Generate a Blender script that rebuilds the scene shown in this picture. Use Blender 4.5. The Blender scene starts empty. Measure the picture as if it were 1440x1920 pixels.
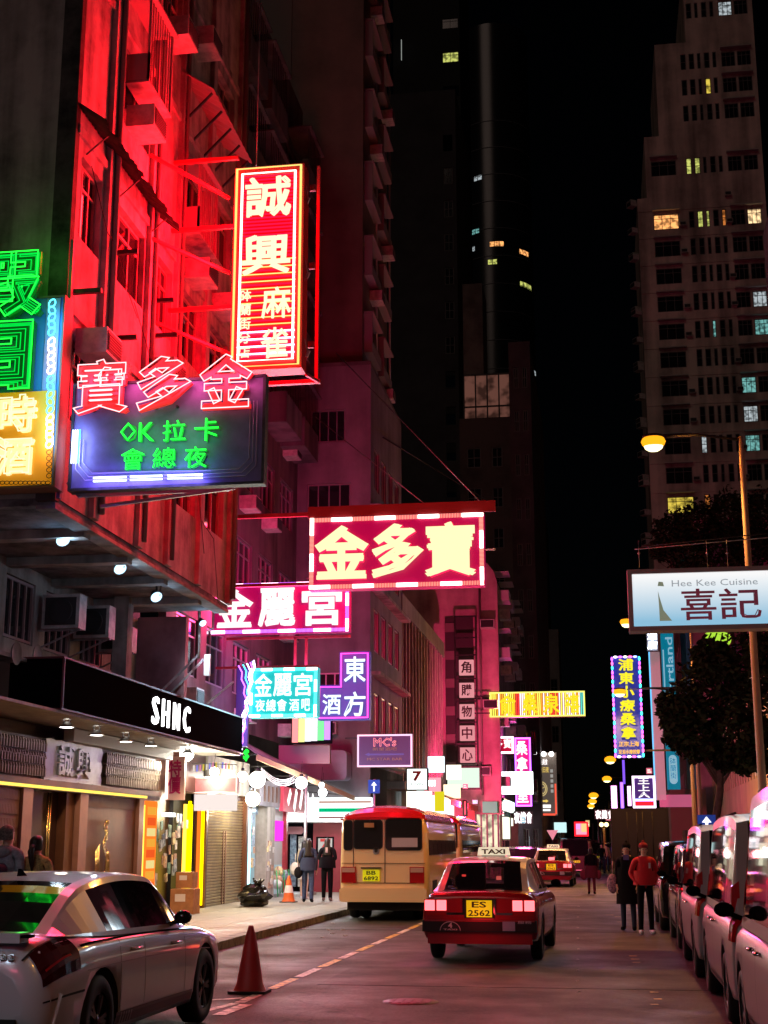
import bpy, bmesh, math, random
import numpy as np
from mathutils import Vector, Matrix
R_ = math.radians
HAZE_D = 0.0
rng = random.Random(7)
SC = bpy.context.scene
COL = SC.collection

# ------------------------------------------------------------------ camera
F = 2600.0                       # focal length in photo pixels (photo 1440 x 1920)
PITCH = math.atan(620.0 / F)
YAW = math.atan(420.0 * math.cos(PITCH) / F)
EYE = Vector((0.0, 0.0, 1.7))
FW = Vector((-math.sin(YAW) * math.cos(PITCH), math.cos(YAW) * math.cos(PITCH), math.sin(PITCH)))
RT = Vector((math.cos(YAW), math.sin(YAW), 0))
UP = RT.cross(FW)
cd = bpy.data.cameras.new('camera')
cam = bpy.data.objects.new('camera', cd)
COL.objects.link(cam)
cd.sensor_fit = 'VERTICAL'
cd.sensor_height = 24.0
cd.lens = 24.0 * F / 1920.0
cd.clip_end = 2000
cam.matrix_world = Matrix(((RT.x, UP.x, -FW.x, EYE.x), (RT.y, UP.y, -FW.y, EYE.y), (RT.z, UP.z, -FW.z, EYE.z), (0, 0, 0, 1)))
SC.camera = cam

# ------------------------------------------------------------------ world, moonlight-weak sun, exposure
w = bpy.data.worlds.new('World'); SC.world = w; w.use_nodes = True
nt = w.node_tree; nt.nodes.clear()
sky = nt.nodes.new('ShaderNodeTexSky'); sky.sky_type = 'NISHITA'; sky.sun_disc = False
SUN_EL, SUN_AZ = R_(32), R_(200)          # azimuth of the light source, clockwise from +Y
sky.sun_elevation = SUN_EL; sky.sun_rotation = SUN_AZ
bg = nt.nodes.new('ShaderNodeBackground'); bg.inputs['Strength'].default_value = 0.00012
out = nt.nodes.new('ShaderNodeOutputWorld')
nt.links.new(sky.outputs[0], bg.inputs[0]); nt.links.new(bg.outputs[0], out.inputs[0])
sl = bpy.data.lights.new('sun', 'SUN'); sl.energy = 0.1; sl.angle = R_(25); sl.color = (1, 0.72, 0.6)
sun = bpy.data.objects.new('sun', sl); COL.objects.link(sun)
sd = Vector((math.sin(SUN_AZ) * math.cos(SUN_EL), math.cos(SUN_AZ) * math.cos(SUN_EL), math.sin(SUN_EL)))
sun.rotation_euler = sd.to_track_quat('Z', 'Y').to_euler()
sun.location = sd * 60
SC.view_settings.view_transform = 'Standard'
SC.view_settings.look = 'None'
SC.view_settings.exposure = 0
SC.view_settings.gamma = 1
SC.view_settings.use_curve_mapping = False
SC.cycles.use_denoising = True
SC.cycles.max_bounces = 6
SC.cycles.diffuse_bounces = 3
SC.cycles.glossy_bounces = 3
SC.cycles.volume_bounces = 0
SC.cycles.sample_clamp_indirect = 4.0
SC.cycles.caustics_reflective = False
SC.cycles.caustics_refractive = False


def ray(px, py):
    return FW * F + RT * (px - 720) + UP * (960 - py)


def at(px, py, Y=None, X=None, Z=None):
    """world point seen at a photo pixel on the plane y=Y, x=X or z=Z"""
    d = ray(px, py)
    if Y is not None: t = (Y - EYE.y) / d.y
    elif X is not None: t = (X - EYE.x) / d.x
    else: t = (Z - EYE.z) / d.z
    return EYE + d * t


# ------------------------------------------------------------------ materials
MATS = {}


def mat(name, col, rough=0.7, metal=0.0, var=0.0, scale=3.0, streak=0.0, bump=0.0, bscale=None, emit=None, es=0.0,
        coat=0.0, spec=0.5, trans=0.0, dirt=None, alpha=1.0, rvar=0.0):
    if name in MATS: return MATS[name]
    m = bpy.data.materials.new(name); m.use_nodes = True
    n = m.node_tree.nodes; l = m.node_tree.links
    p = n['Principled BSDF']
    p.inputs['Base Color'].default_value = (*col, 1)
    p.inputs['Roughness'].default_value = rough
    p.inputs['Metallic'].default_value = metal
    p.inputs['Specular IOR Level'].default_value = spec
    if coat:
        p.inputs['Coat Weight'].default_value = coat; p.inputs['Coat Roughness'].default_value = 0.06
    if trans: p.inputs['Transmission Weight'].default_value = trans
    if alpha < 1: p.inputs['Alpha'].default_value = alpha
    if emit is not None:
        p.inputs['Emission Color'].default_value = (*emit, 1)
        p.inputs['Emission Strength'].default_value = es
    if var or streak or bump or rvar:
        g = n.new('ShaderNodeNewGeometry')
        t = n.new('ShaderNodeTexNoise'); t.inputs['Scale'].default_value = scale; t.inputs['Detail'].default_value = 6
        t.inputs['Roughness'].default_value = 0.65
        l.new(g.outputs['Position'], t.inputs['Vector'])
        fac = t.outputs['Fac']
        if streak:
            mp = n.new('ShaderNodeMapping'); mp.inputs['Scale'].default_value = (4, 4, 0.35)
            l.new(g.outputs['Position'], mp.inputs['Vector'])
            t2 = n.new('ShaderNodeTexNoise'); t2.inputs['Scale'].default_value = scale * 0.6; t2.inputs['Detail'].default_value = 5
            l.new(mp.outputs[0], t2.inputs['Vector'])
            mx = n.new('ShaderNodeMix'); mx.data_type = 'FLOAT'; mx.inputs[0].default_value = streak
            l.new(fac, mx.inputs[2]); l.new(t2.outputs['Fac'], mx.inputs[3]); fac = mx.outputs[0]
        if var or streak:
            cr = n.new('ShaderNodeValToRGB')
            dk = dirt if dirt else tuple(c * max(0.0, 1 - var * 1.6) for c in col)
            cr.color_ramp.elements[0].position = 0.36; cr.color_ramp.elements[0].color = (*dk, 1)
            cr.color_ramp.elements[1].position = 0.6; cr.color_ramp.elements[1].color = (*[min(1, c * (1 + var * 0.5)) for c in col], 1)
            l.new(fac, cr.inputs[0]); l.new(cr.outputs[0], p.inputs['Base Color'])
        if rvar:
            mr = n.new('ShaderNodeMapRange'); mr.inputs['From Min'].default_value = 0.35; mr.inputs['From Max'].default_value = 0.65
            mr.inputs['To Min'].default_value = rough - rvar; mr.inputs['To Max'].default_value = rough + rvar
            l.new(t.outputs['Fac'], mr.inputs['Value']); l.new(mr.outputs[0], p.inputs['Roughness'])
        if bump:
            tb = n.new('ShaderNodeTexNoise'); tb.inputs['Scale'].default_value = bscale or scale * 8; tb.inputs['Detail'].default_value = 4
            l.new(g.outputs['Position'], tb.inputs['Vector'])
            bp = n.new('ShaderNodeBump'); bp.inputs['Strength'].default_value = bump; bp.inputs['Distance'].default_value = 0.02
            l.new(tb.outputs['Fac'], bp.inputs['Height']); l.new(bp.outputs[0], p.inputs['Normal'])
    MATS[name] = m
    return m


def glow(name, col, s):
    """an emitting tube, lamp or lit panel"""
    if name in MATS: return MATS[name]
    m = bpy.data.materials.new(name); m.use_nodes = True
    n = m.node_tree.nodes; n.clear()
    e = n.new('ShaderNodeEmission'); e.inputs[0].default_value = (*col, 1); e.inputs[1].default_value = s
    o = n.new('ShaderNodeOutputMaterial'); m.node_tree.links.new(e.outputs[0], o.inputs[0])
    MATS[name] = m
    return m


def litroom(name, col, s, scale=2.0):
    """a lit window: curtain and furniture blotches behind the pane"""
    if name in MATS: return MATS[name]
    m = bpy.data.materials.new(name); m.use_nodes = True
    n = m.node_tree.nodes; l = m.node_tree.links; n.clear()
    g = n.new('ShaderNodeNewGeometry'); t = n.new('ShaderNodeTexNoise'); t.inputs['Scale'].default_value = scale
    l.new(g.outputs['Position'], t.inputs['Vector'])
    cr = n.new('ShaderNodeValToRGB')
    cr.color_ramp.elements[0].position = 0.38; cr.color_ramp.elements[0].color = (*[c * 0.25 for c in col], 1)
    cr.color_ramp.elements[1].position = 0.58; cr.color_ramp.elements[1].color = (*col, 1)
    l.new(t.outputs['Fac'], cr.inputs[0])
    e = n.new('ShaderNodeEmission'); e.inputs[1].default_value = s; l.new(cr.outputs[0], e.inputs[0])
    o = n.new('ShaderNodeOutputMaterial'); l.new(e.outputs[0], o.inputs[0])
    MATS[name] = m
    return m


CONC = mat('stained_concrete', (0.34, 0.31, 0.28), 0.85, var=0.45, scale=1.1, streak=0.55, bump=0.4, dirt=(0.10, 0.09, 0.08))
PLAS = mat('painted_plaster', (0.42, 0.36, 0.36), 0.8, var=0.3, scale=1.3, streak=0.45, bump=0.6, dirt=(0.11, 0.09, 0.09))
PINKP = mat('pink_plaster', (0.5, 0.3, 0.33), 0.8, var=0.3, scale=0.5, streak=0.4, bump=0.2, dirt=(0.22, 0.1, 0.12))
DARKW = mat('dark_render', (0.12, 0.1, 0.1), 0.85, var=0.35, scale=0.7, streak=0.6, bump=0.3)
GREYW = mat('grey_render', (0.2, 0.18, 0.2), 0.8, var=0.3, scale=0.6, streak=0.5, bump=0.2)
TILEW = mat('brown_tile_cladding', (0.16, 0.1, 0.085), 0.6, var=0.25, scale=0.5, streak=0.3)
CREAM = mat('cream_render', (0.62, 0.5, 0.28), 0.8, var=0.15, scale=0.5, streak=0.4)
IRON = mat('dark_iron', (0.05, 0.045, 0.045), 0.5, metal=0.6, var=0.3, scale=5)
STEEL = mat('galvanised_steel', (0.45, 0.45, 0.47), 0.4, metal=0.8, var=0.2, scale=6)
WHITEM = mat('white_enamel', (0.7, 0.7, 0.72), 0.35)
RUST = mat('rusty_sheet', (0.05, 0.03, 0.025), 0.8, var=0.4, scale=4)
REDM = mat('red_painted_steel', (0.45, 0.03, 0.05), 0.45, var=0.2, scale=4)
BLACK = mat('black_rubber', (0.012, 0.012, 0.012), 0.7)
BLACKG = mat('gloss_black_panel', (0.006, 0.005, 0.006), 0.5, spec=0.0)
GLASSD = mat('dark_window_glass', (0.012, 0.013, 0.016), 0.07, spec=0.6)
ALU = mat('aluminium_frame', (0.38, 0.38, 0.4), 0.4, metal=0.7)
ACW = mat('ac_case', (0.5, 0.48, 0.45), 0.5, var=0.2, scale=6)
ACG = mat('ac_grille', (0.03, 0.03, 0.03), 0.6)

# ------------------------------------------------------------------ object helpers
ORG = {}


def tag(o, label=None, cat=None, group=None, kind=None):
    if label: o['label'] = label
    if cat: o['category'] = cat
    if group: o['group'] = group
    if kind: o['kind'] = kind
    return o


def thing(name, label, cat, loc=(0, 0, 0), group=None, rz=0.0):
    o = bpy.data.objects.new(name, None); COL.objects.link(o)
    o.location = loc; o.rotation_euler = (0, 0, rz); o.empty_display_size = 0.2
    ORG[o.name] = Vector(loc)
    return tag(o, label, cat, group)


def inst(me, name, parent, loc, rz=0.0, rot=None):
    """an object of a shared mesh at a world place, child of parent"""
    o = bpy.data.objects.new(name, me); COL.objects.link(o)
    if parent is not None:
        o.parent = parent
        o.location = Vector(loc) - ORG[parent.name]
    else: o.location = loc
    o.rotation_euler = rot if rot else (0, 0, rz)
    ORG[o.name] = Vector(loc)
    return o


def clone(o, loc, rz=0.0, label=None):
    """copies a thing with its parts and sub-parts"""
    def rec(s, par):
        c = s.copy(); COL.objects.link(c); c.parent = par
        for ch in s.children: rec(ch, c)
        return c
    c = rec(o, None)
    c.location = loc; c.rotation_euler = (0, 0, rz)
    if label: c['label'] = label
    return c


class B:
    """collects geometry, links it as ONE mesh object"""
    def __init__(s): s.v = []; s.f = []; s.m = []; s.sm = []

    def face(s, pts, m=0, sm=False):
        i = len(s.v); s.v += [tuple(p) for p in pts]; s.f.append(tuple(range(i, i + len(pts)))); s.m.append(m); s.sm.append(sm)

    def box(s, x0, y0, z0, x1, y1, z1, m=0):
        if x0 > x1: x0, x1 = x1, x0
        if y0 > y1: y0, y1 = y1, y0
        if z0 > z1: z0, z1 = z1, z0
        i = len(s.v)
        s.v += [(x0, y0, z0), (x1, y0, z0), (x1, y1, z0), (x0, y1, z0), (x0, y0, z1), (x1, y0, z1), (x1, y1, z1), (x0, y1, z1)]
        for q in ((0, 3, 2, 1), (4, 5, 6, 7), (0, 1, 5, 4), (1, 2, 6, 5), (2, 3, 7, 6), (3, 0, 4, 7)):
            s.f.append(tuple(i + k for k in q)); s.m.append(m); s.sm.append(False)
        return s

    def cbox(s, c, size, rot=None, m=0):
        c = Vector(c); h = Vector(size) / 2; i = len(s.v)
        for q in ((-1, -1, -1), (1, -1, -1), (1, 1, -1), (-1, 1, -1), (-1, -1, 1), (1, -1, 1), (1, 1, 1), (-1, 1, 1)):
            p = Vector((q[0] * h.x, q[1] * h.y, q[2] * h.z))
            if rot is not None: p = rot @ p
            s.v.append(tuple(c + p))
        for q in ((0, 3, 2, 1), (4, 5, 6, 7), (0, 1, 5, 4), (1, 2, 6, 5), (2, 3, 7, 6), (3, 0, 4, 7)):
            s.f.append(tuple(i + k for k in q)); s.m.append(m); s.sm.append(False)
        return s

    def beam(s, p0, p1, w, h=None, m=0):
        p0 = Vector(p0); p1 = Vector(p1); d = p1 - p0
        if d.length < 1e-6: return s
        rot = d.to_track_quat('Y', 'Z').to_matrix()
        return s.cbox((p0 + p1) / 2, (w, d.length, h or w), rot, m)

    def tube(s, pts, r, n=6, m=0, closed=False, caps=True, sm=True):
        pts = [Vector(p) for p in pts]; k = len(pts); base = len(s.v)
        rr = r if isinstance(r, (list, tuple)) else [r] * k
        prev = None
        for i, p in enumerate(pts):
            a = pts[i - 1] if (i > 0 or closed) else p
            b = pts[(i + 1) % k] if (i < k - 1 or closed) else p
            d = (b - a)
            if d.length < 1e-9: d = Vector((0, 0, 1))
            d.normalize()
            if prev is None:
                u = d.orthogonal().normalized()
            else:
                u = prev - d * prev.dot(d)
                u = u.normalized() if u.length > 1e-6 else d.orthogonal().normalized()
            prev = u; v = d.cross(u)
            for j in range(n):
                an = 2 * math.pi * j / n
                s.v.append(tuple(p + (u * math.cos(an) + v * math.sin(an)) * rr[i]))
        for i in range(k if closed else k - 1):
            for j in range(n):
                a = base + i * n + j; b = base + i * n + (j + 1) % n
                c = base + ((i + 1) % k) * n + (j + 1) % n; e = base + ((i + 1) % k) * n + j
                s.f.append((a, b, c, e)); s.m.append(m); s.sm.append(sm)
        if caps and not closed:
            s.f.append(tuple(base + j for j in reversed(range(n)))); s.m.append(m); s.sm.append(False)
            s.f.append(tuple(base + (k - 1) * n + j for j in range(n))); s.m.append(m); s.sm.append(False)
        return s

    def lathe(s, prof, c=(0, 0, 0), n=16, m=0, ax='z', sm=True):
        c = Vector(c); base = len(s.v); k = len(prof)
        for r, h in prof:
            for j in range(n):
                a = 2 * math.pi * j / n
                q = (r * math.cos(a), r * math.sin(a), h)
                if ax == 'x': q = (h, q[0], q[1])
                elif ax == 'y': q = (q[0], h, q[1])
                s.v.append(tuple(c + Vector(q)))
        for i in range(k - 1):
            for j in range(n):
                s.f.append((base + i * n + j, base + i * n + (j + 1) % n, base + (i + 1) * n + (j + 1) % n, base + (i + 1) * n + j))
                s.m.append(m); s.sm.append(sm)
        return s

    def loft(s, rings, m=0, closed=True, caps=True, sm=True):
        base = len(s.v); n = len(rings[0])
        for r in rings: s.v += [tuple(p) for p in r]
        for i in range(len(rings) - 1):
            for j in range(n if closed else n - 1):
                a = base + i * n + j; b = base + i * n + (j + 1) % n
                s.f.append((a, b, b + n, a + n)); s.m.append(m); s.sm.append(sm)
        if caps and closed:
            s.f.append(tuple(base + j for j in reversed(range(n)))); s.m.append(m); s.sm.append(False)
            s.f.append(tuple(base + (len(rings) - 1) * n + j for j in range(n))); s.m.append(m); s.sm.append(False)
        return s

    def prism(s, poly, d, O, U, Vv, N, m=0):
        """polygon (u,v) extruded by d along N from plane at O"""
        O, U, Vv, N = Vector(O), Vector(U), Vector(Vv), Vector(N)
        a = [O + U * p[0] + Vv * p[1] for p in poly]; b = [p + N * d for p in a]
        i = len(s.v); n = len(a); s.v += [tuple(p) for p in a + b]
        s.f.append(tuple(i + j for j in reversed(range(n)))); s.f.append(tuple(i + n + j for j in range(n)))
        s.m += [m, m]; s.sm += [False, False]
        for j in range(n):
            s.f.append((i + j, i + (j + 1) % n, i + n + (j + 1) % n, i + n + j)); s.m.append(m); s.sm.append(False)
        return s

    def rrect(s, c, w, h, r, d, U=(1, 0, 0), Vv=(0, 0, 1), N=(0, -1, 0), m=0, k=4):
        poly = []
        for (sx, sy, a0) in ((1, 1, 0), (-1, 1, 90), (-1, -1, 180), (1, -1, 270)):
            for i in range(k + 1):
                a = R_(a0 + 90 * i / k)
                poly.append((sx * (w / 2 - r) + r * math.cos(a), sy * (h / 2 - r) + r * math.sin(a)))
        return s.prism(poly, d, c, U, Vv, N, m)

    def ball(s, c, r, n=10, k=6, m=0, sc=(1, 1, 1)):
        prof = [(math.sin(math.pi * i / k), -math.cos(math.pi * i / k)) for i in range(k + 1)]
        base = len(s.v)
        s.lathe([(max(1e-4, a) * r, b * r) for a, b in prof], (0, 0, 0), n, m)
        for i in range(base, len(s.v)):
            p = s.v[i]; s.v[i] = (c[0] + p[0] * sc[0], c[1] + p[1] * sc[1], c[2] + p[2] * sc[2])
        return s

    def add(s, vs, fs, m=0, sm=False):
        i = len(s.v); s.v += [tuple(p) for p in vs]
        for f in fs: s.f.append(tuple(i + k for k in f)); s.m.append(m); s.sm.append(sm)
        return s

    def mesh(s, name, mats, off=(0, 0, 0)):
        me = bpy.data.meshes.new(name)
        o = Vector(off)
        me.from_pydata([(p[0] - o.x, p[1] - o.y, p[2] - o.z) for p in s.v], [], s.f)
        if not isinstance(mats, (list, tuple)): mats = [mats]
        for q in mats: me.materials.append(q)
        me.polygons.foreach_set('material_index', s.m)
        me.polygons.foreach_set('use_smooth', s.sm)
        me.update()
        return me

    def build(s, name, mats, parent=None, org=None):
        """verts are world coordinates; the object's origin is org or the base centre of its verts"""
        if parent is not None: off = ORG[parent.name]
        else:
            a = np.array(s.v); lo, hi = a.min(0), a.max(0)
            off = Vector(org) if org else Vector(((lo[0] + hi[0]) / 2, (lo[1] + hi[1]) / 2, lo[2]))
        me = s.mesh(name, mats, off)
        o = bpy.data.objects.new(name, me); COL.objects.link(o)
        if parent is not None: o.parent = parent
        else: o.location = off
        ORG[o.name] = off
        return o


KIDS = {}


def bx(name, m, parent, *a):
    return B().box(*a).build(name, m, parent)


# ------------------------------------------------------------------ lettering
_G = {}


def glyph(ch, style='fill', r=0.02, bold=0.0):
    key = (ch, style, r, bold)
    if key in _G: return _G[key]
    c = bpy.data.curves.new('t', 'FONT'); c.body = ch; c.size = 1; c.resolution_u = 1 if style == 'line' else 2
    if style == 'line':
        c.fill_mode = 'NONE'; c.bevel_depth = r; c.bevel_resolution = 0
    else:
        c.extrude = 0.5
    c.offset = bold
    o = bpy.data.objects.new('t', c); COL.objects.link(o)
    bpy.context.view_layer.update()
    me = bpy.data.meshes.new_from_object(o.evaluated_get(bpy.context.evaluated_depsgraph_get()))
    vs = np.array([v.co[:] for v in me.vertices]) if len(me.vertices) else np.zeros((1, 3))
    fs = [tuple(p.vertices) for p in me.polygons]
    bpy.data.objects.remove(o); bpy.data.curves.remove(c); bpy.data.meshes.remove(me)
    lo, hi = vs.min(0), vs.max(0); sz = np.maximum(hi - lo, 1e-5)
    vs[:, 0] = (vs[:, 0] - lo[0]) / sz[0]; vs[:, 1] = (vs[:, 1] - lo[1]) / sz[1]
    _G[key] = (vs, fs, sz[0] / sz[1])
    return _G[key]


def put_glyph(b, ch, O, U, Vv, N, w, h, depth=0.03, style='fill', r=0.02, bold=0.0, m=0, mirror=False):
    """one glyph (or whole word) filling the rectangle w x h at O"""
    vs, fs, _ = glyph(ch, style, r, bold)
    O, U, Vv, N = Vector(O), Vector(U), Vector(Vv), Vector(N)
    k = depth if style == 'fill' else (w + h) / 2
    out = []
    for x, y, z in vs:
        xx = (1 - x) if mirror else x
        zz = (z + 0.5) * k if style == 'fill' else z * k + depth
        out.append(O + U * (xx * w) + Vv * (y * h) + N * zz)
    b.add(out, fs, m, style == 'line')


def sub(fr):
    return fr


class Sign:
    """a box sign facing -Y: photo rectangle at depth Y"""
    def __init__(s, name, label, rect, Y, depth=0.25, cat='neon sign', group=None, panel=None, panel_name='panel'):
        x0, y0, x1, y1 = rect
        a = at(x0, (y0 + y1) / 2, Y=Y).x; b = at(x1, (y0 + y1) / 2, Y=Y).x
        zt = at((x0 + x1) / 2, y0, Y=Y).z; zb = at((x0 + x1) / 2, y1, Y=Y).z
        s.x0, s.x1, s.z0, s.z1, s.Y, s.d = a, b, zb, zt, Y, depth
        s.w, s.h = b - a, zt - zb
        s.o = thing(name, label, cat, ((a + b) / 2, Y + depth / 2, zb), group)
        if panel is not None:
            bx(panel_name, panel, s.o, a, Y, zb, b, Y + depth, zt)

    def p(s, u, v, n=0.0):
        return Vector((s.x0 + u * s.w, s.Y - n, s.z0 + v * s.h))

    def char(s, ch, u0, v0, u1, v1, m, style='fill', r=0.02, bold=0.0, depth=0.04, n=0.004, name='character', mirror=False):
        b = B()
        if style == 'fill' and bold > 0.004:
            put_glyph(b, ch, s.p(u0, v0, n + depth * .5), (1, 0, 0), (0, 0, 1), (0, -1, 0), (u1 - u0) * s.w, (v1 - v0) * s.h, 0.0, 'line', bold * .9, 0.0, mirror=mirror)
            bold = 0.0
        put_glyph(b, ch, s.p(u0, v0, n), (1, 0, 0), (0, 0, 1), (0, -1, 0), (u1 - u0) * s.w, (v1 - v0) * s.h, depth, style, r, bold, mirror=mirror)
        return b.build(name, m, s.o)

    def frame(s, t, m, proud=0.05, name='frame', inset=0.0, depth=None):
        b = B(); i = inset; x0, x1, z0, z1 = s.x0 + i, s.x1 - i, s.z0 + i, s.z1 - i
        ya, yb = s.Y - proud, s.Y - proud + (depth or proud + s.d + 0.01)
        if depth is None: x0 -= 0.003; x1 += 0.003; z0 -= 0.003; z1 += 0.003
        b.box(x0, ya, z0, x0 + t, yb, z1); b.box(x1 - t, ya, z0, x1, yb, z1)
        b.box(x0 + t, ya, z0, x1 - t, yb, z0 + t); b.box(x0 + t, ya, z1 - t, x1 - t, yb, z1)
        return b.build(name, m, s.o)

    def rect(s, u0, v0, u1, v1, m, n=0.03, d=0.02, name='panel'):
        a, b = s.p(u0, v0), s.p(u1, v1)
        return bx(name, m, s.o, a.x, s.Y - n, a.z, b.x, s.Y - n + d, b.z)

    def arm(s, pts, r, m=IRON, name='bracket'):
        return B().tube(pts, r, 5).build(name, m, s.o)


# ------------------------------------------------------------------ walls and windows
def wall(b, O, U, N, L, H, ops=(), depth=0.25, m=0):
    """a wall sheet of size L x H at O along U with outward normal N, cut by openings (u0,v0,u1,v1) with reveals"""
    O, U, N = Vector(O), Vector(U), Vector(N); Z = Vector((0, 0, 1))
    us = sorted({0.0, L, *[min(max(o[0], 0), L) for o in ops], *[min(max(o[2], 0), L) for o in ops]})
    vs = sorted({0.0, H, *[min(max(o[1], 0), H) for o in ops], *[min(max(o[3], 0), H) for o in ops]})
    for j in range(len(vs) - 1):
        vm = (vs[j] + vs[j + 1]) / 2; run = None
        for i in range(len(us)):
            solid = False
            if i < len(us) - 1:
                um = (us[i] + us[i + 1]) / 2
                solid = not any(o[0] < um < o[2] and o[1] < vm < o[3] for o in ops)
            if solid and run is None: run = us[i]
            if not solid and run is not None:
                q = [O + U * run + Z * vs[j], O + U * us[i] + Z * vs[j], O + U * us[i] + Z * vs[j + 1], O + U * run + Z * vs[j + 1]]
                b.face(q, m); run = None
    for u0, v0, u1, v1 in ops:
        c = [O + U * u0 + Z * v0, O + U * u1 + Z * v0, O + U * u1 + Z * v1, O + U * u0 + Z * v1]
        k = [p - N * depth for p in c]
        for i in range(4):
            j = (i + 1) % 4
            b.face([c[j], c[i], k[i], k[j]], m)


_W = {}


def window(parent, P, w, h, rz, fm=ALU, pane=GLASSD, nx=2, nz=1, t=0.05, transom=None, sillm=None, depth=0.12):
    """a framed window whose lower-left corner (seen from outside) is P; local X along the wall, faces local -Y"""
    key = (round(w, 2), round(h, 2), fm.name, nx, nz, t, transom, depth)
    if key not in _W:
        b = B()
        d = 0.06
        b.box(0, -d, 0, t, 0, h); b.box(w - t, -d, 0, w, 0, h); b.box(t, -d, 0, w - t, 0, t); b.box(t, -d, h - t, w - t, 0, h)
        for i in range(1, nx):
            x = w * i / nx; b.box(x - t * .4, -d * .9, t, x + t * .4, -0.002, h - t)
        for i in range(1, nz):
            z = h * i / nz; b.box(t, -d * .8, z - t * .4, w - t, -0.004, z + t * .4)
        if transom: b.box(t, -d * .85, transom * h - t * .4, w - t, -0.003, transom * h + t * .4)
        _W[key] = b.mesh('window', fm)
    f = inst(_W[key], 'window', parent, P, rz)
    k2 = ('pane', round(w, 2), round(h, 2), pane.name)
    if k2 not in _W:
        _W[k2] = B().box(t * .5, -0.02, t * .5, w - t * .5, -0.008, h - t * .5).mesh('pane', pane)
    g = bpy.data.objects.new('pane', _W[k2]); COL.objects.link(g); g.parent = f
    ORG[g.name] = Vector(P)
    return f


_AC = []


def acunit(parent, P, rz, s=1.0, hood=False):
    """window air conditioner: case with a recessed grille, faces local -Y"""
    if not _AC:
        b = B(); b.box(-.33, -.45, 0, .33, .05, .4)
        _AC.append(b.mesh('air_conditioner', ACW))
        g = B(); g.box(-.29, -.462, .04, .29, -.452, .36)
        for i in range(6): g.box(-.28, -.475, .07 + i * .045, .28, -.463, .09 + i * .045)
        _AC.append(g.mesh('grille', ACG))
    o = inst(_AC[0], 'air_conditioner', parent, P, rz); o.scale = (s, s, s)
    g = bpy.data.objects.new('grille', _AC[1]); COL.objects.link(g); g.parent = o
    return o

# ================================================================== the ground
def asphalt(name, base, rough):
    m = bpy.data.materials.new(name); m.use_nodes = True; n = m.node_tree.nodes; l = m.node_tree.links; p = n['Principled BSDF']
    g = n.new('ShaderNodeNewGeometry')
    def noise(s, det, rgh=.6):
        t = n.new('ShaderNodeTexNoise'); t.inputs['Scale'].default_value = s; t.inputs['Detail'].default_value = det; t.inputs['Roughness'].default_value = rgh
        l.new(g.outputs['Position'], t.inputs['Vector']); return t.outputs['Fac']
    def ramp(f, p0, c0, p1, c1):
        r = n.new('ShaderNodeValToRGB'); r.color_ramp.elements[0].position = p0; r.color_ramp.elements[0].color = (c0, c0, c0, 1); r.color_ramp.elements[1].position = p1; r.color_ramp.elements[1].color = (c1, c1, c1, 1); l.new(f, r.inputs[0]); return r.outputs[0]
    def mul(x, y):
        q = n.new('ShaderNodeMix'); q.data_type = 'RGBA'; q.blend_type = 'MULTIPLY'; q.inputs[0].default_value = 1; l.new(x, q.inputs[6]); l.new(y, q.inputs[7]); return q.outputs[2]
    big = ramp(noise(.35, 4), .35, .55, .62, 1.15); fine = ramp(noise(26, 4, .85), .36, .2, .66, 2.3); oil = ramp(noise(1.7, 5), .3, .45, .42, 1)
    vo = n.new('ShaderNodeTexVoronoi'); vo.feature = 'DISTANCE_TO_EDGE'; vo.inputs['Scale'].default_value = .33; wq = n.new('ShaderNodeTexNoise'); wq.inputs['Scale'].default_value = 1.4
    l.new(g.outputs['Position'], wq.inputs['Vector']); ad = n.new('ShaderNodeVectorMath'); ad.operation = 'ADD'; l.new(g.outputs['Position'], ad.inputs[0]); l.new(wq.outputs['Color'], ad.inputs[1]); l.new(ad.outputs[0], vo.inputs['Vector'])
    crack = ramp(vo.outputs['Distance'], .0, .25, .012, 1)
    col = n.new('ShaderNodeRGB'); col.outputs[0].default_value = (base, base * .96, base * .95, 1)
    l.new(mul(mul(mul(mul(col.outputs[0], big), fine), oil), crack), p.inputs['Base Color'])
    rr_ = ramp(noise(.8, 4), .35, rough - .13, .65, rough + .12); l.new(rr_, p.inputs['Roughness'])
    bp = n.new('ShaderNodeBump'); bp.inputs['Strength'].default_value = .8; bp.inputs['Distance'].default_value = .012; l.new(noise(55, 4, .7), bp.inputs['Height']); l.new(bp.outputs[0], p.inputs['Normal'])
    return m
ASPH = asphalt('asphalt', .033, .66); ASPH2 = asphalt('newer_asphalt', .013, .68)
PAVE = mat('pavement_slabs', (0.26, 0.23, 0.19), 0.6, var=0.3, scale=1.2, bump=0.3, bscale=30, rvar=0.15)
PAVE2 = mat('pavement_joint_base', (0.09, 0.08, 0.07), 0.8)
KERBM = mat('kerb_granite', (0.2, 0.19, 0.18), 0.7, var=0.4, scale=5, bump=0.3)
YPAINT = mat('worn_yellow_paint', (0.85, 0.62, 0.1), 0.6, var=0.5, scale=9, dirt=(0.1, 0.08, 0.05))
WPAINT = mat('worn_white_paint', (0.8, 0.78, 0.72), 0.6, var=0.5, scale=8, dirt=(0.1, 0.1, 0.1))
GRD = mat('far_ground', (0.05, 0.05, 0.05), 0.9)

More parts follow.
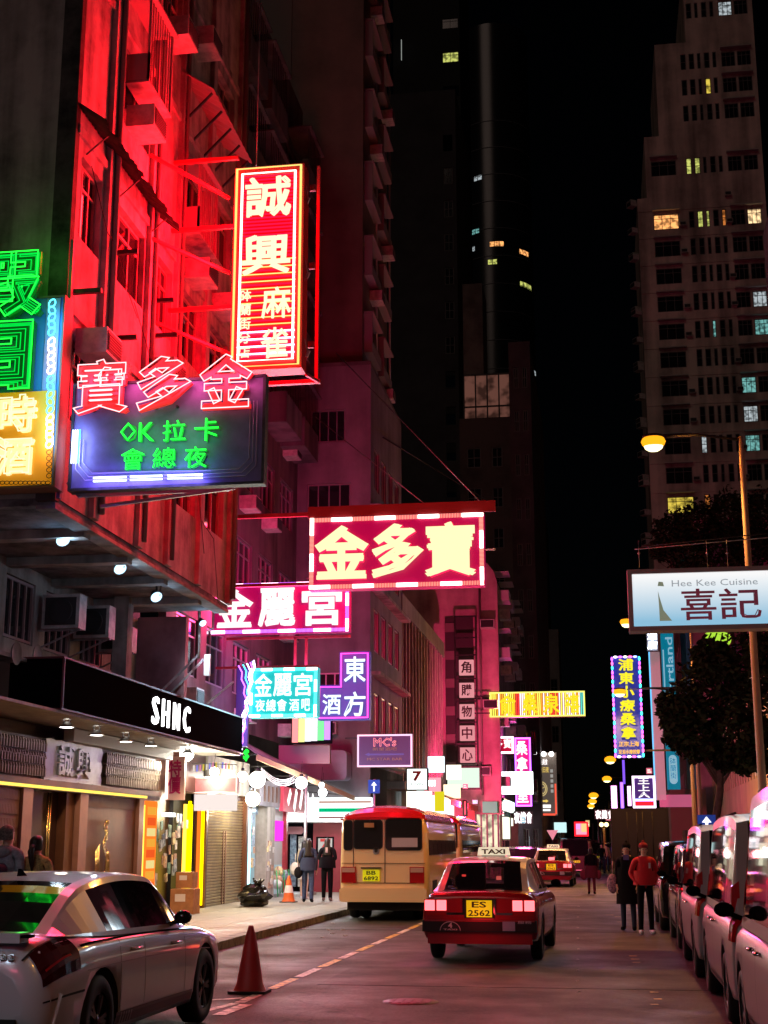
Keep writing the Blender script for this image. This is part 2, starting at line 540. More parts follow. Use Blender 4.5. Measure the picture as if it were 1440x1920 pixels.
KX, KR = -6.3, 3.25            # kerb lines
tag(B().box(-300, -60, -0.5, 300, 700, -0.02).build('ground', GRD), kind='structure')
tag(B().box(KX, -40, -0.3, KR, 420, 0.0).build('road', ASPH), kind='structure')
for (ya, yb, xa, xb) in ((17.6, 20.2, -3.6, KR - .01), (28.5, 29.6, -6.2, 0.5)):
    tag(B().box(xa, ya, 0.001, xb, yb, 0.004).build('road_patch', ASPH2), kind='structure')
tag(B().box(-12, -40, -0.3, KX - 0.25, 420, 0.118).build('pavement', PAVE2), kind='structure')
tag(B().box(KR + 0.25, -40, -0.3, 12, 420, 0.118).build('pavement', PAVE2), kind='structure')
pl = bpy.data.objects['pavement']
ORG['pavement'] = pl.location.copy()
# paving slabs near the camera, as far as they can be told apart
sm = B().box(0.006, 0.006, 0, 0.894, 0.594, 0.012).mesh('slab', PAVE)
for i in range(46):
    for k in range(4):
        o = inst(sm, 'slab', pl, (-10.05 + k * 0.9 - .1, 14 + i * 0.6, 0.119))
tag(B().box(-10.1, 41.6, 0.119, KX - 0.25, 420, 0.131).build('pavement_surface', PAVE), kind='structure')
tag(B().box(KR + 0.25, -40, 0.119, 6.6, 420, 0.131).build('pavement_surface', PAVE), kind='structure')
kd = thing('kerb', 'row of worn granite kerb stones along the left pavement', 'kerb', (KX - .12, 14, 0)); kd['kind'] = 'structure'
km = B().box(0, 0.008, -0.1, 0.25, 0.972, 0.135).mesh('kerb_stone', KERBM)
for i in range(60): inst(km, 'kerb_stone', kd, (KX - 0.25, 12 + i * 0.98, 0.0), 0).rotation_euler = (0, rng.uniform(-.02, .02), rng.uniform(-.006, .006))
tag(B().box(KX - .25, 70.9, -0.1, KX, 420, 0.13).build('kerb_line', KERBM), kind='structure')
tag(B().box(KX - .25, -40, -0.1, KX, 12, 0.13).build('kerb_line', KERBM), kind='structure')
tag(B().box(KR, -40, -0.1, KR + .25, 420, 0.13).build('kerb_line', KERBM), kind='structure')


def paint(pts, wd, m, z=0.006):
    """a painted line through photo points on the road"""
    b = B(); P = [at(x, y, Z=0) for x, y in pts]
    for i in range(len(P) - 1):
        a, c = P[i], P[i + 1]; d = (c - a).normalized(); n = Vector((-d.y, d.x, 0)) * wd / 2
        b.face([(p.x, p.y, z) for p in (a - n, c - n, c + n, a + n)][::-1] if d.x * n.y - d.y * n.x < 0 else [(p.x, p.y, z) for p in (a - n, a + n, c + n, c - n)][::-1])
    return tag(b.build('road_marking', m), kind='structure')


yl = at(600, 1815, Z=0).x
for i in range(34):
    y0 = 15.5 + i * 1.5
    b = B(); b.face([(yl - .06, y0, .006), (yl + .06, y0, .006), (yl + .06, y0 + 1.28, .006), (yl - .06, y0 + 1.28, .006)])
    tag(b.build('road_marking', YPAINT if i % 2 else WPAINT), kind='structure')
paint([(395, 1876), (455, 1872)], .1, WPAINT); paint([(385, 1896), (442, 1882)], .1, WPAINT); paint([(410, 1904), (462, 1884)], .14, WPAINT)
for (x, y) in ((1226, 1861), (1233, 1874), (1226, 1884), (1186, 1793), (1190, 1799), (1193, 1805), (1160, 1719), (1164, 1729), (1143, 1716)):
    paint([(x - 7, y), (x + 8, y)], .07, YPAINT)
b = B()
for i in range(9):
    p = at(1085 + rng.uniform(-2, 2), 1700 + i * 20, Z=0); b.cbox((p.x, p.y, .008), (.03, .03, .01), Matrix.Rotation(rng.random() * 3, 3, 'Z'))
for i in range(16):
    p = at(560 + rng.uniform(-60, 90), 1740 + rng.uniform(-14, 20), Z=0); b.cbox((p.x, p.y, .01), (.08, .05, .012), Matrix.Rotation(rng.random() * 3, 3, 'Z'))
tag(b.build('litter', mat('paper_litter', (.5, .48, .45), .8)), 'scraps of paper litter lying by the kerb', 'litter', kind='stuff')
# drain grate and manhole
p = at(1100, 1760, Z=0)
mh = thing('manhole_cover', 'round iron manhole cover set in the middle of the road', 'manhole cover', (-2.2, 15.9, 0.0))
B().lathe([(0.001, .010), (.3, .010), (.31, .004)], (-2.2, 15.9, 0), 24).build('lid', IRON, mh)
g = B()
for i in range(5): g.box(-2.42 + i * .1, 15.72, .0105, -2.38 + i * .1, 16.08, .014)
g.build('rib_pattern', IRON, mh)

# ================================================================== left: the near tenement with projecting upper floors
XF, XB = -7.7, -10.0
Z0, FH = 6.55, 2.93
bl = thing('tenement_building', 'near stained tenement whose upper floors jut over the pavement, lit red by neon', 'building', (-9, 18.45, 0))
ops = []
Lf = 28.0 - 18.45
bays = [(0.3, 1.2), (1.75, 3.35), (3.8, 4.95), (5.4, 6.9), (7.3, 8.9)]
WB = {0: (0, 1, 2, 3, 4), 1: (0, 1, 2, 3, 4), 2: (1, 3, 4), 3: (2, 4), 4: (1, 2, 3), 5: (2, 3)}
for k in range(6):
    for j, (a, c) in enumerate(bays):
        if j in WB[k]: ops.append((a, k * FH + 1.28, c, k * FH + 2.62))
b = B(); wall(b, (XF, 18.45, Z0), (0, 1, 0), (1, 0, 0), Lf, 18.5, ops, 0.3); b.build('street_wall', PLAS, bl)
b = B(); wall(b, (-13.5, 18.45, Z0), (1, 0, 0), (0, -1, 0), 13.5 + XF - 0.05, 18.5); b.build('party_wall', CONC, bl)
b = B(); b.box(XF - .28, 18.39, Z0 - .05, XF + .02, 18.55, 25); b.build('corner_pier', mat('black_stained_concrete', (.06, .055, .05), .9, var=.5, scale=2), bl)
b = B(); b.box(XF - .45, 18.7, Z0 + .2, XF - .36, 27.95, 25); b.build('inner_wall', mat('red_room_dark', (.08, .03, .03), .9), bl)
pm = B().box(0, 0, 0, .09, .26, 18.5).mesh('pilaster', PLAS)
for u in (1.3, 3.42, 5.02, 6.98, 9.2): inst(pm, 'pilaster', bl, (XF - .002, 18.45 + u, Z0))
for k in range(1, 6): bx('floor_band', PLAS, bl, XF, 18.5, Z0 + k * FH - .05, XF + .05, 27.98, Z0 + k * FH + .1)
for k in range(5):
    for j, (a, c) in enumerate(bays):
        if j not in WB[k]: continue
        window(bl, (XF - .16, 18.45 + a + .02, Z0 + k * FH + 1.3), c - a - .04, 1.3, R_(90), fm=mat('red_window_frame', (.35, .2, .2), .5), nx=3, transom=.72)
# soffit and beams
bx('soffit', mat('soffit_concrete', (.2, .2, .21), .85, var=.5, scale=1.4, bump=.4), bl, XB, 18.5, Z0 - .1, XF - .02, 27.95, Z0 - .002)
for y in (20.0, 22.0, 24.0, 26.2): bx('soffit_beam', CONC, bl, XB, y, Z0 - .24, XF - .15, y + .26, Z0 - .101)
bx('edge_beam', CONC, bl, XF - .3, 18.47, Z0 - .16, XF - .004, 27.97, Z0 - .101)
# recessed ground and mezzanine wall
ops = [(1.0 + i * 1.75, .35, 2.25 + i * 1.75, 1.45) for i in range(7)]
b = B(); wall(b, (XB, 15.8, 4.75), (0, 1, 0), (1, 0, 0), 13.2, 1.7, ops, .15); b.build('mezzanine_wall', CONC, bl)
for i in range(7):
    window(bl, (XB - .08, 15.8 + 1.02 + i * 1.75, 5.12), 1.2, 1.06, R_(90), nx=4, fm=mat('pinkish_frame', (.3, .2, .2), .5))
bx('end_wall', PINKP, bl, XB, 28.9, 4.75, -8.9, 29.1, 6.5)
bx('column', CONC, bl, -9.5, 26.0, 4.6, -9.2, 26.3, Z0 - .1)
bx('ledge', CONC, bl, XB + .002, 15.8, 4.68, XB + .35, 28.9, 4.75)
for (x, y) in ((22, 1225), (62, 1230)):
    p = at(x, y, X=-9.7)
    B().lathe([(.001, 0), (.17, 0), (.2, .03)], (-9.64, p.y, p.z), 14, ax='x').build('arch_vent', CONC, bl)
for (x, y, s_) in ((170, 1196, 1.0), (112, 1178, 1.0), (216, 1222, .8)):
    p = at(x, y, X=-9.55)
    bx('condenser_case', ACW, bl, -9.9, p.y, p.z, -9.2 - .15 * (1 - s_), p.y + .35, p.z + .62 * s_)
    g = B(); g.box(-9.84, p.y - .012, p.z + .06, -9.26 - .15 * (1 - s_), p.y - .002, p.z + .56 * s_)
    g.lathe([(.21 * s_, -.035), (.23 * s_, -.035), (.23 * s_, -.012)], (-9.55, p.y, p.z + .31 * s_), 16, ax='y'); g.build('condenser_grille', ACG, bl)
    B().beam((-9.99, p.y + .1, p.z - .35), (-9.25, p.y + .1, p.z - .02), .03).beam((-9.99, p.y + .1, p.z - .02), (-9.2, p.y + .1, p.z - .02), .03).build('condenser_bracket', STEEL, bl)
# canopy of torn corrugated sheet above the second floor windows
cy0, cy1 = 18.4, 22.4
b = B(); n = 60
for i in range(n):
    y = cy0 + (cy1 - cy0) * i / n; y2 = cy0 + (cy1 - cy0) * (i + 1) / n
    o = .025 if i % 2 else -.01
    e = XF + .45 + rng.uniform(-.06, .03)
    b.face([(XF, y, 12.85 + o), (XF, y2, 12.85 - o), (e, y2, 12.5 - o), (e, y, 12.5 + o)])
    b.face([(XF, y, 12.83 + o), (e, y, 12.48 + o), (e, y2, 12.48 - o), (XF, y2, 12.83 - o)])
can = b.build('canopy', RUST, bl)
for i in range(3): B().beam((XF, 18.9 + i * 1.5, 12.2), (XF + .35, 18.9 + i * 1.5, 12.5), .02).build('canopy_strut', BLACK, bl)
# boxed-in balcony window and air conditioner of the bright bay
for k, (yy, zz, hh) in enumerate(((20.45, 14.35, 1.6), (23.6, 13.0, 1.5))):
    c = bx('window_cage', PLAS, bl, XF, yy, zz, XF + .42, yy + 1.25, zz + .05)
    b = B(); b.box(XF + .38, yy, zz + .05, XF + .42, yy + .05, zz + hh); b.box(XF + .38, yy + 1.2, zz + .05, XF + .42, yy + 1.25, zz + hh)
    b.box(XF, yy, zz + .05, XF + .42, yy + .04, zz + .55)
    b.box(XF, yy - .02, zz + hh, XF + .5, yy + 1.27, zz + hh + .04)
    for i in range(8): b.box(XF + .39, yy + .15 + i * .13, zz + .05, XF + .41, yy + .165 + i * .13, zz + hh)
    b.build('cage_bars', mat('cage_paint', (.3, .22, .22), .6), bl)
for (yy, zz) in ((20.9, 13.6), (22.5, 9.6), (24.4, 12.3), (25.6, 9.7), (24.2, 17.2), (19.2, 8.9), (22.6, 16.4), (26.4, 12.4)):
    acunit(bl, (XF + .05, yy, zz), R_(90))
# red-lit corrugated awning further along
b = B()
for i in range(24):
    y = 23.45 + i * .13; o = .03 if i % 2 else 0
    b.face([(XF, y, 16.4 + o), (XF, y + .13, 16.4 + .03 - o), (XF + .65, y + .13, 15.95 + .03 - o), (XF + .65, y, 15.95 + o)])
    b.face([(XF, y, 16.38 + o), (XF + .65, y, 15.93 + o), (XF + .65, y + .13, 15.93 + .03 - o), (XF, y + .13, 16.38 + .03 - o)])
b.build('awning_sheet', mat('awning_sheet', (.5, .3, .28), .7), bl)
for i in range(5): B().beam((XF, 23.6 + i * .7, 15.3), (XF + .6, 23.6 + i * .7, 15.92), .04).build('awning_bracket', IRON, bl)
# pipes down the wall
for yy, r in ((19.98, .05), (22.05, .04), (23.6, .04), (27.8, .06)):
    B().tube([(XF + .13, yy, Z0 + .1), (XF + .13, yy, 24)], r, 7).build('drain_pipe', mat('old_pipe', (.2, .16, .15), .6), bl)
b = B()
for i in range(7):
    y = 18.9 + i * 1.1; b.tube([(XF + .1, y, 12 - i * .7), (XF + .14, y + .7, 11.2 - i * .6), (XF + .1, y + 1.3, 11.2 - i * .8)], .008, 4)
b.build('loose_cables', BLACK, bl)

# floodlights hanging under the soffit
FLD = glow('floodlight_lens', (.5, .8, 1.0), 2.2)
for i, (x, y, lab) in enumerate(((118, 1012, 'nearest of three bluish floodlights hanging under the grey soffit'), (225, 1066, 'middle of three bluish floodlights hanging under the grey soffit'), (293, 1119, 'farthest of three bluish floodlights hanging under the grey soffit'), (380, 1168, 'small white floodlight on the pole beside the crimson palace sign'))):
    p = at(x, y, X=-8.25) if i < 3 else at(x, y, Y=28.0)
    t = thing('floodlight', lab, 'lamp', p, 'floodlights')
    if i < 3:
        B().tube([(p.x, p.y, p.z + .05), (p.x, p.y, Z0 - .1)], .02, 6).tube([(p.x + .07, p.y, p.z + .02), (p.x + .07, p.y + .05, Z0 - .1)], .012, 5).build('hanger', IRON, t)
    d = Vector((.55, -.55, -.62)).normalized(); q = d.to_track_quat('Z', 'Y').to_matrix()
    s = 1.0 if i < 3 else .7
    b = B(); b.lathe([(.06 * s, -.14), (.12 * s, 0), (.125 * s, .015), (.112 * s, .015)], (0, 0, 0), 14)
    b.v = [tuple(p + q @ Vector(v)) for v in b.v]; b.build('housing', IRON, t)
    b = B(); b.lathe([(.001, .012), (.08 * s, .012), (.112 * s, .008)], (0, 0, 0), 14)
    b.v = [tuple(p + q @ Vector(v)) for v in b.v]; b.build('lens', FLD, t)
    L = bpy.data.lights.new('floodlight_beam', 'SPOT'); L.energy = 110 if i < 3 else 40; L.color = (.72, .86, 1.0); L.spot_size = R_(120); L.spot_blend = .8; L.shadow_soft_size = .1
    lo = bpy.data.objects.new('floodlight_beam', L); COL.objects.link(lo); lo.parent = t
    lo.location = d * .06; L.energy = 110 if i < 3 else 260; lo.rotation_euler = (-Vector((.75, -.35, -.62) if i < 3 else (.35, .7, -.5)).normalized()).to_track_quat('Z', 'Y').to_euler()
    L = bpy.data.lights.new('floodlight_spill', 'POINT'); L.energy = 7; L.color = (.35, .65, 1.0); L.shadow_soft_size = .1
    lo = bpy.data.objects.new('floodlight_spill', L); COL.objects.link(lo); lo.parent = t; lo.location = d * .12

# ================================================================== left: the second building with shops under it
b2 = thing('tenement_building', 'recessed dark tenement behind the tall red mahjong sign', 'building', (-11, 29, 0))
ops = []
for k in range(7):
    for i in range(6): ops.append((1.0 + i * 2.7, 1.0 + k * 3.1, 2.9 + i * 2.7, 2.5 + k * 3.1))
b = B(); wall(b, (-10.3, 28.9, 4.8), (0, 1, 0), (1, 0, 0), 17.1, 23.5, ops, .2); b.build('street_wall', mat('dim_purple_render', (.13, .11, .12), .85, var=.4, scale=.7, streak=.6, bump=.4), b2)
for k in range(7):
    for i in range(6):
        if i in (0,) and k < 3: continue
        window(b2, (-10.42, 28.9 + 1.02 + i * 2.7, 5.82 + k * 3.1), 1.86, 1.46, R_(90), nx=3, transom=.7)
        if rng.random() < .6: acunit(b2, (-10.25, 28.9 + 1.6 + i * 2.7, 5.4 + k * 3.1 - .4), R_(90))
for k in range(3, 7):
    for i in (2, 3, 4, 5):
        if rng.random() < .85:
            y = 29.7 + i * 2.7; z = 5.2 + k * 3.1; x1 = -9.45
            b = B(); b.box(-10.28, y, z, x1, y + 2.2, z + .06); b.box(-10.28, y, z + .06, x1, y + .06, z + 1.0); b.box(x1 - .05, y + .06, z + .06, x1, y + 2.2, z + .95)
            b.build('balcony', MATS['dim_purple_render'], b2); bx('balcony_hood', MATS['dim_purple_render'], b2, -10.28, y - .05, z + 2.3, x1 + .1, y + 2.25, z + 2.35)
            b = B()
            for j in range(9): b.box(x1 - .03, y + .1 + j * .24, z + .95, x1 - .01, y + .12 + j * .24, z + 2.3)
            b.build('balcony_bars', IRON, b2)
bx('roof_wall', GREYW, b2, -16, 28.95, 4.8, -10.32, 29.2, 28.3)

# ---- the black fascia
fa = thing('shop_fascia', 'long gloss black shop fascia with four white lit letters', 'shop sign', (-9.4, 24, 3.87))
bx('panel', BLACKG, fa, -9.95, 22.3, 3.9, -9.0, 34.3, 4.74)
b = B(); b.box(-9.97, 22.26, 3.87, -8.97, 34.34, 3.9); b.box(-9.97, 22.26, 4.74, -8.97, 34.34, 4.77); b.box(-8.999, 22.27, 3.9, -8.96, 22.3, 4.74)
b.build('trim', mat('maroon_trim', (.16, .04, .05), .4), fa)
WL = glow('white_letter', (1, 1, 1), 4)
for ch, xa, xb in (('S', 285, 299), ('H', 304, 319), ('N', 325, 338), ('C', 344, 358)):
    p0 = at(xa, 1340, X=-8.98); p1 = at(xb, 1340, X=-8.98)
    b = B(); put_glyph(b, ch, (-8.99, p0.y, 4.03), (0, 1, 0), (0, 0, 1), (1, 0, 0), (p1.y - p0.y) * .8, .56, .04, bold=.0)
    b.build('letter', WL, fa)
# struts over the fascia
for (a, c) in (((298, 1300), (372, 1228)), ((315, 1305), (382, 1236)), ((378, 1328), (438, 1278))):
    P0 = at(*a, X=-9.2); P1 = at(*c, Y=P0.y + .3)
    B().beam(P0, P1, .05).build('stay', STEEL, fa)
# tall pole by the sign
sp = thing('steel_pole', 'thin tall steel pole beside the crimson palace sign', 'pole', at(375, 1228, Y=28.4))
B().tube([at(373, 1235, Y=28.4), at(376, 960, Y=28.4)], .035, 8).build('shaft', STEEL, sp)
p = at(386, 1240, Y=28.4); bx('bracket_box', WHITEM, sp, p.x - .04, p.y, p.z - .3, p.x + .08, p.y + .1, p.z + .15)

# ---- the closed mahjong parlour front
BRN = mat('bronze_cladding', (.13, .05, .025), .38, metal=.35, var=.2, scale=1.5)
BRND = mat('dark_bronze_door', (.035, .013, .009), .3, metal=.3, var=.2, scale=2)
PILM = mat('rose_brown_pilaster', (.26, .12, .09), .4, metal=.2, var=.1, scale=3)
GOLD = mat('gold_metal', (.6, .42, .15), .25, metal=1.0)
BRASS = mat('bright_lattice_metal', (.3, .22, .14), .28, metal=.9)
SILV = mat('brushed_silver', (.55, .55, .55), .35, metal=.85, var=.1, scale=4)
pa = thing('parlour_front', 'closed bronze clad parlour front with silver nameplate and lattice band', 'shop front', (-10, 22, .13))
X = XB
yw = lambda px: at(px, 1500, X=-9.95).y
bx('cladding', BRND, pa, X - .6, 17, .13, X - .35, 31.2, 3.9)
bx('side_panel', BRN, pa, X - .35, yw(0) - 3, .13, X, yw(42), 2.62)
bx('pilaster', PILM, pa, X - .35, yw(42) + .01, .13, X + .06, yw(61), 2.62)
bx('door_panel', BRND, pa, X - .34, yw(62), .13, X - .22, yw(134), 2.62)
bx('door_frame', BRN, pa, X - .35, yw(134) + .01, .13, X - .05, yw(150), 2.62)
bx('pilaster', PILM, pa, X - .35, yw(150) + .01, .13, X + .06, yw(165), 2.62)
bx('wall_panel', BRN, pa, X - .35, yw(165) + .01, .13, X - .02, yw(261), 2.62)
bx('pilaster', PILM, pa, X - .35, yw(261) + .01, .13, X + .06, yw(270), 2.62)
for px in (113, 117): B().tube([(X - .18, yw(px), .3), (X - .18, yw(px), 2.6)], .018, 8).build('door_handle', GOLD, pa)
bx('lintel', BRN, pa, X - .35, 17, 2.7, X + .1, yw(299), 2.8)
bx('light_strip', glow('yellow_led_strip', (1, .72, .12), 1.6), pa, X + .07, 17, 2.64, X + .1, yw(272), 2.69)
bx('soffit_strip', BRND, pa, X - .35, 17, 2.621, X + .06, yw(299), 2.70)
bx('band_back', BRND, pa, X - .35, 17, 2.8, X - .08, yw(299), 3.55)
b = B(); rr = random.Random(3)
for (pa0, pa1) in ((-20, 86), (200, 300)):
    b = B(); y = yw(pa0)
    while y < yw(pa1):
        for r in range(3):
            z = 2.84 + r * .22 + rr.uniform(0, .02); h = .2
            b.box(X - .07, y, z, X + .03 - .02 * (r % 2), y + .045, z + h * .7)
            b.cbox((X - .01, y + .05, z + h * .8), (.05, .03, .1), Matrix.Rotation(.6, 3, 'X'))
        y += .115
    b.build('lattice', BRASS, pa)['kind'] = 'stuff'
b = B()
for i in range(46):
    y = yw(166) + .05 + i * (yw(260) - yw(166) - .1) / 46
    b.box(X - .02, y, 2.38, X + .004, y + .03, 2.6)
b.build('fringe_slats', BRN, pa)
b = B()
for i in range(30):
    y = yw(0) - 1 + i * (yw(40) - yw(0) + 1) / 30
    for r in range(4): b.box(X, y, 1.7 + r * .24, X + .02, y + .05, 1.86 + r * .24)
b.build('relief_pattern', BRN, pa)
# nameplate with wavy edge
ya, yb_ = yw(86), yw(193)
poly = []
for i in range(13): poly.append((i / 12 * (yb_ - ya), -.02 + .012 * math.sin(i * 2)))
for i in range(9): poly.append(((yb_ - ya) + .05 * math.sin(i * 2.1), i / 8 * .72))
for i in range(1, 13): poly.append(((1 - i / 12) * (yb_ - ya), .72 + .012 * math.sin(i * 3)))
for i in range(1, 8): poly.append((.05 * math.sin(i * 2.3), (1 - i / 8) * .7))
B().prism(poly, .05, (X - .06, ya, 2.83), (0, 1, 0), (0, 0, 1), (1, 0, 0)).build('nameplate', SILV, pa)
for ch, a, c in (('誠', 108, 136), ('興', 143, 168)):
    b = B(); put_glyph(b, ch, (X - .009, yw(a), 2.9), (0, 1, 0), (0, 0, 1), (1, 0, 0), yw(c) - yw(a), .56, .05, bold=.015); b.build('character', SILV, pa)
# gilded ornament: pipes and scrolls
b = B(); yc = yw(205)
for i in range(5): b.tube([(X + .03, yw(186) + i * .045, .75), (X + .03, yw(186) + i * .045, 1.55 + .03 * i)], .012, 6)
for i in range(14):
    a = i * .8; z = 2.0 - i * .06 if i < 9 else 1.4 - (i - 9) * .1
    yy = yc - .12 + .1 * math.sin(a) + i * .012
    b.tube([(X + .03, yy + .07 * math.cos(t), z + .07 * math.sin(t)) for t in np.linspace(0, 5.2, 9)], .012, 5)
b.tube([(X + .03, yc + .1 * math.cos(t) + .1, 1.1 + .42 * math.sin(t)) for t in np.linspace(0, 2 * math.pi, 25)], .022, 6)
b.tube([(X + .03, yc + .05 * math.cos(t) + .1, 1.1 + .25 * math.sin(t)) for t in np.linspace(0, 2 * math.pi, 19)], .02, 6)
b.ball((X + .03, yc - .02, 2.1), .05)
b.build('gilded_ornament', GOLD, pa)
bx('ceiling_board', mat('pale_soffit_board', (.3, .28, .25), .5, var=.2, scale=3), pa, X - .3, 17, 3.82, -9.02, 34.2, 3.868)
bx('sloped_board', mat('pale_board', (.42, .42, .42), .5), pa, X - .08, 25.2, 3.56, X + .12, 31.4, 3.8)

# dish lamps under the fascia
DISH = glow('dish_lamp_lens', (1, .96, .88), 22)
for i, (x, y) in enumerate(((125, 1363), (181, 1378), (236, 1390), (283, 1398), (352, 1412))):
    p = at(x, y, X=-9.35)
    t = thing('dish_lamp', ('first', 'second', 'third', 'fourth', 'last')[i] + ' dish lamp counted from the near end under the black fascia', 'lamp', p, 'dish lamps under the black fascia')
    B().tube([(p.x - .06, p.y, p.z + .02), (p.x - .06, p.y, 3.87)], .012, 5).tube([(p.x + .06, p.y, p.z + .02), (p.x + .06, p.y, 3.87)], .012, 5).build('hanger', ALU, t)
    B().lathe([(.04, .09), (.1, .04), (.15, .0), (.145, -.01), (.12, -.01)], p, 16).build('shade', ALU, t)
    B().lathe([(.001, -.006), (.125, -.006)], p, 16).build('lens', DISH, t)
    L = bpy.data.lights.new('dish_lamp_beam', 'SPOT'); L.energy = 170; L.color = (1, .7, .38); L.spot_size = R_(150); L.spot_blend = .6; L.shadow_soft_size = .08
    lo = bpy.data.objects.new('dish_lamp_beam', L); COL.objects.link(lo); lo.parent = t
    lo.location = (0, 0, -.05); lo.rotation_euler = (0, R_(-22), 0)
for (x, y, r, e) in ((352, 1425, .12, 18),):
    pass

# ---- narrow shops: news stall, shutter, bright shop
OR1 = glow('orange_light_panel', (1, .2, .02), 1.2); YE = glow('yellow_tube', (1, .75, .0), 3.0); YE2 = glow('amber_light', (1, .5, .05), 3.0)
ns = thing('news_stall', 'cluttered doorway news stall with orange light panel and hanging papers', 'stall', (-10, 32, .13))
bx('back_wall', BRND, ns, -10.6, 31.25, .13, -10.4, 33.6, 3.8)
bx('light_panel', OR1, ns, -10.1, yw(276), .3, -9.98, yw(298), 2.6)
cols = [(1, .45, .05), (1, .12, .02), (1, .8, .3), (.6, .35, .2)]
for i in range(9):
    z = 2.3 - i * .23
    bx('panel_picture', glow('panel_pic%d' % (i % 3), cols[i % 3], .9), ns, -9.979, yw(280) + .02 * (i % 2), z, -9.965, yw(295), z + .17)
bx('tube_light', YE2, ns, -10.02, yw(271), .9, -9.95, yw(273), 2.5)
bx('tube_light', glow('lilac_tube', (.7, .4, 1), 3), ns, -10.02, yw(271), .5, -9.95, yw(273), .88)
POST = [mat('print_%d' % i, c, .6, var=.5, scale=9, dirt=d) for i, (c, d) in enumerate((((.6, .58, .55), (.2, .2, .22)), ((.5, .3, .2), (.15, .1, .1)), ((.3, .4, .5), (.1, .12, .2)), ((.65, .6, .3), (.3, .1, .1)), ((.2, .4, .3), (.05, .1, .08))))]
rr = random.Random(5)
for i in range(34):
    y = yw(rr.uniform(302, 342)); z = rr.uniform(.9, 2.3); s = rr.uniform(.12, .22)
    B().cbox((-9.95 + rr.uniform(-.2, .15), y, z), (.02, s, s * 1.3), Matrix.Rotation(rr.uniform(-.2, .2), 3, 'X')).build('magazine', POST[i % 5], ns)
bx('lamp_box', glow('stall_lamp', (.9, .95, 1), 6), ns, -9.95, yw(305), 2.28, -9.8, yw(318), 2.36)
L = bpy.data.lights.new('stall_light', 'POINT'); L.energy = 25; L.color = (1, .85, .6); L.shadow_soft_size = .15
lo = bpy.data.objects.new('stall_light', L); COL.objects.link(lo); lo.parent = ns; lo.location = Vector((-9.6, 32.6, 2.3)) - ORG[ns.name]
for (x, h, lab) in ((-9.55, .55, 'large brown cardboard carton on the pavement by the news stall'), (-9.6, .35, 'smaller brown carton resting on the larger one by the news stall')):
    z = .131 if h > .5 else .131 + .56
    y = yw(322) if h > .5 else yw(328)
    t = thing('cardboard_box', lab, 'box', (x, y, z))
    s = .27 if h > .5 else .2
    bx('carton', mat('cardboard', (.42, .2, .08), .8, var=.15, scale=5), t, x - s, y - s, z, x + s, y + s, z + h)
    bx('paper_label', mat('paper', (.75, .72, .68), .8), t, x - s * .6, y - s - .004, z + h * .5, x + s * .3, y - s, z + h * .8)
# yellow ladder-lit door frame
df = thing('lit_doorway', 'dark doorway framed by yellow ladder shaped light strips', 'doorway', (-10, 34, .13))
bx('door_recess', BLACK, df, -10.5, yw(352), .13, -10.3, yw(384), 2.95)
for (xa, xb) in ((355, 363), (381, 386)):
    b = B(); y0, y1 = yw(xa), yw(xb)
    b.box(-10.0, y0, .2, -9.96, y0 + (y1 - y0) * .3, 2.6); b.box(-10.0, y1 - (y1 - y0) * .3, .2, -9.96, y1, 2.6)
    for i in range(8): b.box(-10.0, y0 + (y1 - y0) * .3, .2 + i * .34, -9.96, y1 - (y1 - y0) * .3, .3 + i * .34)
    b.build('light_ladder', YE, df)
bx('orange_strip', OR1, df, -10.02, yw(376), .2, -9.97, yw(380), 2.6)
bx('orange_strip', YE2, df, -10.02, yw(350), .4, -9.97, yw(353), 2.6)
bx('lintel', BRND, df, -10.4, yw(345), 2.9, -9.95, yw(390), 3.85)
# shutter
SHU = mat('shutter_steel', (.42, .34, .2), .35, metal=.6, var=.15, scale=3)
sh = thing('roller_shutter', 'closed ribbed roller shutter of brassy steel slats', 'shutter', (-10, 37, .13))
y0, y1 = yw(388), yw(460)
sm_ = B().box(0, 0, 0, .03, y1 - y0, .05).mesh('slat', SHU)
bx('backing', BRND, sh, -10.2, y0, .13, -10.05, y1, 2.95)
for i in range(36): inst(sm_, 'slat', sh, (-10.05, y0, .15 + i * .075), 0).rotation_euler = (0, .35, 0)
ym = y0 + (y1 - y0) * .5
bx('door_post', mat('post_brown', (.25, .16, .12), .5), sh, -10.03, ym - .12, .14, -9.985, ym - .07, 2.0)
bx('door_post', MATS['post_brown'], sh, -10.03, ym + .12, .14, -9.985, ym + .17, 2.0)
bx('jamb', BRN, sh, -10.2, y1, .13, -9.9, y1 + .18, 3.0); bx('jamb', BRN, sh, -10.2, y0 - .14, .13, -9.9, y0, 3.0)
bx('housing', CONC, sh, -10.2, y0 - .2, 2.95, -9.9, y1 + .2, 3.86)
# hanging red banner sign, maroon box and blank white board, tassels
def east_sign(name, label, px0, px1, py, X, z0, z1, d, m, cat='sign'):
    a, c = at(px0, py, X=X).y, at(px1, py, X=X).y
    t = thing(name, label, cat, (X, (a + c) / 2, z0)); bx('panel', m, t, X - d, a, z0, X, c, z1); return t, a, c
t = Sign('hanging_banner', 'hanging red and white banner with crimson brush characters', (311, 1418, 346, 1500), 31.8, .1, 'banner', panel=mat('banner_pink', (.7, .4, .35), .6))
for i, ch in enumerate('特價'): t.char(ch, .12, .52 - i * .38, .82, .92 - i * .38, mat('crimson_print', (.5, .0, .1), .6), bold=.03, depth=.006)
t.rect(0, .02, .12, .98, glow('banner_white_tube', (1, .8, .7), 3))
t = Sign('maroon_box_sign', 'blank maroon box sign with pale frame above a white board', (351, 1457, 445, 1487), 33.5, .2, 'sign', panel=mat('maroon_face', (.2, .05, .06), .5, var=.3, scale=4))
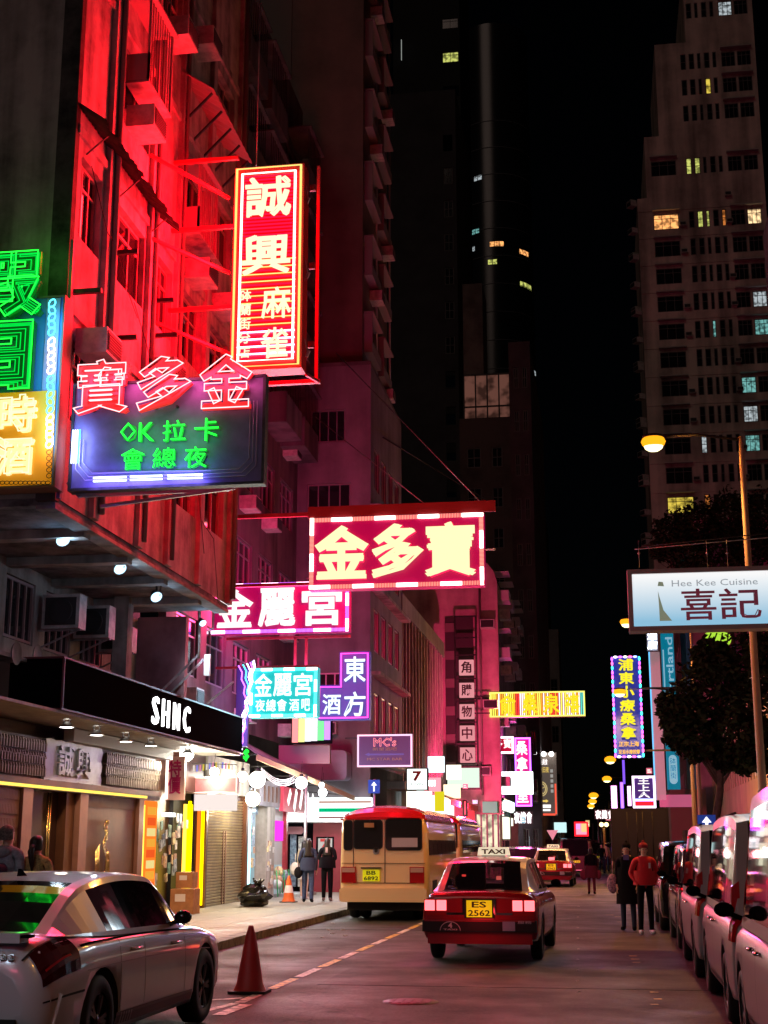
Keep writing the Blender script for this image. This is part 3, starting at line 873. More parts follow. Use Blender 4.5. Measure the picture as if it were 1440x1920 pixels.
t.frame(.03, mat('pale_pink_frame', (.6, .4, .4), .5))
t = Sign('white_board_sign', 'blank glowing white board hung under the maroon box sign', (364, 1489, 443, 1520), 33.5, .1, 'sign', panel=glow('warm_white_board', (1, .86, .8), 1.0))
b = B(); rr = random.Random(9)
ts = thing('tassel_string', 'string of small coloured pennants under the fascia end', 'bunting', at(385, 1432, Y=33.2))
pcs = [glow('pen%d' % i, c, .8) for i, c in enumerate(((1, .9, .8), (.3, .3, 1), (1, .3, .5), (.9, .7, .1)))]
for i in range(17):
    p = at(338 + i * 6, 1432 + 3 * math.sin(i * .4), Y=33.2)
    B().face([(p.x, p.y, p.z), (p.x + .055, p.y, p.z), (p.x + .03, p.y + .005, p.z - .16)]).build('pennant', pcs[i % 4], ts) if False else bx('pennant', pcs[i % 4], ts, p.x, p.y, p.z - .15, p.x + .04, p.y + .012, p.z)
B().tube([at(335, 1430, Y=33.2), at(445, 1434, Y=33.2)], .01, 4).build('string', BLACK, ts)

def bulb(x, y, Y, r, e, lab, col=(1, .93, .8), P=20, cone=False):
    p = at(x, y, Y=Y); t = thing('hanging_bulb', lab, 'light bulb', p)
    B().ball(p, r, 14, 8).build('globe', glow('bulb_%d_%s' % (e, '%02d%02d' % (col[1] * 99, col[2] * 99)), col, e), t)
    B().tube([p + Vector((0, 0, r * .9)), p + Vector((0, 0, r + .08))], r * .3, 8).tube([p + Vector((0, 0, r + .08)), p + Vector((0, .1, r + .45))], .008, 4).build('lamp_holder', IRON, t)
    L = bpy.data.lights.new('bulb_light', 'POINT'); L.energy = P * 2.2; L.color = col; L.shadow_soft_size = r * 1.2
    lo = bpy.data.objects.new('bulb_light', L); COL.objects.link(lo); lo.parent = t; lo.location = (0, -.02, -r * 1.4)
    return t
bulb(350, 1414, 32.0, .17, 14, 'large blazing bulb under the fascia above the red banner', P=90)
bulb(402, 1447, 33.3, .12, 14, 'bright bulb above the maroon box sign', P=50, col=(1, .9, .6))
bulb(455, 1456, 36.5, .14, 14, 'leftmost bulb of the dazzling cluster by the awning', P=50)
bulb(482, 1462, 36.7, .22, 14, 'largest bulb of the dazzling cluster by the awning', P=130)
bulb(474, 1498, 36.6, .2, 14, 'lowest amber bulb of the dazzling cluster by the awning', P=90, col=(1, .8, .45))
bulb(565, 1468, 39, .17, 14, 'large globe bulb in front of the red stroke sign', P=90, col=(.95, .97, 1))
bulb(603, 1472, 41, .08, 14, 'upper of two bulbs hanging before the convenience store', P=25, col=(.95, .97, 1))
bulb(605, 1486, 41, .13, 14, 'lower of two bulbs hanging before the convenience store', P=60, col=(.95, .97, 1))

# bright shop with posters
bs = thing('poster_shop', 'bright open shop front plastered with posters beside the shutter', 'shop front', (-10, 42, .13))
yy = lambda px: at(px, 1600, X=-10).y
bx('interior_wall', mat('cool_interior', (.6, .72, .75), .6), bs, -11.6, yy(463), .13, -11.4, yy(532), 3.4)
bx('side_wall', MATS['cool_interior'], bs, -11.4, yy(531), .13, -10.0, yy(532), 3.4)
bx('shop_floor', PAVE, bs, -11.4, yy(463), .1, -10.02, yy(532), .16)
bx('tube_light', glow('cool_tube', (.8, .95, 1), 8), bs, -10.6, yy(465), 2.62, -10.5, yy(480), 2.66)
bx('tube_light', glow('cool_tube', (.8, .95, 1), 8), bs, -10.6, yy(503), 2.62, -10.5, yy(525), 2.66)
L = bpy.data.lights.new('shop_light', 'POINT'); L.energy = 110; L.color = (.75, .92, 1); L.shadow_soft_size = .3
lo = bpy.data.objects.new('shop_light', L); COL.objects.link(lo); lo.parent = bs; lo.location = Vector((-10.4, yy(500), 2.3)) - ORG[bs.name]
bx('light_strip', glow('cyan_edge', (.5, 1, 1), 3), bs, -10.0, yy(465), .3, -9.96, yy(467), 2.6)
rr = random.Random(11)
for i in range(16):
    y = rr.uniform(yy(468), yy(480)); z = .9 + rr.random() * 1.6; s = rr.uniform(.15, .3)
    bx('poster', POST[(i * 2) % 5] if i % 3 else POST[2], bs, -10.06 + i * .002, y, z, -10.05 + i * .002, y + s * 1.2, z + s)
bx('pillar', CONC, bs, -10.1, yy(484), .13, -9.75, yy(499), 2.75)
for i in range(16):
    y = rr.uniform(yy(484), yy(496)); z = .4 + rr.random() * 1.2
    bx('handbill', POST[rr.choice((0, 1, 3))], bs, -9.75, y, z, -9.742 + i * .001, y + .22, z + .16)
bx('magenta_poster', glow('magenta_light', (1, .05, .75), 1.3), bs, -9.98, yy(503), 1.75, -9.94, yy(527), 2.35)
bx('pale_panel', mat('pale_panel', (.55, .6, .62), .6), bs, -10.0, yy(502), 1.05, -9.985, yy(528), 2.7)
bx('red_post', REDM, bs, -10.0, yy(529), .13, -9.88, yy(532), 2.7)
for i in range(4):
    y = rr.uniform(yy(503), yy(525)); B().ball((-9.8, y, .5 + i * .12), .16, 8, 5).build('shop_goods', POST[i % 5] if i else WHITEM, bs)
b = B()
for i in range(6): b.tube([(-9.7, yy(504) + i * .32, .14), (-9.75, yy(504) + i * .32, .9)], .02, 5)
b.build('green_rail', mat('green_rail', (.05, .4, .12), .4), bs)
bx('step', STEEL, bs, -9.9, yy(505), .131, -9.0, yy(528) + .5, .22)
# signboards above it
t, a, c = east_sign('vertical_plank_sign', 'weathered grey signboard with brown carved strokes under the awning', 487, 528, 1480, -9.7, 2.72, 3.45, .12, GREYW)
for i in range(5): bx('stroke', BRN, t, -9.7, a + .5 + i * .5, 2.85, -9.68, a + .72 + i * .5, 3.3)
t, a, c = east_sign('red_stroke_sign', 'red signboard with tall white brush strokes under the awning', 531, 575, 1500, -9.6, 2.62, 3.35, .12, mat('sign_red', (.55, .03, .08), .5))
for i, (h0, h1) in enumerate(((.25, .62), (.08, .66), (.15, .7), (.05, .66), (.2, .6))):
    b = B(); b.beam((-9.585, a + .6 + i * .85, 2.62 + h0), (-9.585, a + .95 + i * .85, 2.62 + h1), .02, .22); b.build('stroke', glow('sign_white', (1, .97, .95), 1.6), t)
# wires
b = B()
for i in range(4):
    p0, p1 = at(490, 1440 + i * 3, Y=37), at(560, 1450 + i * 4, Y=40)
    b.tube([p0.lerp(p1, k / 8) - Vector((0, 0, .25 * math.sin(math.pi * k / 8))) for k in range(9)], .012, 4)
tag(b.build('hanging_cable', mat('white_cable', (.7, .7, .7), .5)), 'looped white cables strung between the bulbs', 'cable')
# awning
aw = thing('awning', 'long pale sloping awning with an orange edge over the shops', 'awning', at(570, 1450, Y=41))
A0, A1 = at(482, 1414, Y=36.5), at(664, 1492, Y=45.5)
W0, W1 = Vector((-10.0, 36.5, A0.z + .55)), Vector((-9.9, 45.6, A1.z + .75))
b = B(); k = 22
for i in range(k):
    p, q = A0.lerp(A1, i / k), A0.lerp(A1, (i + 1) / k); r, s = W0.lerp(W1, i / k), W0.lerp(W1, (i + 1) / k); o = Vector((0, 0, .03 if i % 2 else 0))
    b.face([p + o, q + o, s + o, r + o]); b.face([p + o - Vector((0, 0, .02)), r + o - Vector((0, 0, .02)), s + o - Vector((0, 0, .02)), q + o - Vector((0, 0, .02))])
b.build('sheet', mat('awning_canvas', (.45, .38, .3), .7, var=.2, scale=2), aw)
B().beam(A0 - Vector((0, 0, .08)), A1 - Vector((0, 0, .08)), .05, .14).build('edge_board', mat('awning_edge', (.6, .36, .2), .6), aw)
for i in range(5): B().beam(A0.lerp(A1, i / 4), W0.lerp(W1, i / 4) - Vector((0, 0, .6)), .03).build('strut', IRON, aw)
p = at(455, 1560, Y=44)
po = thing('awning_post', 'slim grey steel post under the awning by the two women', 'post', (at(572, 1600, Y=40).x, 40, .13))
B().tube([(ORG[po.name].x, 40, .13), (ORG[po.name].x, 40, 3.6)], .05, 8).build('shaft', STEEL, po)
# rubbish bag
gb = thing('rubbish_bag', 'black plastic rubbish bag slumped at the foot of the poster pillar', 'rubbish bag', (*at(476, 1700, Z=.13).xy, .131))
c0 = ORG[gb.name]; b = B(); rr = random.Random(4); rings = []
for i in range(9):
    f = i / 8; r = (.46 + .05 * math.sin(i * 2)) * math.sin(math.pi * min(1, .12 + f * .8)) ** .7 * (1 - .25 * f); rings.append([(c0.x + (r + rr.uniform(-.06, .06)) * math.cos(a), c0.y + (r * .8 + rr.uniform(-.06, .06)) * math.sin(a), c0.z + f * .55 + rr.uniform(-.02, .02) * (i > 0)) for a in np.linspace(0, 2 * math.pi, 15)[:-1]])
b.loft(rings, sm=False); b.build('bag', mat('black_plastic', (.01, .01, .01), .22), gb)
b = B()
for i in range(5):
    a = i * 1.3; b.tube([(c0.x + .1, c0.y, c0.z + .5), (c0.x + .1 + .07 * math.cos(a), c0.y + .05 * math.sin(a), c0.z + .6), (c0.x + .1 + .16 * math.cos(a), c0.y + .1 * math.sin(a), c0.z + .66 + .04 * math.sin(a * 2))], [.07, .045, .02], 5)
b.build('knot', mat('black_plastic', (.01, .01, .01), .22), gb)

# ================================================================== left: corner building with the convenience store, and the tower on it
b3 = thing('corner_building', 'grey corner block facing the lane above the striped store fascia', 'building', (-9, 46, 0))
FY = 46.0
xr = -7.7; xl = -10.3
ops = [(.35, 9.3, 1.9, 10.6), (.35, 12.6, 1.9, 13.9), (.45, 6.1, 1.7, 7.3), (.45, 15.4, 1.7, 16.6)]
b = B(); wall(b, (xl, FY, 4.2), (1, 0, 0), (0, -1, 0), xr - xl, 14.0, [(o[0], o[1] - 4.2, o[2], o[3] - 4.2) for o in ops], .2); b.build('lane_wall', GREYW, b3)
for o in ops: window(b3, (xl + o[0] + .01, FY + .1, o[1] + .01), o[2] - o[0] - .02, o[3] - o[1] - .02, 0, nx=4, fm=ALU)
acunit(b3, (xl + .9, FY, 10.9), 0); acunit(b3, (xl + 1.2, FY, 5.2), 0)
ops = [(.8 + i * 1.6, 1.0 + k * 2.9, 1.9 + i * 1.6, 2.5 + k * 2.9) for i in range(4) for k in range(4)]
b = B(); wall(b, (xr, FY, 4.2), (0, 1, 0), (1, 0, 0), 7.5, 14.0, ops, .2); b.build('street_wall', GREYW, b3)
for o in ops: window(b3, (xr - .1, FY + o[0] + .01, 4.2 + o[1] + .01), 1.08, 1.48, R_(90), nx=2)
for k in range(4): bx('ledge', CONC, b3, xr, FY, 4.3 + k * 2.9, xr + .35, FY + 7.5, 4.42 + k * 2.9)
bx('roof', DARKW, b3, -16, FY + .01, 18.2, xr - .01, FY + 7.5, 18.35)
LAV = mat('purple_lit_canopy', (.36, .3, .45), .4, var=.1, scale=2)  # lavender colour carries the purple light falling on the canopy
B().rrect((at(605, 1445, Y=45.8).x, 45.9, at(605, 1437, Y=45.8).z), 1.9, .95, .15, .9, N=(0, -1, 0), m=0).build('entrance_canopy', LAV, b3)
bx('lower_wall', GREYW, b3, xl, FY, 3.15, xr, FY + .2, 4.2)

st = thing('convenience_store', 'convenience store with white striped fascia and dark red wall', 'store', (-9, FY, .13))
SW = glow('store_fascia_white', (.92, 1, .98), 1.7)
def fz(y): return at(600, y, Y=FY).z
def fx(x): return at(x, 1520, Y=FY).x
bx('fascia', SW, st, fx(531), FY - .35, fz(1541), xr + .1, FY - .05, fz(1496))
for (y0_, y1_, m_, nm) in ((1503, 1506, glow('stripe_orange', (.9, .25, .12), .5), 'stripe'), (1516, 1523, glow('stripe_green', (0, .62, .28), .9), 'stripe'), (1532, 1535, glow('stripe_red', (.6, .15, .15), .5), 'stripe')):
    bx(nm, m_, st, fx(602), FY - .36, fz(y1_), xr + .1, FY - .351, fz(y0_))
MAR = mat('maroon_store_wall', (.3, .025, .04), .45, var=.1, scale=2)
bx('store_wall', MAR, st, fx(588), FY - .02, .13, xr, FY + .2, fz(1542))
bx('store_wall', MAR, st, fx(532), FY - .02, .13, fx(540), FY + .2, fz(1542))
bx('doorway', BLACKG, st, fx(540), FY + .1, .13, fx(588), FY + .2, fz(1542))
bx('door_shelf', POST[2], st, fx(545), FY + .0, .3, fx(556), FY + .1, 2.2)
bx('door_shelf', POST[0], st, fx(560), FY + .02, .3, fx(572), FY + .1, 1.9)
b = B(); b.prism([(0, 0), (.62, 0), (.72, .12), (.62, .24), (0, .24)], .06, (fx(533), FY - .06, fz(1564)), (1, 0, 0), (0, 0, 1), (0, -1, 0)); b.build('arrow_sign', mat('dusty_rose', (.5, .22, .25), .5), st)
bx('poster_frame', BLACKG, st, fx(594), FY - .06, fz(1601), fx(627), FY - .021, fz(1569))
bx('poster', mat('poster_grey', (.45, .45, .45), .5), st, fx(598), FY - .075, fz(1598), fx(624), FY - .061, fz(1572))
b = B(); put_glyph(b, '7', (fx(602), FY - .076, fz(1594)), (1, 0, 0), (0, 0, 1), (0, -1, 0), .36, .36, .01, bold=.05); b.build('numeral', mat('seven_red', (.6, .03, .03), .5), st)
L = bpy.data.lights.new('store_light', 'AREA'); L.energy = 60; L.size = 2.4; L.size_y = .2; L.shape = 'RECTANGLE'; L.color = (.9, 1, .95)
lo = bpy.data.objects.new('store_light', L); COL.objects.link(lo); lo.parent = st; lo.location = (-.1, -.6, 2.3); lo.rotation_euler = (R_(-35), 0, 0)
bx('lightbox_soffit', STEEL, st, fx(531), FY - .35, fz(1543), xr + .1, FY - .05, fz(1541) - .002)

tw = thing('high_rise_block', 'tall dark slim high rise with bay windows rising behind the red mahjong sign', 'high-rise', (-12, FY + .5, 18.3))
tx = -8.1
ops = [(1.0 + i * 3.2, .9 + k * 3.0, 2.4 + i * 3.2, 2.3 + k * 3.0) for i in range(2) for k in range(10)]
b = B(); wall(b, (-15, FY + .5, 18.3), (1, 0, 0), (0, -1, 0), tx + 15, 34, []); b.build('front_wall', TILEW, tw)
bx('front_band', mat('darker_tile', (.17, .12, .11), .6), tw, -12.2, FY + .46, 18.3, -10.9, FY + .5, 52)
ops = [(.3 + i * 2.7, .8 + k * 3.0, 2.6 + i * 2.7, 2.3 + k * 3.0) for i in range(2) for k in range(11)]
b = B(); wall(b, (tx, FY + .5, 18.3), (0, 1, 0), (1, 0, 0), 5.8, 34, ops, .2); b.build('street_wall', TILEW, tw)
bayb = B(); bayb.box(0, 0, 0, .3, 2.1, .1); bayb.box(0, 0, .1, .3, .06, 1.5); bayb.box(.25, .06, .1, .3, 2.1, .45); bayb.box(0, -.05, 1.5, .36, 2.15, 1.57)
bay = bayb.mesh('bay_window', mat('bay_grey', (.22, .2, .2), .7))
for k in range(11):
    for i in range(2):
        o = ops[i * 11 + k]
        inst(bay, 'bay_window', tw, (tx, FY + .5 + o[0] + .1, 18.3 + o[1] - .1))
        window(tw, (tx - .1, FY + .5 + o[0] + .01, 18.3 + o[1] + .01), 2.28, 1.48, R_(90), nx=3)
        if (k + i) % 2: acunit(tw, (tx + .02, FY + .5 + o[0] + 1.6, 18.3 + o[1] - .62), R_(90))
for yy_ in (FY + 2.95, FY + 6.25): B().tube([(tx + .12, yy_, 18.3), (tx + .12, yy_, 52)], .05, 6).build('drain_pipe', ALU, tw)

# building with vertical fins
b4 = thing('finned_building', 'low building with rows of tall vertical concrete fins', 'building', (-9, 54, 0))
bx('body', DARKW, b4, -15, 53.5, 0, -8.3, 68, 10.6)
fm_ = B().box(0, 0, 0, .62, .16, 6.6).mesh('fin', mat('fin_concrete', (.32, .26, .25), .8, var=.4, scale=1.5, streak=.6))
for i in range(15): inst(fm_, 'fin', b4, (-8.3, 53.6 + i * .96, 4.0))
bx('parapet', GREYW, b4, -8.4, 53.4, 10.6, -7.66, 68, 11.3)
bx('fin_base', GREYW, b4, -8.3, 53.5, 3.7, -7.6, 68, 4.0)
for k in range(3): bx('glazing_band', GLASSD, b4, -8.299, 53.6, 4.4 + k * 2.1, -8.27, 67.9, 5.9 + k * 2.1)

# pink end wall building with the shopping centre squares
b5 = thing('pink_building', 'tall pink lit end wall with black stain above the white store', 'building', (-7, 70, 0))
pr = at(934, 1200, Y=70).x; pt = at(900, 1045, Y=70).z; p_l = -12.0
poly = [(0, 0), (pr - p_l, 0), (pr - p_l, pt - 1.5)] + [(pr - p_l - 1.3 + 1.3 * math.cos(a), pt - 1.5 + 1.5 * math.sin(a)) for a in np.linspace(.2, math.pi / 2, 5)] + [(0, pt)]
B().prism(poly, .5, (p_l, 70.5, 0), (1, 0, 0), (0, 0, 1), (0, -1, 0)).build('end_wall', PINKP, b5)
b = B(); ops = [(.8 + i * 3.0, 1.0 + k * 3, 2.4 + i * 3.0, 2.4 + k * 3) for i in range(5) for k in range(4)]
wall(b, (pr - .25, 70.5, 4), (0, 1, 0), (1, 0, 0), 16, pt - 5, ops, .2); b.build('street_wall', GREYW, b5)
for o in ops:
    window(b5, (pr - .35, 70.5 + o[0] + .01, 4 + o[1] + .01), 1.58, 1.38, R_(90), nx=2)
    if rng.random() < .8: acunit(b5, (pr - .2, 70.5 + o[0] + .7, 4 + o[1] - .5), R_(90), 1.2)
    if rng.random() < .5:
        bb = B(); y = 70.5 + o[0]; z = 4 + o[1]; bx('cage_hood', mat('cage_grey', (.4, .38, .4), .6), b5, pr - .24, y, z + 1.45, pr + .5, y + 1.6, z + 1.5); bb.box(pr + .45, y, z, pr + .5, y + 1.6, z + .5); bb.box(pr - .24, y, z - .02, pr + .5, y + 1.6, z); bb.box(pr - .24, y, z, pr + .45, y + .05, z + .5)
        bb.build('window_cage', mat('cage_grey', (.4, .38, .4), .6), b5)
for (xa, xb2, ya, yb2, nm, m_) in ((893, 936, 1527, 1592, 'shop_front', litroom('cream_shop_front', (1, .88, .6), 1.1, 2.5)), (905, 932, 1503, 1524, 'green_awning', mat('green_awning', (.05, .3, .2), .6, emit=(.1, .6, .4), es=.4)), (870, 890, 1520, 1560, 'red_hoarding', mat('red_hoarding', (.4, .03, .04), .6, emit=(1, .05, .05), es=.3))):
    p0, p1 = at(xa, yb2, Y=69.3), at(xb2, ya, Y=69.3); bx(nm, m_, b5, p0.x, 69.2, max(p0.z, .2), p1.x, 69.5, p1.z)
for xx in (893, 903, 914, 925, 935): p0 = at(xx, 1592, Y=69.1); bx('mullion', IRON, b5, p0.x - .04, 69.1, .2, p0.x + .04, 69.19, at(xx, 1527, Y=69.1).z)
acs = random.Random(6)
for (x, y) in ((915, 1180), (921, 1330), (908, 1455)): p0 = at(x, y, Y=70); acunit(b5, (p0.x, 69.99, p0.z), 0, 1.1)
B().tube([(pr - .9, 69.9, 4), (pr - .9, 69.9, pt - 1)], .06, 6).build('drain_pipe', MATS['old_pipe'], b5)
DK = mat('dark_recess', (.05, .03, .035), .8)
bx('dark_glazing', DK, b5, at(836, 1300, Y=70).x, 69.9, 5.5, at(889, 1300, Y=70).x, 70.0, at(860, 1158, Y=70).z)
for k in range(6):
    z = at(860, 1165 + k * 52, Y=70).z; bx('spandrel', mat('dusky_spandrel', (.2, .12, .13), .8), b5, at(836, 1300, Y=70).x, 69.85, z - .55, at(856, 1300, Y=70).x, 69.9, z - .1)
sc_ = thing('shopping_centre_sign', 'column of five square character boxes on an iron frame, pink lit wall behind', 'sign', (at(876, 1400, Y=69.4).x, 69.4, at(876, 1440, Y=69.4).z))
xa_, xb_ = at(862, 1300, Y=69.4).x, at(889, 1300, Y=69.4).x
SQ = glow('square_box_face', (1, .36, .4), .8)
for ch, y0_, y1_ in (('角', 1238, 1266), ('購', 1281, 1308), ('物', 1321, 1348), ('中', 1361, 1389), ('心', 1402, 1430)):
    za, zb = at(876, y1_, Y=69.4).z, at(876, y0_, Y=69.4).z
    o = bx('character_box', SQ, sc_, xa_, 69.2, za, xb_, 69.5, zb)
    b = B(); put_glyph(b, ch, (xa_ + .1, 69.195, za + .08), (1, 0, 0), (0, 0, 1), (0, -1, 0), xb_ - xa_ - .2, zb - za - .16, .02, bold=.02)
    g_ = b.mesh('character', mat('sign_ink', (.02, .008, .01), .6), ORG[sc_.name]); g_ = bpy.data.objects.new('character', g_); COL.objects.link(g_); g_.parent = o
b = B()
zt, zb = at(876, 1155, Y=69.4).z, at(876, 1440, Y=69.4).z
for x in (xa_ - .25, xb_ + .08): b.box(x, 69.45, zb, x + .07, 69.55, zt)
for y in (1155, 1195, 1228, 1272, 1314, 1354, 1395, 1436):
    z = at(876, y, Y=69.4).z; b.box(xa_ - .25, 69.44, z - .03, xb_ + .15, 69.56, z + .03)
for y in (1305, 1337): z = at(900, y, Y=69.4).z; b.box(xb_, 69.44, z - .03, at(918, 1300, Y=69.4).x, 69.5, z + .03)
b.build('iron_frame', IRON, sc_)

# ================================================================== far dark towers
def tower(name, label, rect, Y, depth, m, cols, fh, lit=(), ww=.55, wh=.5, side=None, zb=0.0, cat='high-rise', bands=False, y_from=None, rowsep=None):
    """a block whose front fills a photo rectangle at depth Y; lit = [(px, py, material)]"""
    x0, y0, x1, y1 = rect
    a, c = at(x0, (y0 + y1) / 2, Y=Y).x, at(x1, (y0 + y1) / 2, Y=Y).x
    zt = at((x0 + x1) / 2, y0, Y=Y).z
    t = thing(name, label, cat, ((a + c) / 2, Y, zb))
    L = c - a; H = zt - zb; ops = []; n = int((H - 1) / fh)
    for k in range(n):
        for (u0, u1) in cols: ops.append((u0 * L, k * fh + fh * .35, u1 * L, k * fh + fh * (.35 + wh)))
    b = B(); wall(b, (a, Y, zb), (1, 0, 0), (0, -1, 0), L, H, ops, .25)
    b.face([(a, Y, zb), (a, Y, zt), (a, Y + depth, zt), (a, Y + depth, zb)]); b.face([(c, Y, zb), (c, Y + depth, zb), (c, Y + depth, zt), (c, Y, zt)])
    b.face([(a, Y, zt), (c, Y, zt), (c, Y + depth, zt), (a, Y + depth, zt)])
    b.build('walls', m, t)
    return t, ops, a, L, zt


def scr(P):
    d = Vector(P) - EYE; k = F / d.dot(FW)
    return 720 + d.dot(RT) * k, 960 - d.dot(UP) * k


def fill(t, ops, a, Y, zb, lits, nxf=lambda w: 2, mind=16, vis=None):
    S = [scr((a + (o[0] + o[2]) / 2, Y, zb + (o[1] + o[3]) / 2)) for o in ops]; lit = {}
    for (lx, ly, mm) in lits:
        if not S: break
        q = min(range(len(S)), key=lambda i: math.hypot(S[i][0] - lx, S[i][1] - ly) + (1e3 if i in lit else 0))
        if math.hypot(S[q][0] - lx, S[q][1] - ly) < mind: lit[q] = mm
    for i, o in enumerate(ops):
        P = (a + o[0] + .01, Y + .12, zb + o[1] + .01); sx, sy = S[i]
        if sy < -40 or sx > 1480: continue
        if vis and not vis(sx, sy): continue
        window(t, P, o[2] - o[0] - .02, o[3] - o[1] - .02, 0, pane=lit.get(i, GLASSD), nx=nxf(o[2] - o[0]), fm=mat('far_frame', (.12, .1, .1), .6), t=.07, transom=.72 if o[2] - o[0] > 1.2 else .5)


WARM = litroom('warm_room', (1, .42, .13), 1.5); WARM2 = litroom('pale_warm_room', (1, .68, .35), 1.5); YG = litroom('green_yellow_room', (.8, .85, .2), .8)
CY = litroom('cyan_room', (.3, .8, .75), .55, 3); COOL = litroom('cool_room', (.75, .85, .9), .6, 3); YEL = litroom('yellow_room', (1, .75, .1), .8); ORR = litroom('orange_room', (1, .3, .06), .6)
TWM = mat('tower_concrete', (.62, .5, .43), .85, var=.4, scale=.3, streak=.6)
TY = 140.0
lits = [(1424, 37, YEL), (1362, 40, COOL), (1326, 162, YEL), (1380, 272, WARM), (1430, 270, COOL), (1277, 340, YG), (1315, 330, YG), (1264, 390, WARM), (1316, 391, YG), (1334, 391, YG), (1364, 393, ORR),
        (1410, 392, WARM2), (1412, 576, COOL), (1340, 625, CY), (1420, 628, CY), (1410, 697, CY), (1420, 752, COOL), (1420, 812, CY), (1295, 822, COOL), (1273, 948, YEL), (1325, 944, ORR)]
ax = at(1219, 900, Y=TY).x; dx = at(1222 + 250, 900, Y=TY).x; LW = dx - ax
sx_ = lambda px: (at(px + 6, 900, Y=TY).x - ax)
fh = 61 / 2700 * TY * .985
t = thing('residential_tower', 'stepped residential tower with scattered lit windows on the right', 'high-rise', (ax + 6, TY, 0))
zbase = at(1300, 978, Y=TY).z - 6 * fh
ops = []
steps = [(0, at(1240, 370, Y=TY).z), (sx_(1232), at(1240, 255, Y=TY).z), (sx_(1262), at(1300, 78, Y=TY).z), (sx_(1326), at(1340, -60, Y=TY).z)]
def topat(u):
    z = 0
    for s0, zt in steps:
        if u >= s0 - .01: z = max(z, zt)
    return z
cols = [(1243, 1293), (1313, 1324), (1330, 1341), (1347, 1354), (1361, 1372), (1378, 1386), (1396, 1424), (1428, 1456)]
k = 0
allops = []
while True:
    z0 = zbase + k * fh + .9
    if z0 > steps[-1][1]: break
    for (xa, xb) in cols:
        u0, u1 = sx_(xa), sx_(xb)
        if z0 + 2 < topat(u0) and u1 < LW: allops.append((u0, z0, u1, z0 + (1.9 if u1 - u0 < 1 else 1.75)))
    k += 1
prev = 0.0
for i, (s0, zt) in enumerate(steps):
    sec_ops = [o for o in allops if o[0] > s0 - .01 and o[1] > prev and o[3] < zt]
    mid = [o for o in allops if o[1] <= prev < o[3]]
    b = B(); wall(b, (ax + s0, TY + i * .004, prev), (1, 0, 0), (0, -1, 0), LW - s0, zt - prev, [(o[0] - s0, o[1] - prev, o[2] - s0, o[3] - prev) for o in sec_ops], .3)
    b.face([(ax + s0, TY, prev), (ax + s0, TY, zt), (ax + s0, TY + 14, zt), (ax + s0, TY + 14, prev)])
    b.face([(ax + s0, TY, zt), (ax + LW, TY, zt), (ax + LW, TY + 14, zt), (ax + s0, TY + 14, zt)])
    b.build('walls', TWM, t)
    fill(t, sec_ops, ax, TY, 0, lits, nxf=lambda w: 3 if w > 1.2 else 1, mind=33)
    for o in sec_ops:
        if o[2] - o[0] > 1.2 and o[1] > 20:
            if scr((ax + o[0], TY, o[3]))[1] > -20: bx('window_hood', mat('hood_grey', (.45, .42, .4), .7), t, ax + o[0] - .1, TY - .5, o[3] + .35, ax + o[2] + .1, TY - .002, o[3] + .45)
    prev = zt
for k in range(2, 22, 1):
    z = zbase + k * fh
    if z < steps[0][1]:
        bx('floor_line', TWM, t, ax, TY - .06, z - .06, ax + LW, TY - .003, z + .05)
        for px_ in (1300, 1392): xx_ = ax + sx_(px_); acunit(t, (xx_, TY - .02, z + 1.1), 0, 1.0) if (k * 7 + px_) % 3 else None
        acunit(t, (ax - .35, TY + 1, z + 1.0), R_(-60), 1.4)
        if k % 2: acunit(t, (ax - .3, TY + 3, z + 2.1), R_(-60), 1.4)

# round glass tower, slab tower and other dark bulk in the middle
RG = mat('black_curtain_wall', (.015, .016, .02), .25)
t = thing('round_tower', 'dark round glass tower with a few lit floors beyond the street', 'high-rise', (*at(935, 900, Y=230).xy, 0))
c = ORG[t.name]; rad = 6.6
b = B(); b.lathe([(rad, 0), (rad, 150)], (c.x, c.y + rad, 0), 40); b.build('curtain_wall', RG, t)
BAND = mat('pale_floor_band', (.2, .2, .22), .5)
for k in range(24):
    z = 8 + k * 5.3
    b = B(); b.lathe([(rad + .01, z), (rad + .1, z + .02), (rad + .1, z + .1), (rad + .01, z + .12)], (c.x, c.y + rad, 0), 40); b.build('floor_band', BAND, t)
for (px, py, wpx, mm) in ((865 + 18, 462, 26, COOL), (932, 457, 32, WARM), (982, 463, 36, WARM), (924, 491, 20, YG), (986, 524, 40, YG), (1000, 682, 16, COOL), (896, 331, 8, COOL), (891, 430, 6, CY), (972, 706, 8, COOL), (982, 740, 24, WARM2), (840, 118, 38, YG)):
    z = at(px, py, Y=230).z; xx = at(px, py, Y=230).x; hw = wpx / 2700 * 230 / 2
    if px == 840: continue
    k = max(-.97, min(.97, (xx - c.x) / rad)); an = math.asin(k)
    b = B(); n = max(2, int(hw * 2 / .8)); 
    for i in range(n):
        a0 = an + (i - n / 2) * .13; a1 = a0 + .11
        f = lambda a, zz: (c.x + (rad + .03) * math.sin(a), c.y + rad - (rad + .03) * math.cos(a), zz)
        b.face([f(a0, z - .45), f(a1, z - .45), f(a1, z + .45), f(a0, z + .45)])
    b.build('window', mm, t)
t, ops, a, L, zt = tower('slab_tower', 'plain unlit slab tower between the left row and the round tower', (724, 172, 862, 1500), 120, 15, mat('near_black_wall', (.05, .045, .05), .9, var=.2, scale=.3), [(.82, .95)], 3.4)
fill(t, ops, a, 120, 0, [(846, 412, COOL)], mind=12, vis=lambda x, y: 300 < y < 700)
t, ops, a, L, zt = tower('dark_tower', 'black tower with one pale window band at the top centre', (738, -200, 870, 1500), 170, 15, mat('black_wall', (.02, .02, .022), .9), [(.74, .98)], 5.2, wh=.3)
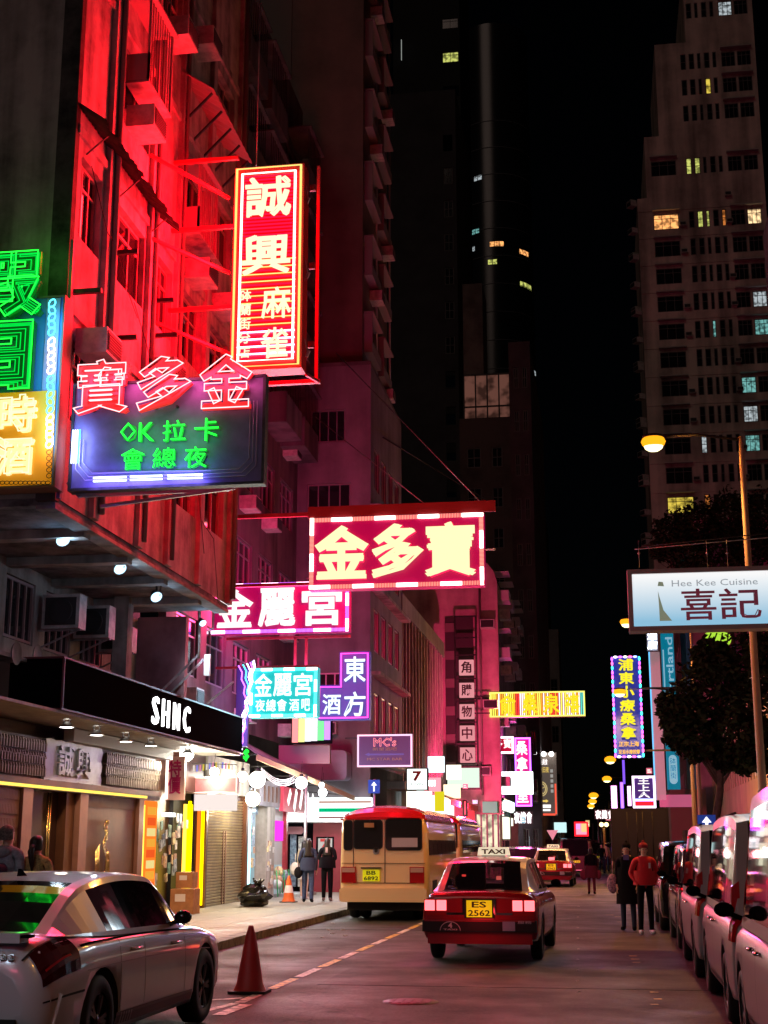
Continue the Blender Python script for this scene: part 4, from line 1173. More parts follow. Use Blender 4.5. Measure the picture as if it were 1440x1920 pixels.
fill(t, ops, a, 170, 0, [(840, 118, YG)], mind=22, vis=lambda x, y: y < 140)
bx('light_mast', glow('pale_mast_light', (.8, .85, .8), .35), t, at(752, 90, Y=169).x, 169, at(752, 112, Y=169).z, at(753, 90, Y=169).x, 169.2, at(752, 74, Y=169).z)
t, ops, a, L, zt = tower('mid_rise_block', 'brown mid rise with a glazed rooftop room beyond the left row', (866, 782, 1003, 1500), 100, 12, mat('brown_dim_wall', (.1, .07, .065), .9, var=.3, scale=.3), [(.1, .3), (.45, .6), (.75, .9)], 3.1)
fill(t, ops, a, 100, 0, [], vis=lambda x, y: y > 780)
x0_, x1_ = at(869, 745, Y=100).x, at(957, 745, Y=100).x; z0_, z1_ = at(912, 784, Y=100).z, at(912, 700, Y=100).z
bx('rooftop_room', litroom('dusky_room', (.55, .22, .16), .22, 1.2), t, x0_, 100.5, z0_, x1_, 103, z1_)
b = B()
for i in range(5): x = x0_ + (x1_ - x0_) * i / 4; b.box(x - .05, 100.3, z0_, x + .05, 100.49, z1_)
b.box(x0_ + .05, 100.32, z0_ + 1, x1_, 100.48, z0_ + 1.1); b.box(x0_, 100.31, z1_, x1_, 100.48, z1_ + .1)
b.build('mullion', IRON, t)
bx('lift_tower', mat('dim_concrete', (.16, .13, .12), .9, var=.3, scale=.5), t, at(868, 600, Y=104).x, 104, z0_, at(905, 600, Y=104).x, 108, at(886, 532, Y=104).z)
t, ops, a, L, zt = tower('dark_left_tower', 'dark purple high rise closing the left row above the pink building', (962, 640, 1004, 1500), 88, 20, mat('purple_dark_wall', (.08, .05, .06), .9, var=.3, scale=.4), [(.2, .45), (.6, .85)], 3.0)
fill(t, ops, a, 88, 0, [], vis=lambda x, y: y > 700)
t, ops, a, L, zt = tower('thin_grey_slab', 'thin pale grey slab block with stacked windows far down the street', (1030, 1180, 1052, 1540), 180, 8, mat('pale_slab', (.3, .24, .24), .8, var=.2, scale=.3), [(.2, .8)], 6.0, cat='building', wh=.35)
fill(t, ops, a, 180, 0, [])
t, ops, a, L, zt = tower('far_dark_block', 'black far block with tiny lights behind the yellow neon sign', (1003, 980, 1032, 1560), 200, 8, MATS['black_wall'], [(.1, .3), (.6, .9)], 6, cat='building')
fill(t, ops, a, 200, 0, [(1014, 1084, COOL), (1018, 1160, COOL), (1022, 1228, CY)], mind=14, vis=lambda x, y: y > 1050)

# ---- right side buildings
cb = thing('cream_building', 'low cream building with tall slit windows glowing orange behind the tree', 'building', (7.5, 60, 0))
X1 = 6.4
hB = at(1440, 1388, Y=57).z
ops = [(1.0 + i * 1.3, 4.4, 1.6 + i * 1.3, 7.0) for i in range(20)]
b = B(); wall(b, (X1, 88, 0), (0, -1, 0), (-1, 0, 0), 32, 8.3, ops, .2); b.box(X1 + .01, 56, 0, 16, 56.2, 8.3); b.build('walls', CREAM, cb)
for o in ops: window(cb, (X1 + .1, 88 - o[0] - .01, o[1] + .01), .58, 2.58, R_(-90), nx=1, nz=3, fm=mat('brown_frame', (.15, .1, .07), .6))
for i, (a0, a1) in enumerate(((58, 64), (66, 72), (75, 82))): bx('ground_opening', BLACKG, cb, X1 - .03, a0, .13, X1 - .002, a1, 3.0)
bx('cornice', CREAM, cb, X1 - .25, 56, 8.3, 16, 88, 8.6)
bx('wall_sign', mat('white_wall_sign', (.6, .6, .62), .5), cb, X1 - .25, 60, 4.4, X1 - .1, 60.4, 6.6)
pkb = thing('hotel_building', 'pale pink hotel facade behind the teal banner signs', 'building', (7.5, 90, 0))
ops = [(1 + i * 2.2, 5 + k * 3, 2.2 + i * 2.2, 6.6 + k * 3) for i in range(12) for k in range(5)]
b = B(); wall(b, (5.6, 122, 0), (0, -1, 0), (-1, 0, 0), 33, 22, ops, .2); b.box(5.61, 89, 0, 16, 89.2, 22); b.build('walls', PINKP, pkb)
for o in ops: window(pkb, (5.7, 122 - o[0] - .01, o[1] + .01), 1.18, 1.58, R_(-90), nx=2)
bx('teal_panel', mat('teal_panel', (.02, .25, .33), .4), pkb, 5.3, 89.0, 3.5, 5.6, 95, 20)
bx('magenta_panel', mat('magenta_panel', (.45, .08, .25), .5), pkb, 7.0, 88.8, 9, 14, 88.99, 21)
t, ops, a, L, zt = tower('brown_low_block', 'brown low gateway block between teal banner and cream building', (1258, 1480, 1326, 1590), 82, 6, mat('brown_wall', (.2, .12, .08), .8), [(.3, .6)], 2.8, cat='building')

# ================================================================== neon signs
NW = glow('neon_white', (1, .95, .8), 3)
NY = glow('neon_warm_yellow', (1, .78, .2), 1.5)
NCR = glow('neon_cream', (1, .95, .58), 1.25)
NR = glow('neon_red', (1, .0004, .003), 26)
NR2 = glow('neon_red_soft', (1, .01, .02), 2.2)
NP = glow('neon_pink_white', (1, .32, .36), 7)
NG = glow('neon_green', (.01, 1, .03), 4)
NGD = glow('neon_green_deep', (.0, .8, .06), 1.3)
NB = glow('neon_blue_white', (.35, .42, 1), 9)
NCY = glow('neon_cyan', (.1, .85, 1), 3)
NMG = glow('neon_magenta', (1, .04, .45), 5)
NVI = glow('neon_violet', (.45, .1, 1), 5)
NO = glow('neon_orange', (1, .3, .02), 3)

def sign_light(s, col, P, back=False, out=.25, u=.5, v=.5, kw=.9, kh=.9, tilt=0.0, yaw=0.0):
    """the light a neon face throws, as an area lamp at the face"""
    L = bpy.data.lights.new('neon_light', 'AREA'); L.shape = 'RECTANGLE'; L.size = s.w * kw; L.size_y = s.h * kh; L.energy = P; L.color = col
    o = bpy.data.objects.new('neon_light', L); COL.objects.link(o); o.parent = s.o
    o.location = s.p(u, v, out if not back else -s.d - out) - ORG[s.o.name]
    o.rotation_euler = (R_(-90 + tilt) if not back else R_(90), 0, R_(yaw) if not back else 0)


def face_wash(s, col, P, u, v, kw, kh, out=.3):
    """tube light falling back on the sign's own painted face"""
    L = bpy.data.lights.new('tube_wash', 'AREA'); L.shape = 'RECTANGLE'; L.size = s.w * kw; L.size_y = s.h * kh; L.energy = P; L.color = col
    o = bpy.data.objects.new('tube_wash', L); COL.objects.link(o); o.parent = s.o; o.location = s.p(u, v, out) - ORG[s.o.name]; o.rotation_euler = (R_(90), 0, 0)


RED_ = (1, .002, .012); CRIM = (1, .015, .10); VIOL = (.75, .12, .8)
# ---- tall red mahjong sign
s = Sign('mahjong_sign', 'tall red vertical neon sign with four big cream brush characters', (436, 311, 568, 692), 23.0, .4)
DR = mat('deep_red_enamel', (.5, .01, .02), .4)
bx('panel', DR, s.o, s.x0, s.Y, s.z0, s.x1, s.Y + .4, s.z1)
tm = B().tube([(0, 0, 0), (s.w * .80, 0, 0)], .017, 5).mesh('red_tube', NR)
tmy = B().tube([(0, 0, 0), (s.w * .80, 0, 0)], .011, 5).mesh('yellow_tube', NY)
tmv = B().tube([(0, 0, 0), (s.w * .80, 0, 0)], .014, 5).mesh('violet_tube', glow('neon_violet_white', (.8, .5, 1), 6))
nT = 52
sign_light(s, RED_, 1150, yaw=-35, out=.4); sign_light(s, RED_, 160, True)
for v_ in (-.12, .2, .5, .8):  # added point lamps redden the facade; the sign has no side tubes
    L = bpy.data.lights.new('facade_red_lamp', 'POINT'); L.energy = 260; L.color = RED_; L.shadow_soft_size = .3
    lo = bpy.data.objects.new('facade_red_lamp', L); COL.objects.link(lo); lo.parent = s.o; lo.location = s.p(.02, v_, .35) - ORG[s.o.name]
for i in range(nT):
    v = .945 - .89 * i / (nT - 1)
    me = tm
    if v < .56 and i % 2 == 0: me = tmy
    if v < .18: me = tmv if i % 2 == 0 else tm
    inst(me, me.name, s.o, s.p(.10, v, .03))
for k, (ins, m_) in enumerate(((.025, glow('border_yellow', (1, .86, .22), 1.15)), (.075, NW))):
    q = ins * s.w * 1.6
    B().tube([(s.x0 + q, s.Y - .05, s.z0 + q), (s.x1 - q, s.Y - .05, s.z0 + q), (s.x1 - q, s.Y - .05, s.z1 - q), (s.x0 + q, s.Y - .05, s.z1 - q)], .024, 6, closed=True).build('border_tube', m_, s.o)
for ch, u0, v0, u1, v1 in (('誠', .17, .735, .83, .935), ('興', .15, .45, .83, .645), ('麻', .44, .235, .85, .385), ('雀', .44, .045, .82, .19)):
    s.char(ch, u0, v0, u1, v1, NCR, 'fill', bold=.027 if v0 > .4 else .02, depth=.03, n=.06)
for i, ch in enumerate('砵蘭街分店'):
    v = .34 - i * .068; s.char(ch, .12, v - .015, .29, v + .04, NCR, 'fill', bold=.02, depth=.02, n=.06)
rf = mat('red_frame_steel', (.5, .04, .06), .4)
b = B(); xo = at(598, 500, Y=23.90).x; zo0, zo1 = at(598, 714, Y=23.90).z, at(598, 311, Y=23.90).z
b.box(xo - .06, 23.90, zo0, xo, 24.00, zo1); b.box(s.x0 + .2, 23.90, zo0 - .03, xo + .04, 24.00, zo0 + .04)
for y in (362, 508, 655): z = at(580, y, Y=23.60).z; b.box(s.x1, 23.50, z, xo, 23.56, z + .12)
b.beam((s.x1, 23.40, s.z0), (xo, 23.95, zo0), .05); b.beam((s.x0 + .3, 23.40, s.z0), (s.x0 + .3, 23.95, zo0), .05)
b.build('support_frame', rf, s.o)
for y in (376, 516, 663):
    p = at(577, y, Y=23.30); B().cbox(p, (.05, .05, .12), Matrix.Rotation(.4, 3, 'Y')).beam(p, (s.x1, 23.20, p.z + .25), .012).build('insulator', mat('pink_ceramic', (.8, .5, .5), .3), s.o)
for (a, c) in (((281, 290), (430, 372)), ((281, 446), (430, 512)), ((281, 600), (430, 664))):
    P0 = at(*a, X=XF + .05); P1 = at(*c, Y=23.20); B().beam(P0, P1, .05).build('stay', rf, s.o)
for z in (11.3, 12.9, 14.3): B().beam((XF, 23.25, z), (s.x0, 23.25, z), .07).build('wall_arm', rf, s.o)
for (x, y, l) in ((207, 475, 35), (205, 635, 45), (278, 565, 36), (285, 630, 52), (135, 548, 55), (345, 515, 40)):
    p = at(x, y, X=XF); B().beam((XF, p.y, p.z), (XF + .45, p.y + .05, p.z + .02), .07).build('wall_arm', IRON, s.o)
for (x, y) in ((590, 0), (482, 0)):
    p = at(x, 300, Y=27.5) if x == 590 else at(480, 300, Y=23.3)
b = B(); p = at(481, 311, Y=23.30); b.tube([p, p + Vector((0, 0, 4))], .012, 4); b.build('hanging_rod', STEEL, s.o)

# ---- night club sign seen from behind: mirrored order
s = Sign('night_club_sign', 'dark blue club sign with red outlined reversed characters and green lines', (134, 712, 497, 914), 18.27, .14, panel=mat('club_blue_panel', (.14, .11, .24), .45, var=.2, scale=2))
s.frame(.04, IRON, proud=.03)
for ch, xa, ya, xb, yb in (('寶', 147, 684, 247, 782), ('多', 264, 678, 364, 776), ('金', 380, 674, 477, 772)):
    u0, u1 = (at(xa, 730, Y=18.24).x - s.x0) / s.w, (at(xb, 730, Y=18.24).x - s.x0) / s.w
    v0, v1 = (at(xa, yb, Y=18.24).z - s.z0) / s.h, (at(xa, ya, Y=18.24).z - s.z0) / s.h
    s.char(ch, u0, v0, u1, v1, mat('letter_red', (.55, .03, .03), .4, emit=(1, .02, .02), es=.7), 'fill', bold=.03, depth=.07, n=.06)
    s.char(ch, u0 - .004, v0 - .008, u1 + .004, v1 + .008, glow('neon_rose_white', (1, .5, .52), 2.2), 'line', r=.011, bold=.032, n=.15, name='outline_tube')
    for uu in (.3, .7): B().beam(s.p(u0 + (u1 - u0) * uu, v0 + .05, -.05), s.p(u0 + (u1 - u0) * uu, v0 + .05, .06), .03).build('letter_bracket', IRON, s.o)
for txt, xa, ya, xb, yb in (('O', 228, 796, 257, 830), ('K', 263, 796, 291, 830), ('拉', 308, 792, 350, 830), ('卡', 367, 788, 412, 830), ('會', 232, 845, 275, 884), ('總', 291, 843, 333, 880), ('夜', 350, 841, 391, 880)):
    u0, u1 = (at(xa, 830, Y=18.24).x - s.x0) / s.w, (at(xb, 830, Y=18.24).x - s.x0) / s.w
    v0, v1 = (at(xa, yb, Y=18.24).z - s.z0) / s.h, (at(xa, ya, Y=18.24).z - s.z0) / s.h
    s.char(txt, u0, v0, u1, v1, mat('letter_green', (.02, .3, .05), .4), 'fill', bold=-.004, depth=.02, n=.02)
    s.char(txt, u0, v0, u1, v1, NG, 'line', r=.013, bold=-.018, n=.07, name='green_tube')
face_wash(s, (1, .1, .35), 34, .5, .98, .9, .2); face_wash(s, (.2, .15, 1), 15, .4, .06, .6, .08, .2); face_wash(s, (.3, .4, 1), 7, .05, .4, .05, .4, .2); face_wash(s, (.1, 1, .3), 6, .5, .4, .4, .4); sign_light(s, (1, .1, .2), 60, kh=.4, v=.95); sign_light(s, (.5, .3, 1), 18, kh=.1, v=.02, tilt=0)
for i in range(4):
    u = .015 + i * .012
    B().tube([s.p(u, .25, .05), s.p(u, .56, .05)], .011, 6).build('tube', NB if i < 3 else NCY, s.o)
for xa, xb in ((176, 238), (245, 305), (315, 381)):
    for k in range(2):
        y = 897 + k * 6 - (xa - 176) * .035
        a, c = at(xa, y, Y=18.24), at(xb, y - 2, Y=18.24); B().tube([(a.x, 18.22, a.z), (c.x, 18.22, c.z)], .013, 6).build('tube', NB, s.o)
b = B()
for k in range(3):
    q = .06 + k * .05
    b.tube([s.p(.5, 0, .05) + Vector((0, 0, q + .05)), (s.x1 - q - .2, s.Y - .05, s.z0 + q + .05), (s.x1 - q - .05, s.Y - .05, s.z0 + q + .2), (s.x1 - q - .05, s.Y - .05, s.z1 - .4)], .009, 5)
    b.tube([(s.x0 + q + .05, s.Y - .05, s.z0 + .75), (s.x0 + q + .05, s.Y - .05, s.z0 + q + .25), (s.x0 + q + .2, s.Y - .05, s.z0 + q + .08), (s.x0 + 2, s.Y - .05, s.z0 + q + .06)], .009, 5)
b.build('unlit_tube', mat('unlit_glass_tube', (.35, .3, .4), .2), s.o)
b = B()
P = lambda x, y, d=0: at(x, y, Y=18.42 + d)
for (a, c) in ((P(135, 925), P(495, 905)), (P(188, 950, .3), P(440, 915, .2)), (P(150, 930), P(430, 918, .5)), (P(127, 905), P(150, 932))): b.beam(a, c, .045)
b.build('support_frame', mat('violet_grey_steel', (.3, .28, .35), .4, metal=.6), s.o)

# ---- green and amber sign on the party wall
s = Sign('holiday_sign', 'green and amber vertical neon sign with outlined characters at the building corner', (-60, 560, 113, 916), 18.05, .3, panel=mat('blue_enamel', (.05, .2, .4), .4))
s.frame(.03, mat('brown_edge', (.2, .12, .06), .5), proud=.02)
L = bpy.data.lights.new('green_bounce', 'POINT'); L.energy = 8; L.color = (.12, 1, .08); L.shadow_soft_size = .2
lo = bpy.data.objects.new('green_bounce', L); COL.objects.link(lo); lo.parent = s.o; lo.location = s.p(.75, 1.2, .15) - ORG[s.o.name]
bx('lower_panel', mat('amber_face', (.75, .38, .03), .5, emit=(1, .36, .0), es=.35), s.o, s.x0 + .04, s.Y - .03, s.z0 + .04, at(102, 850, Y=18.1).x, s.Y - .003, at(50, 738, Y=18.1).z)
bx('side_strip', mat('lilac_face', (.35, .35, .45), .5), s.o, at(84, 700, Y=18.1).x, s.Y - .02, at(50, 737, Y=18.1).z, at(113, 700, Y=18.1).x - .03, s.Y - .002, s.z1 - .04)
def gch(ch, xa, ya, xb, yb, fm_, tm_, r=.014, bold=.05, depth=.09, n=.09):
    u0, u1 = (at(xa, 700, Y=18.05).x - s.x0) / s.w, (at(xb, 700, Y=18.05).x - s.x0) / s.w
    v0, v1 = (at(0, yb, Y=18.05).z - s.z0) / s.h, (at(0, ya, Y=18.05).z - s.z0) / s.h
    s.char(ch, u0, v0, u1, v1, fm_, 'fill', bold=bold, depth=depth, n=.03)
    s.char(ch, u0 - .004, v0 - .004, u1 + .004, v1 + .004, tm_, 'line', r=r, bold=bold + .004, n=depth + .05, name='outline_tube')
GF = mat('letter_deep_green', (.004, .09, .012), .5, emit=(0, 1, .05), es=.05)
gch('假', -60, 478, 78, 602, GF, NG, r=.009, bold=.05)
gch('日', -55, 612, 66, 738, GF, NG, r=.009, bold=.09)
for ch_, q_, bs_ in (('假', (-60, 478, 78, 602), (.015, -.02)), ('日', (-55, 612, 66, 738), (.055, .02, -.015))):
    for bo_ in bs_:
        e_ = (.05 - bo_) * 60 if ch_ == '假' else (.09 - bo_) * 60
        u0, u1 = (at(q_[0] + e_, 700, Y=18.0).x - s.x0) / s.w, (at(q_[2] - e_, 700, Y=18.0).x - s.x0) / s.w
        v0, v1 = (at(0, q_[3] - e_, Y=18.0).z - s.z0) / s.h, (at(0, q_[1] + e_, Y=18.0).z - s.z0) / s.h
        s.char(ch_, u0, v0, u1, v1, NGD, 'line', r=.006, bold=bo_, n=.14, name='inline_tube')
face_wash(s, (.1, .5, 1), 12, .93, .55, .08, .7, .2); face_wash(s, (1, .5, .3), 5, .93, .3, .08, .3, .2)
gch('時', 8, 748, 77, 815, mat('cream_letter', (.7, .6, .2), .5, emit=(1, .9, .45), es=.9), NCR, r=.02, bold=.03, depth=.05)
gch('酒', 6, 826, 75, 894, MATS['cream_letter'], NCR, r=.02, bold=.045, depth=.05)
sign_light(s, (.05, 1, .1), 25, u=.6, v=.6, kw=.5, kh=.5)
# inline green tubes of the two big characters (horizontal hatching on the 日)
b = B()
for i in range(6):
    z0_, z1_ = 700, 736
for seg, (y0_, y1_, m_) in enumerate(((562, 628, NCY), (634, 700, glow('neon_peach', (1, .6, .5), 5)), (703, 775, NCY), (778, 838, glow('neon_cream_white', (1, .85, .6), 6)))):
    b = B(); n = 5
    for i in range(n):
        yc = y0_ + (y1_ - y0_) * (i + .5) / n; c = at(98 - (yc - 562) * .02, yc, Y=17.92)
        b.tube([(c.x + .05 * math.cos(t) + .012 * (-1) ** i * math.sin(t), 17.92, c.z + .062 * math.sin(t)) for t in np.linspace(0, 2 * math.pi, 11)[:-1]], .011, 5, closed=True)
    b.build('loop_tube', m_, s.o)
b = B()
for i in range(12):
    c = at(-4 + i * 8.5, 905, Y=17.96); b.tube([(c.x + .04 * math.cos(t), 17.96, c.z + .025 * math.sin(t)) for t in np.linspace(0, 2 * math.pi, 9)[:-1]], .006, 4, closed=True)
for i in range(5):
    c = at(92, 848 + i * 11, Y=17.96); b.tube([(c.x + .04 * math.cos(t), 17.96, c.z + .035 * math.sin(t)) for t in np.linspace(0, 2 * math.pi, 9)[:-1]], .006, 4, closed=True)
b.build('unlit_loop_tube', BLACK, s.o)
b = B(); px_ = at(122, 700, Y=18.3).x
b.box(px_ - .03, 18.3, s.z0 - .1, px_ + .02, 18.38, s.z1 + 1.0)
for i in range(16): b.box(px_ - .12, 18.32, s.z0 + i * .17, px_ - .03, 18.36, s.z0 + .03 + i * .17)
b.build('ladder_frame', mat('purple_iron', (.12, .05, .1), .5), s.o)

# ---- purple pink plaza signs
def chaser(s, t, warm, cool, seg=4, name='border_tube'):
    """chasing border: lit bars alternating with fine rungs"""
    rung = B(); n = seg * 2
    for side in range(4):
        L = s.w if side % 2 == 0 else s.h; k = n if side % 2 == 0 else 4
        for i in range(k):
            a, c = i / k, (i + 1) / k
            def q(u, v0, v1, bb, w0, w1):
                if side == 0: bb.box(s.x0 + u[0] * s.w, s.Y - .05, s.z0 + w0, s.x0 + u[1] * s.w, s.Y - .01, s.z0 + w1)
                if side == 2: bb.box(s.x0 + u[0] * s.w, s.Y - .05, s.z1 - w1, s.x0 + u[1] * s.w, s.Y - .01, s.z1 - w0)
                if side == 1: bb.box(s.x1 - w1, s.Y - .05, s.z0 + u[0] * s.h, s.x1 - w0, s.Y - .01, s.z0 + u[1] * s.h)
                if side == 3: bb.box(s.x0 + w0, s.Y - .05, s.z0 + u[0] * s.h, s.x0 + w1, s.Y - .01, s.z0 + u[1] * s.h)
            if (i + side // 2) % 2 == 0: lit = B(); q((a + .02 / k, c - .02 / k), 0, 0, lit, t * .15, t * .85); lit.build(name, warm, s.o)
            else:
                m = 14
                for j in range(m): q((a + (c - a) * (j + .2) / m, a + (c - a) * (j + .55) / m), 0, 0, rung, t * .1, t * .9)
    rung.build('border_rungs', cool, s.o)['kind'] = 'stuff'

s = Sign('plaza_sign', 'large crimson neon sign with three cream yellow characters over the street', (580, 966, 908, 1102), 34, .35, panel=mat('crimson_enamel', (.38, .0, .07), .5, emit=(.5, 0, .09), es=.5))  # enamel emission stands in for tube light on the backing
chaser(s, .13, glow('border_white', (1, .9, .75), 5), glow('border_amber', (1, .35, .25), 1.5))
sign_light(s, CRIM, 380); sign_light(s, CRIM, 380, True, out=.3)
NYC = glow('char_yellow', (1, .93, .5), 1.15)
for ch, xa, xb in (('金', 592, 694), ('多', 700, 797), ('寶', 799, 893)):
    u0, u1 = (xa - 580) / 328, (xb - 580) / 328
    s.char(ch, u0, .13, u1, .87, NYC, 'fill', bold=.042, depth=.04, n=.1)
    s.char(ch, u0 - .004, .12, u1 + .004, .88, glow('neon_crimson', (1, .01, .06), 2.5), 'line', r=.055, bold=.0, n=-.01, depth=.0, name='outline_tube')
b = B(); b.box(s.x0 - .05, 34.0, s.z1 + .02, s.x1 + .3, 34.1, s.z1 + .3)
b.build('top_beam', mat('dark_red_beam', (.3, .02, .03), .5), s.o)
p = s.p(0, .5); B().beam((XB, 34.2, s.z1 + .15), (s.x0, 34.2, s.z1 + .15), .1).beam((XB, 34.2, s.z0 + .2), (s.x0, 34.2, s.z0 + .2), .08).build('wall_arm', REDM, s.o)
b = B(); e = Vector((s.x1, 34.1, s.z1 + .2)); b.tube([e, e + Vector((-5, 6, 6.5))], .015, 4); b.tube([e + Vector((-1.4, 0, 0)), e + Vector((-5, 3, 3.5))], .015, 4); b.build('guy_wire', STEEL, s.o)
b = B(); p = at(922, 1030, Y=34.05); b.box(s.x1, 34.05, p.z - .02, p.x + .03, 34.1, p.z + .02); b.ball((p.x + .06, 34.07, p.z), .04, 8, 5); b.build('end_lamp', WHITEM, s.o)

s = Sign('palace_sign', 'crimson and violet neon sign with three white characters half behind the plaza sign', (391, 1092, 655, 1187), 36, .3, panel=mat('magenta_enamel', (.4, .0, .12), .5, emit=(.6, 0, .16), es=.3))  # backing glows by itself to imitate the neon shining on it
chaser(s, .11, glow('border_lilac_white', (1, .7, .95), 6), glow('border_violet', (.4, .15, 1), 2.5))
sign_light(s, (1, .02, .16), 420); sign_light(s, (1, .02, .16), 240, True, out=.3)
for ch, xa, xb in (('金', 407, 477), ('麗', 487, 556), ('宮', 568, 642)):
    s.char(ch, (xa - 391) / 264, .12, (xb - 391) / 264, .88, glow('char_white_pink', (1, .9, .88), 1.3), 'fill', bold=.035, depth=.05, n=.06)
B().beam((XB, 36.2, s.z0 - .1), (s.x1, 36.2, s.z0 - .1), .07).beam((s.x1 - 1.5, 36.2, s.z0 - .1), (s.x1 - 1.5, 36.2, s.z0 - .9), .07).beam((s.x1 - 1.2, 36.2, s.z0 - .1), (s.x1 - 1.2, 36.2, s.z0 - .9), .07).build('support_frame', REDM, s.o)
# ---- small cyan version with peacock side tubes
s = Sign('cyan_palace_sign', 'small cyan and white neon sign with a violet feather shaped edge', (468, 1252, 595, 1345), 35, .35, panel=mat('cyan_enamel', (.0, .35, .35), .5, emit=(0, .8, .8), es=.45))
chaser(s, .09, glow('border_cyan_white', (.75, 1, 1), 6), glow('border_teal', (.1, .9, .8), 3), seg=3)
for ch, u0, u1 in (('金', .08, .34), ('麗', .36, .63), ('宮', .66, .93)): s.char(ch, u0, .42, u1, .88, glow('char_ice', (.85, 1, 1), 1.5), 'fill', bold=.02, depth=.04, n=.05)
for ch, u0, u1 in (('夜', .10, .24), ('總', .26, .40), ('會', .42, .56), ('酒', .60, .74), ('吧', .78, .90)): s.char(ch, u0, .12, u1, .36, glow('char_ice', (.85, 1, 1), 1.5), 'fill', bold=.015, depth=.04, n=.05)
sign_light(s, (.4, .8, 1), 90); sign_light(s, (.6, .3, 1), 130, True, out=.3)
for j, (m_, dx) in enumerate(((NVI, 0), (NCY, .06), (glow('neon_lilac', (.8, .6, 1), 7), .12), (NVI, .18), (NB, .09), (glow('neon_lilac', (.8, .6, 1), 7), .2))):
    pts = []
    for k in range(14):
        f = k / 13; y = 1248 + f * 168 - j * 2
        x = 447 + 13 * math.sin(f * 3.1 + .4 * j) + j * 3.4 + (4 if k % 2 else 0) - f * 2
        pts.append(at(x, y, Y=34.7 + j * .03))
    B().tube(pts, .018, 5).build('feather_tube', m_, s.o)
bx('side_panel', mat('violet_enamel', (.12, .05, .3), .5), s.o, at(443, 1300, Y=35).x, 35.0, at(443, 1400, Y=35).z, at(466, 1300, Y=35).x, 35.1, at(443, 1252, Y=35).z)
b = B(); put_glyph(b, '$', at(456, 1427, Y=34.9), (1, 0, 0), (0, 0, 1), (0, -1, 0), .16, .3, r=.03, style='line', depth=.02); b.build('green_mark', NG, s.o)
B().beam((XB, 35.2, s.z1 + .05), (s.x1, 35.2, s.z1 + .05), .06).build('wall_arm', REDM, s.o)

# ---- L-shaped blue and magenta bar sign
YD = 39.5
def rx(px, Y): return at(px, 1290, Y=Y).x
def rz_(py, Y): return at(640, py, Y=Y).z
s = Sign('bar_sign', 'stepped navy neon sign edged in magenta with blue white characters', (597, 1222, 693, 1350), YD, .3)
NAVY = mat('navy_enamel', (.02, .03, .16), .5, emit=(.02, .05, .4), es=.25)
pts = [(597, 1350), (693, 1350), (693, 1222), (636, 1222), (636, 1284), (597, 1284)]
poly = [(rx(x, YD) - s.x0, rz_(y, YD) - s.z0) for x, y in pts]
B().prism(poly[::1], .3, (s.x0, s.Y + .3, s.z0), (1, 0, 0), (0, 0, 1), (0, -1, 0)).build('panel', NAVY, s.o)
ins = [(600, 1346), (690, 1346), (690, 1226), (640, 1226), (640, 1288), (600, 1288)]
B().tube([(rx(x, YD), s.Y - .05, rz_(y, YD)) for x, y in ins], .022, 6, closed=True).build('border_tube', NMG, s.o)
BW = glow('char_blue_white', (.75, .88, 1), 1.5)
for ch, xa, ya, xb, yb in (('東', 646, 1232, 686, 1280), ('方', 646, 1298, 686, 1344), ('酒', 606, 1302, 640, 1340)):
    s.char(ch, (xa - 597) / 96, (1350 - yb) / 128, (xb - 597) / 96, (1350 - ya) / 128, BW, 'fill', bold=.02, depth=.04, n=.05)
B().beam((XB, YD + .2, s.z0 + .9), (s.x0, YD + .2, s.z0 + .9), .05).build('wall_arm', REDM, s.o)
# ---- colour display below
s = Sign('colour_display', 'colourful striped lightbox poster tucked under the navy bar sign', (548, 1347, 620, 1392), 41, .15, cat='sign')
for i, c in enumerate(((1, .3, .3), (.9, .95, .3), (.9, .95, 1), (.95, .85, 1), (.2, .9, .3), (.6, .3, 1))):
    s.rect(i / 6, .02 * i, (i + 1) / 6 - .01, 1, glow('display_%d' % i, c, 1.4), n=.02, name='stripe')
s.rect(-.03, -.05, 1.03, 1.05, BLACKG, n=-.01, d=.1)
bx('parapet', mat('dusty_parapet', (.3, .16, .18), .7), s.o, s.x0 - .5, 41.4, s.z0 - .6, s.x1 - .1, 41.6, s.z0 - .05)
# ---- club board with arrow
s = Sign('club_board', 'unlit purple club board with white neon border and pink script', (670, 1377, 773, 1438), 43, .2, panel=mat('purple_board', (.09, .03, .14), .5), cat='sign')
s.frame(.05, glow('border_rose', (1, .55, .75), 1.6), proud=.03, depth=.04)
s.char("MC's", .3, .62, .72, .9, glow('script_pink', (1, .25, .3), 1.6), 'line', r=.02, bold=.01, n=.03)
s.char('新星酒吧', .28, .5, .72, .6, mat('board_gold_print', (.35, .2, .15), .6), 'fill', depth=.01, n=.01)
s.rect(.22, .36, .85, .41, mat('board_arrow', (.12, .1, .4), .5), n=.02, name='arrow')
s.char('◀', .14, .33, .22, .44, MATS['board_arrow'], 'fill', depth=.01, n=.02, name='arrow_head')
s.char('MC STAR BAR', .18, .2, .82, .28, MATS['board_gold_print'], 'fill', depth=.01, n=.01)
B().beam((XB + 2, 43.1, s.z1 - .1), (s.x0, 43.1, s.z1 - .1), .05).build('wall_arm', IRON, s.o)
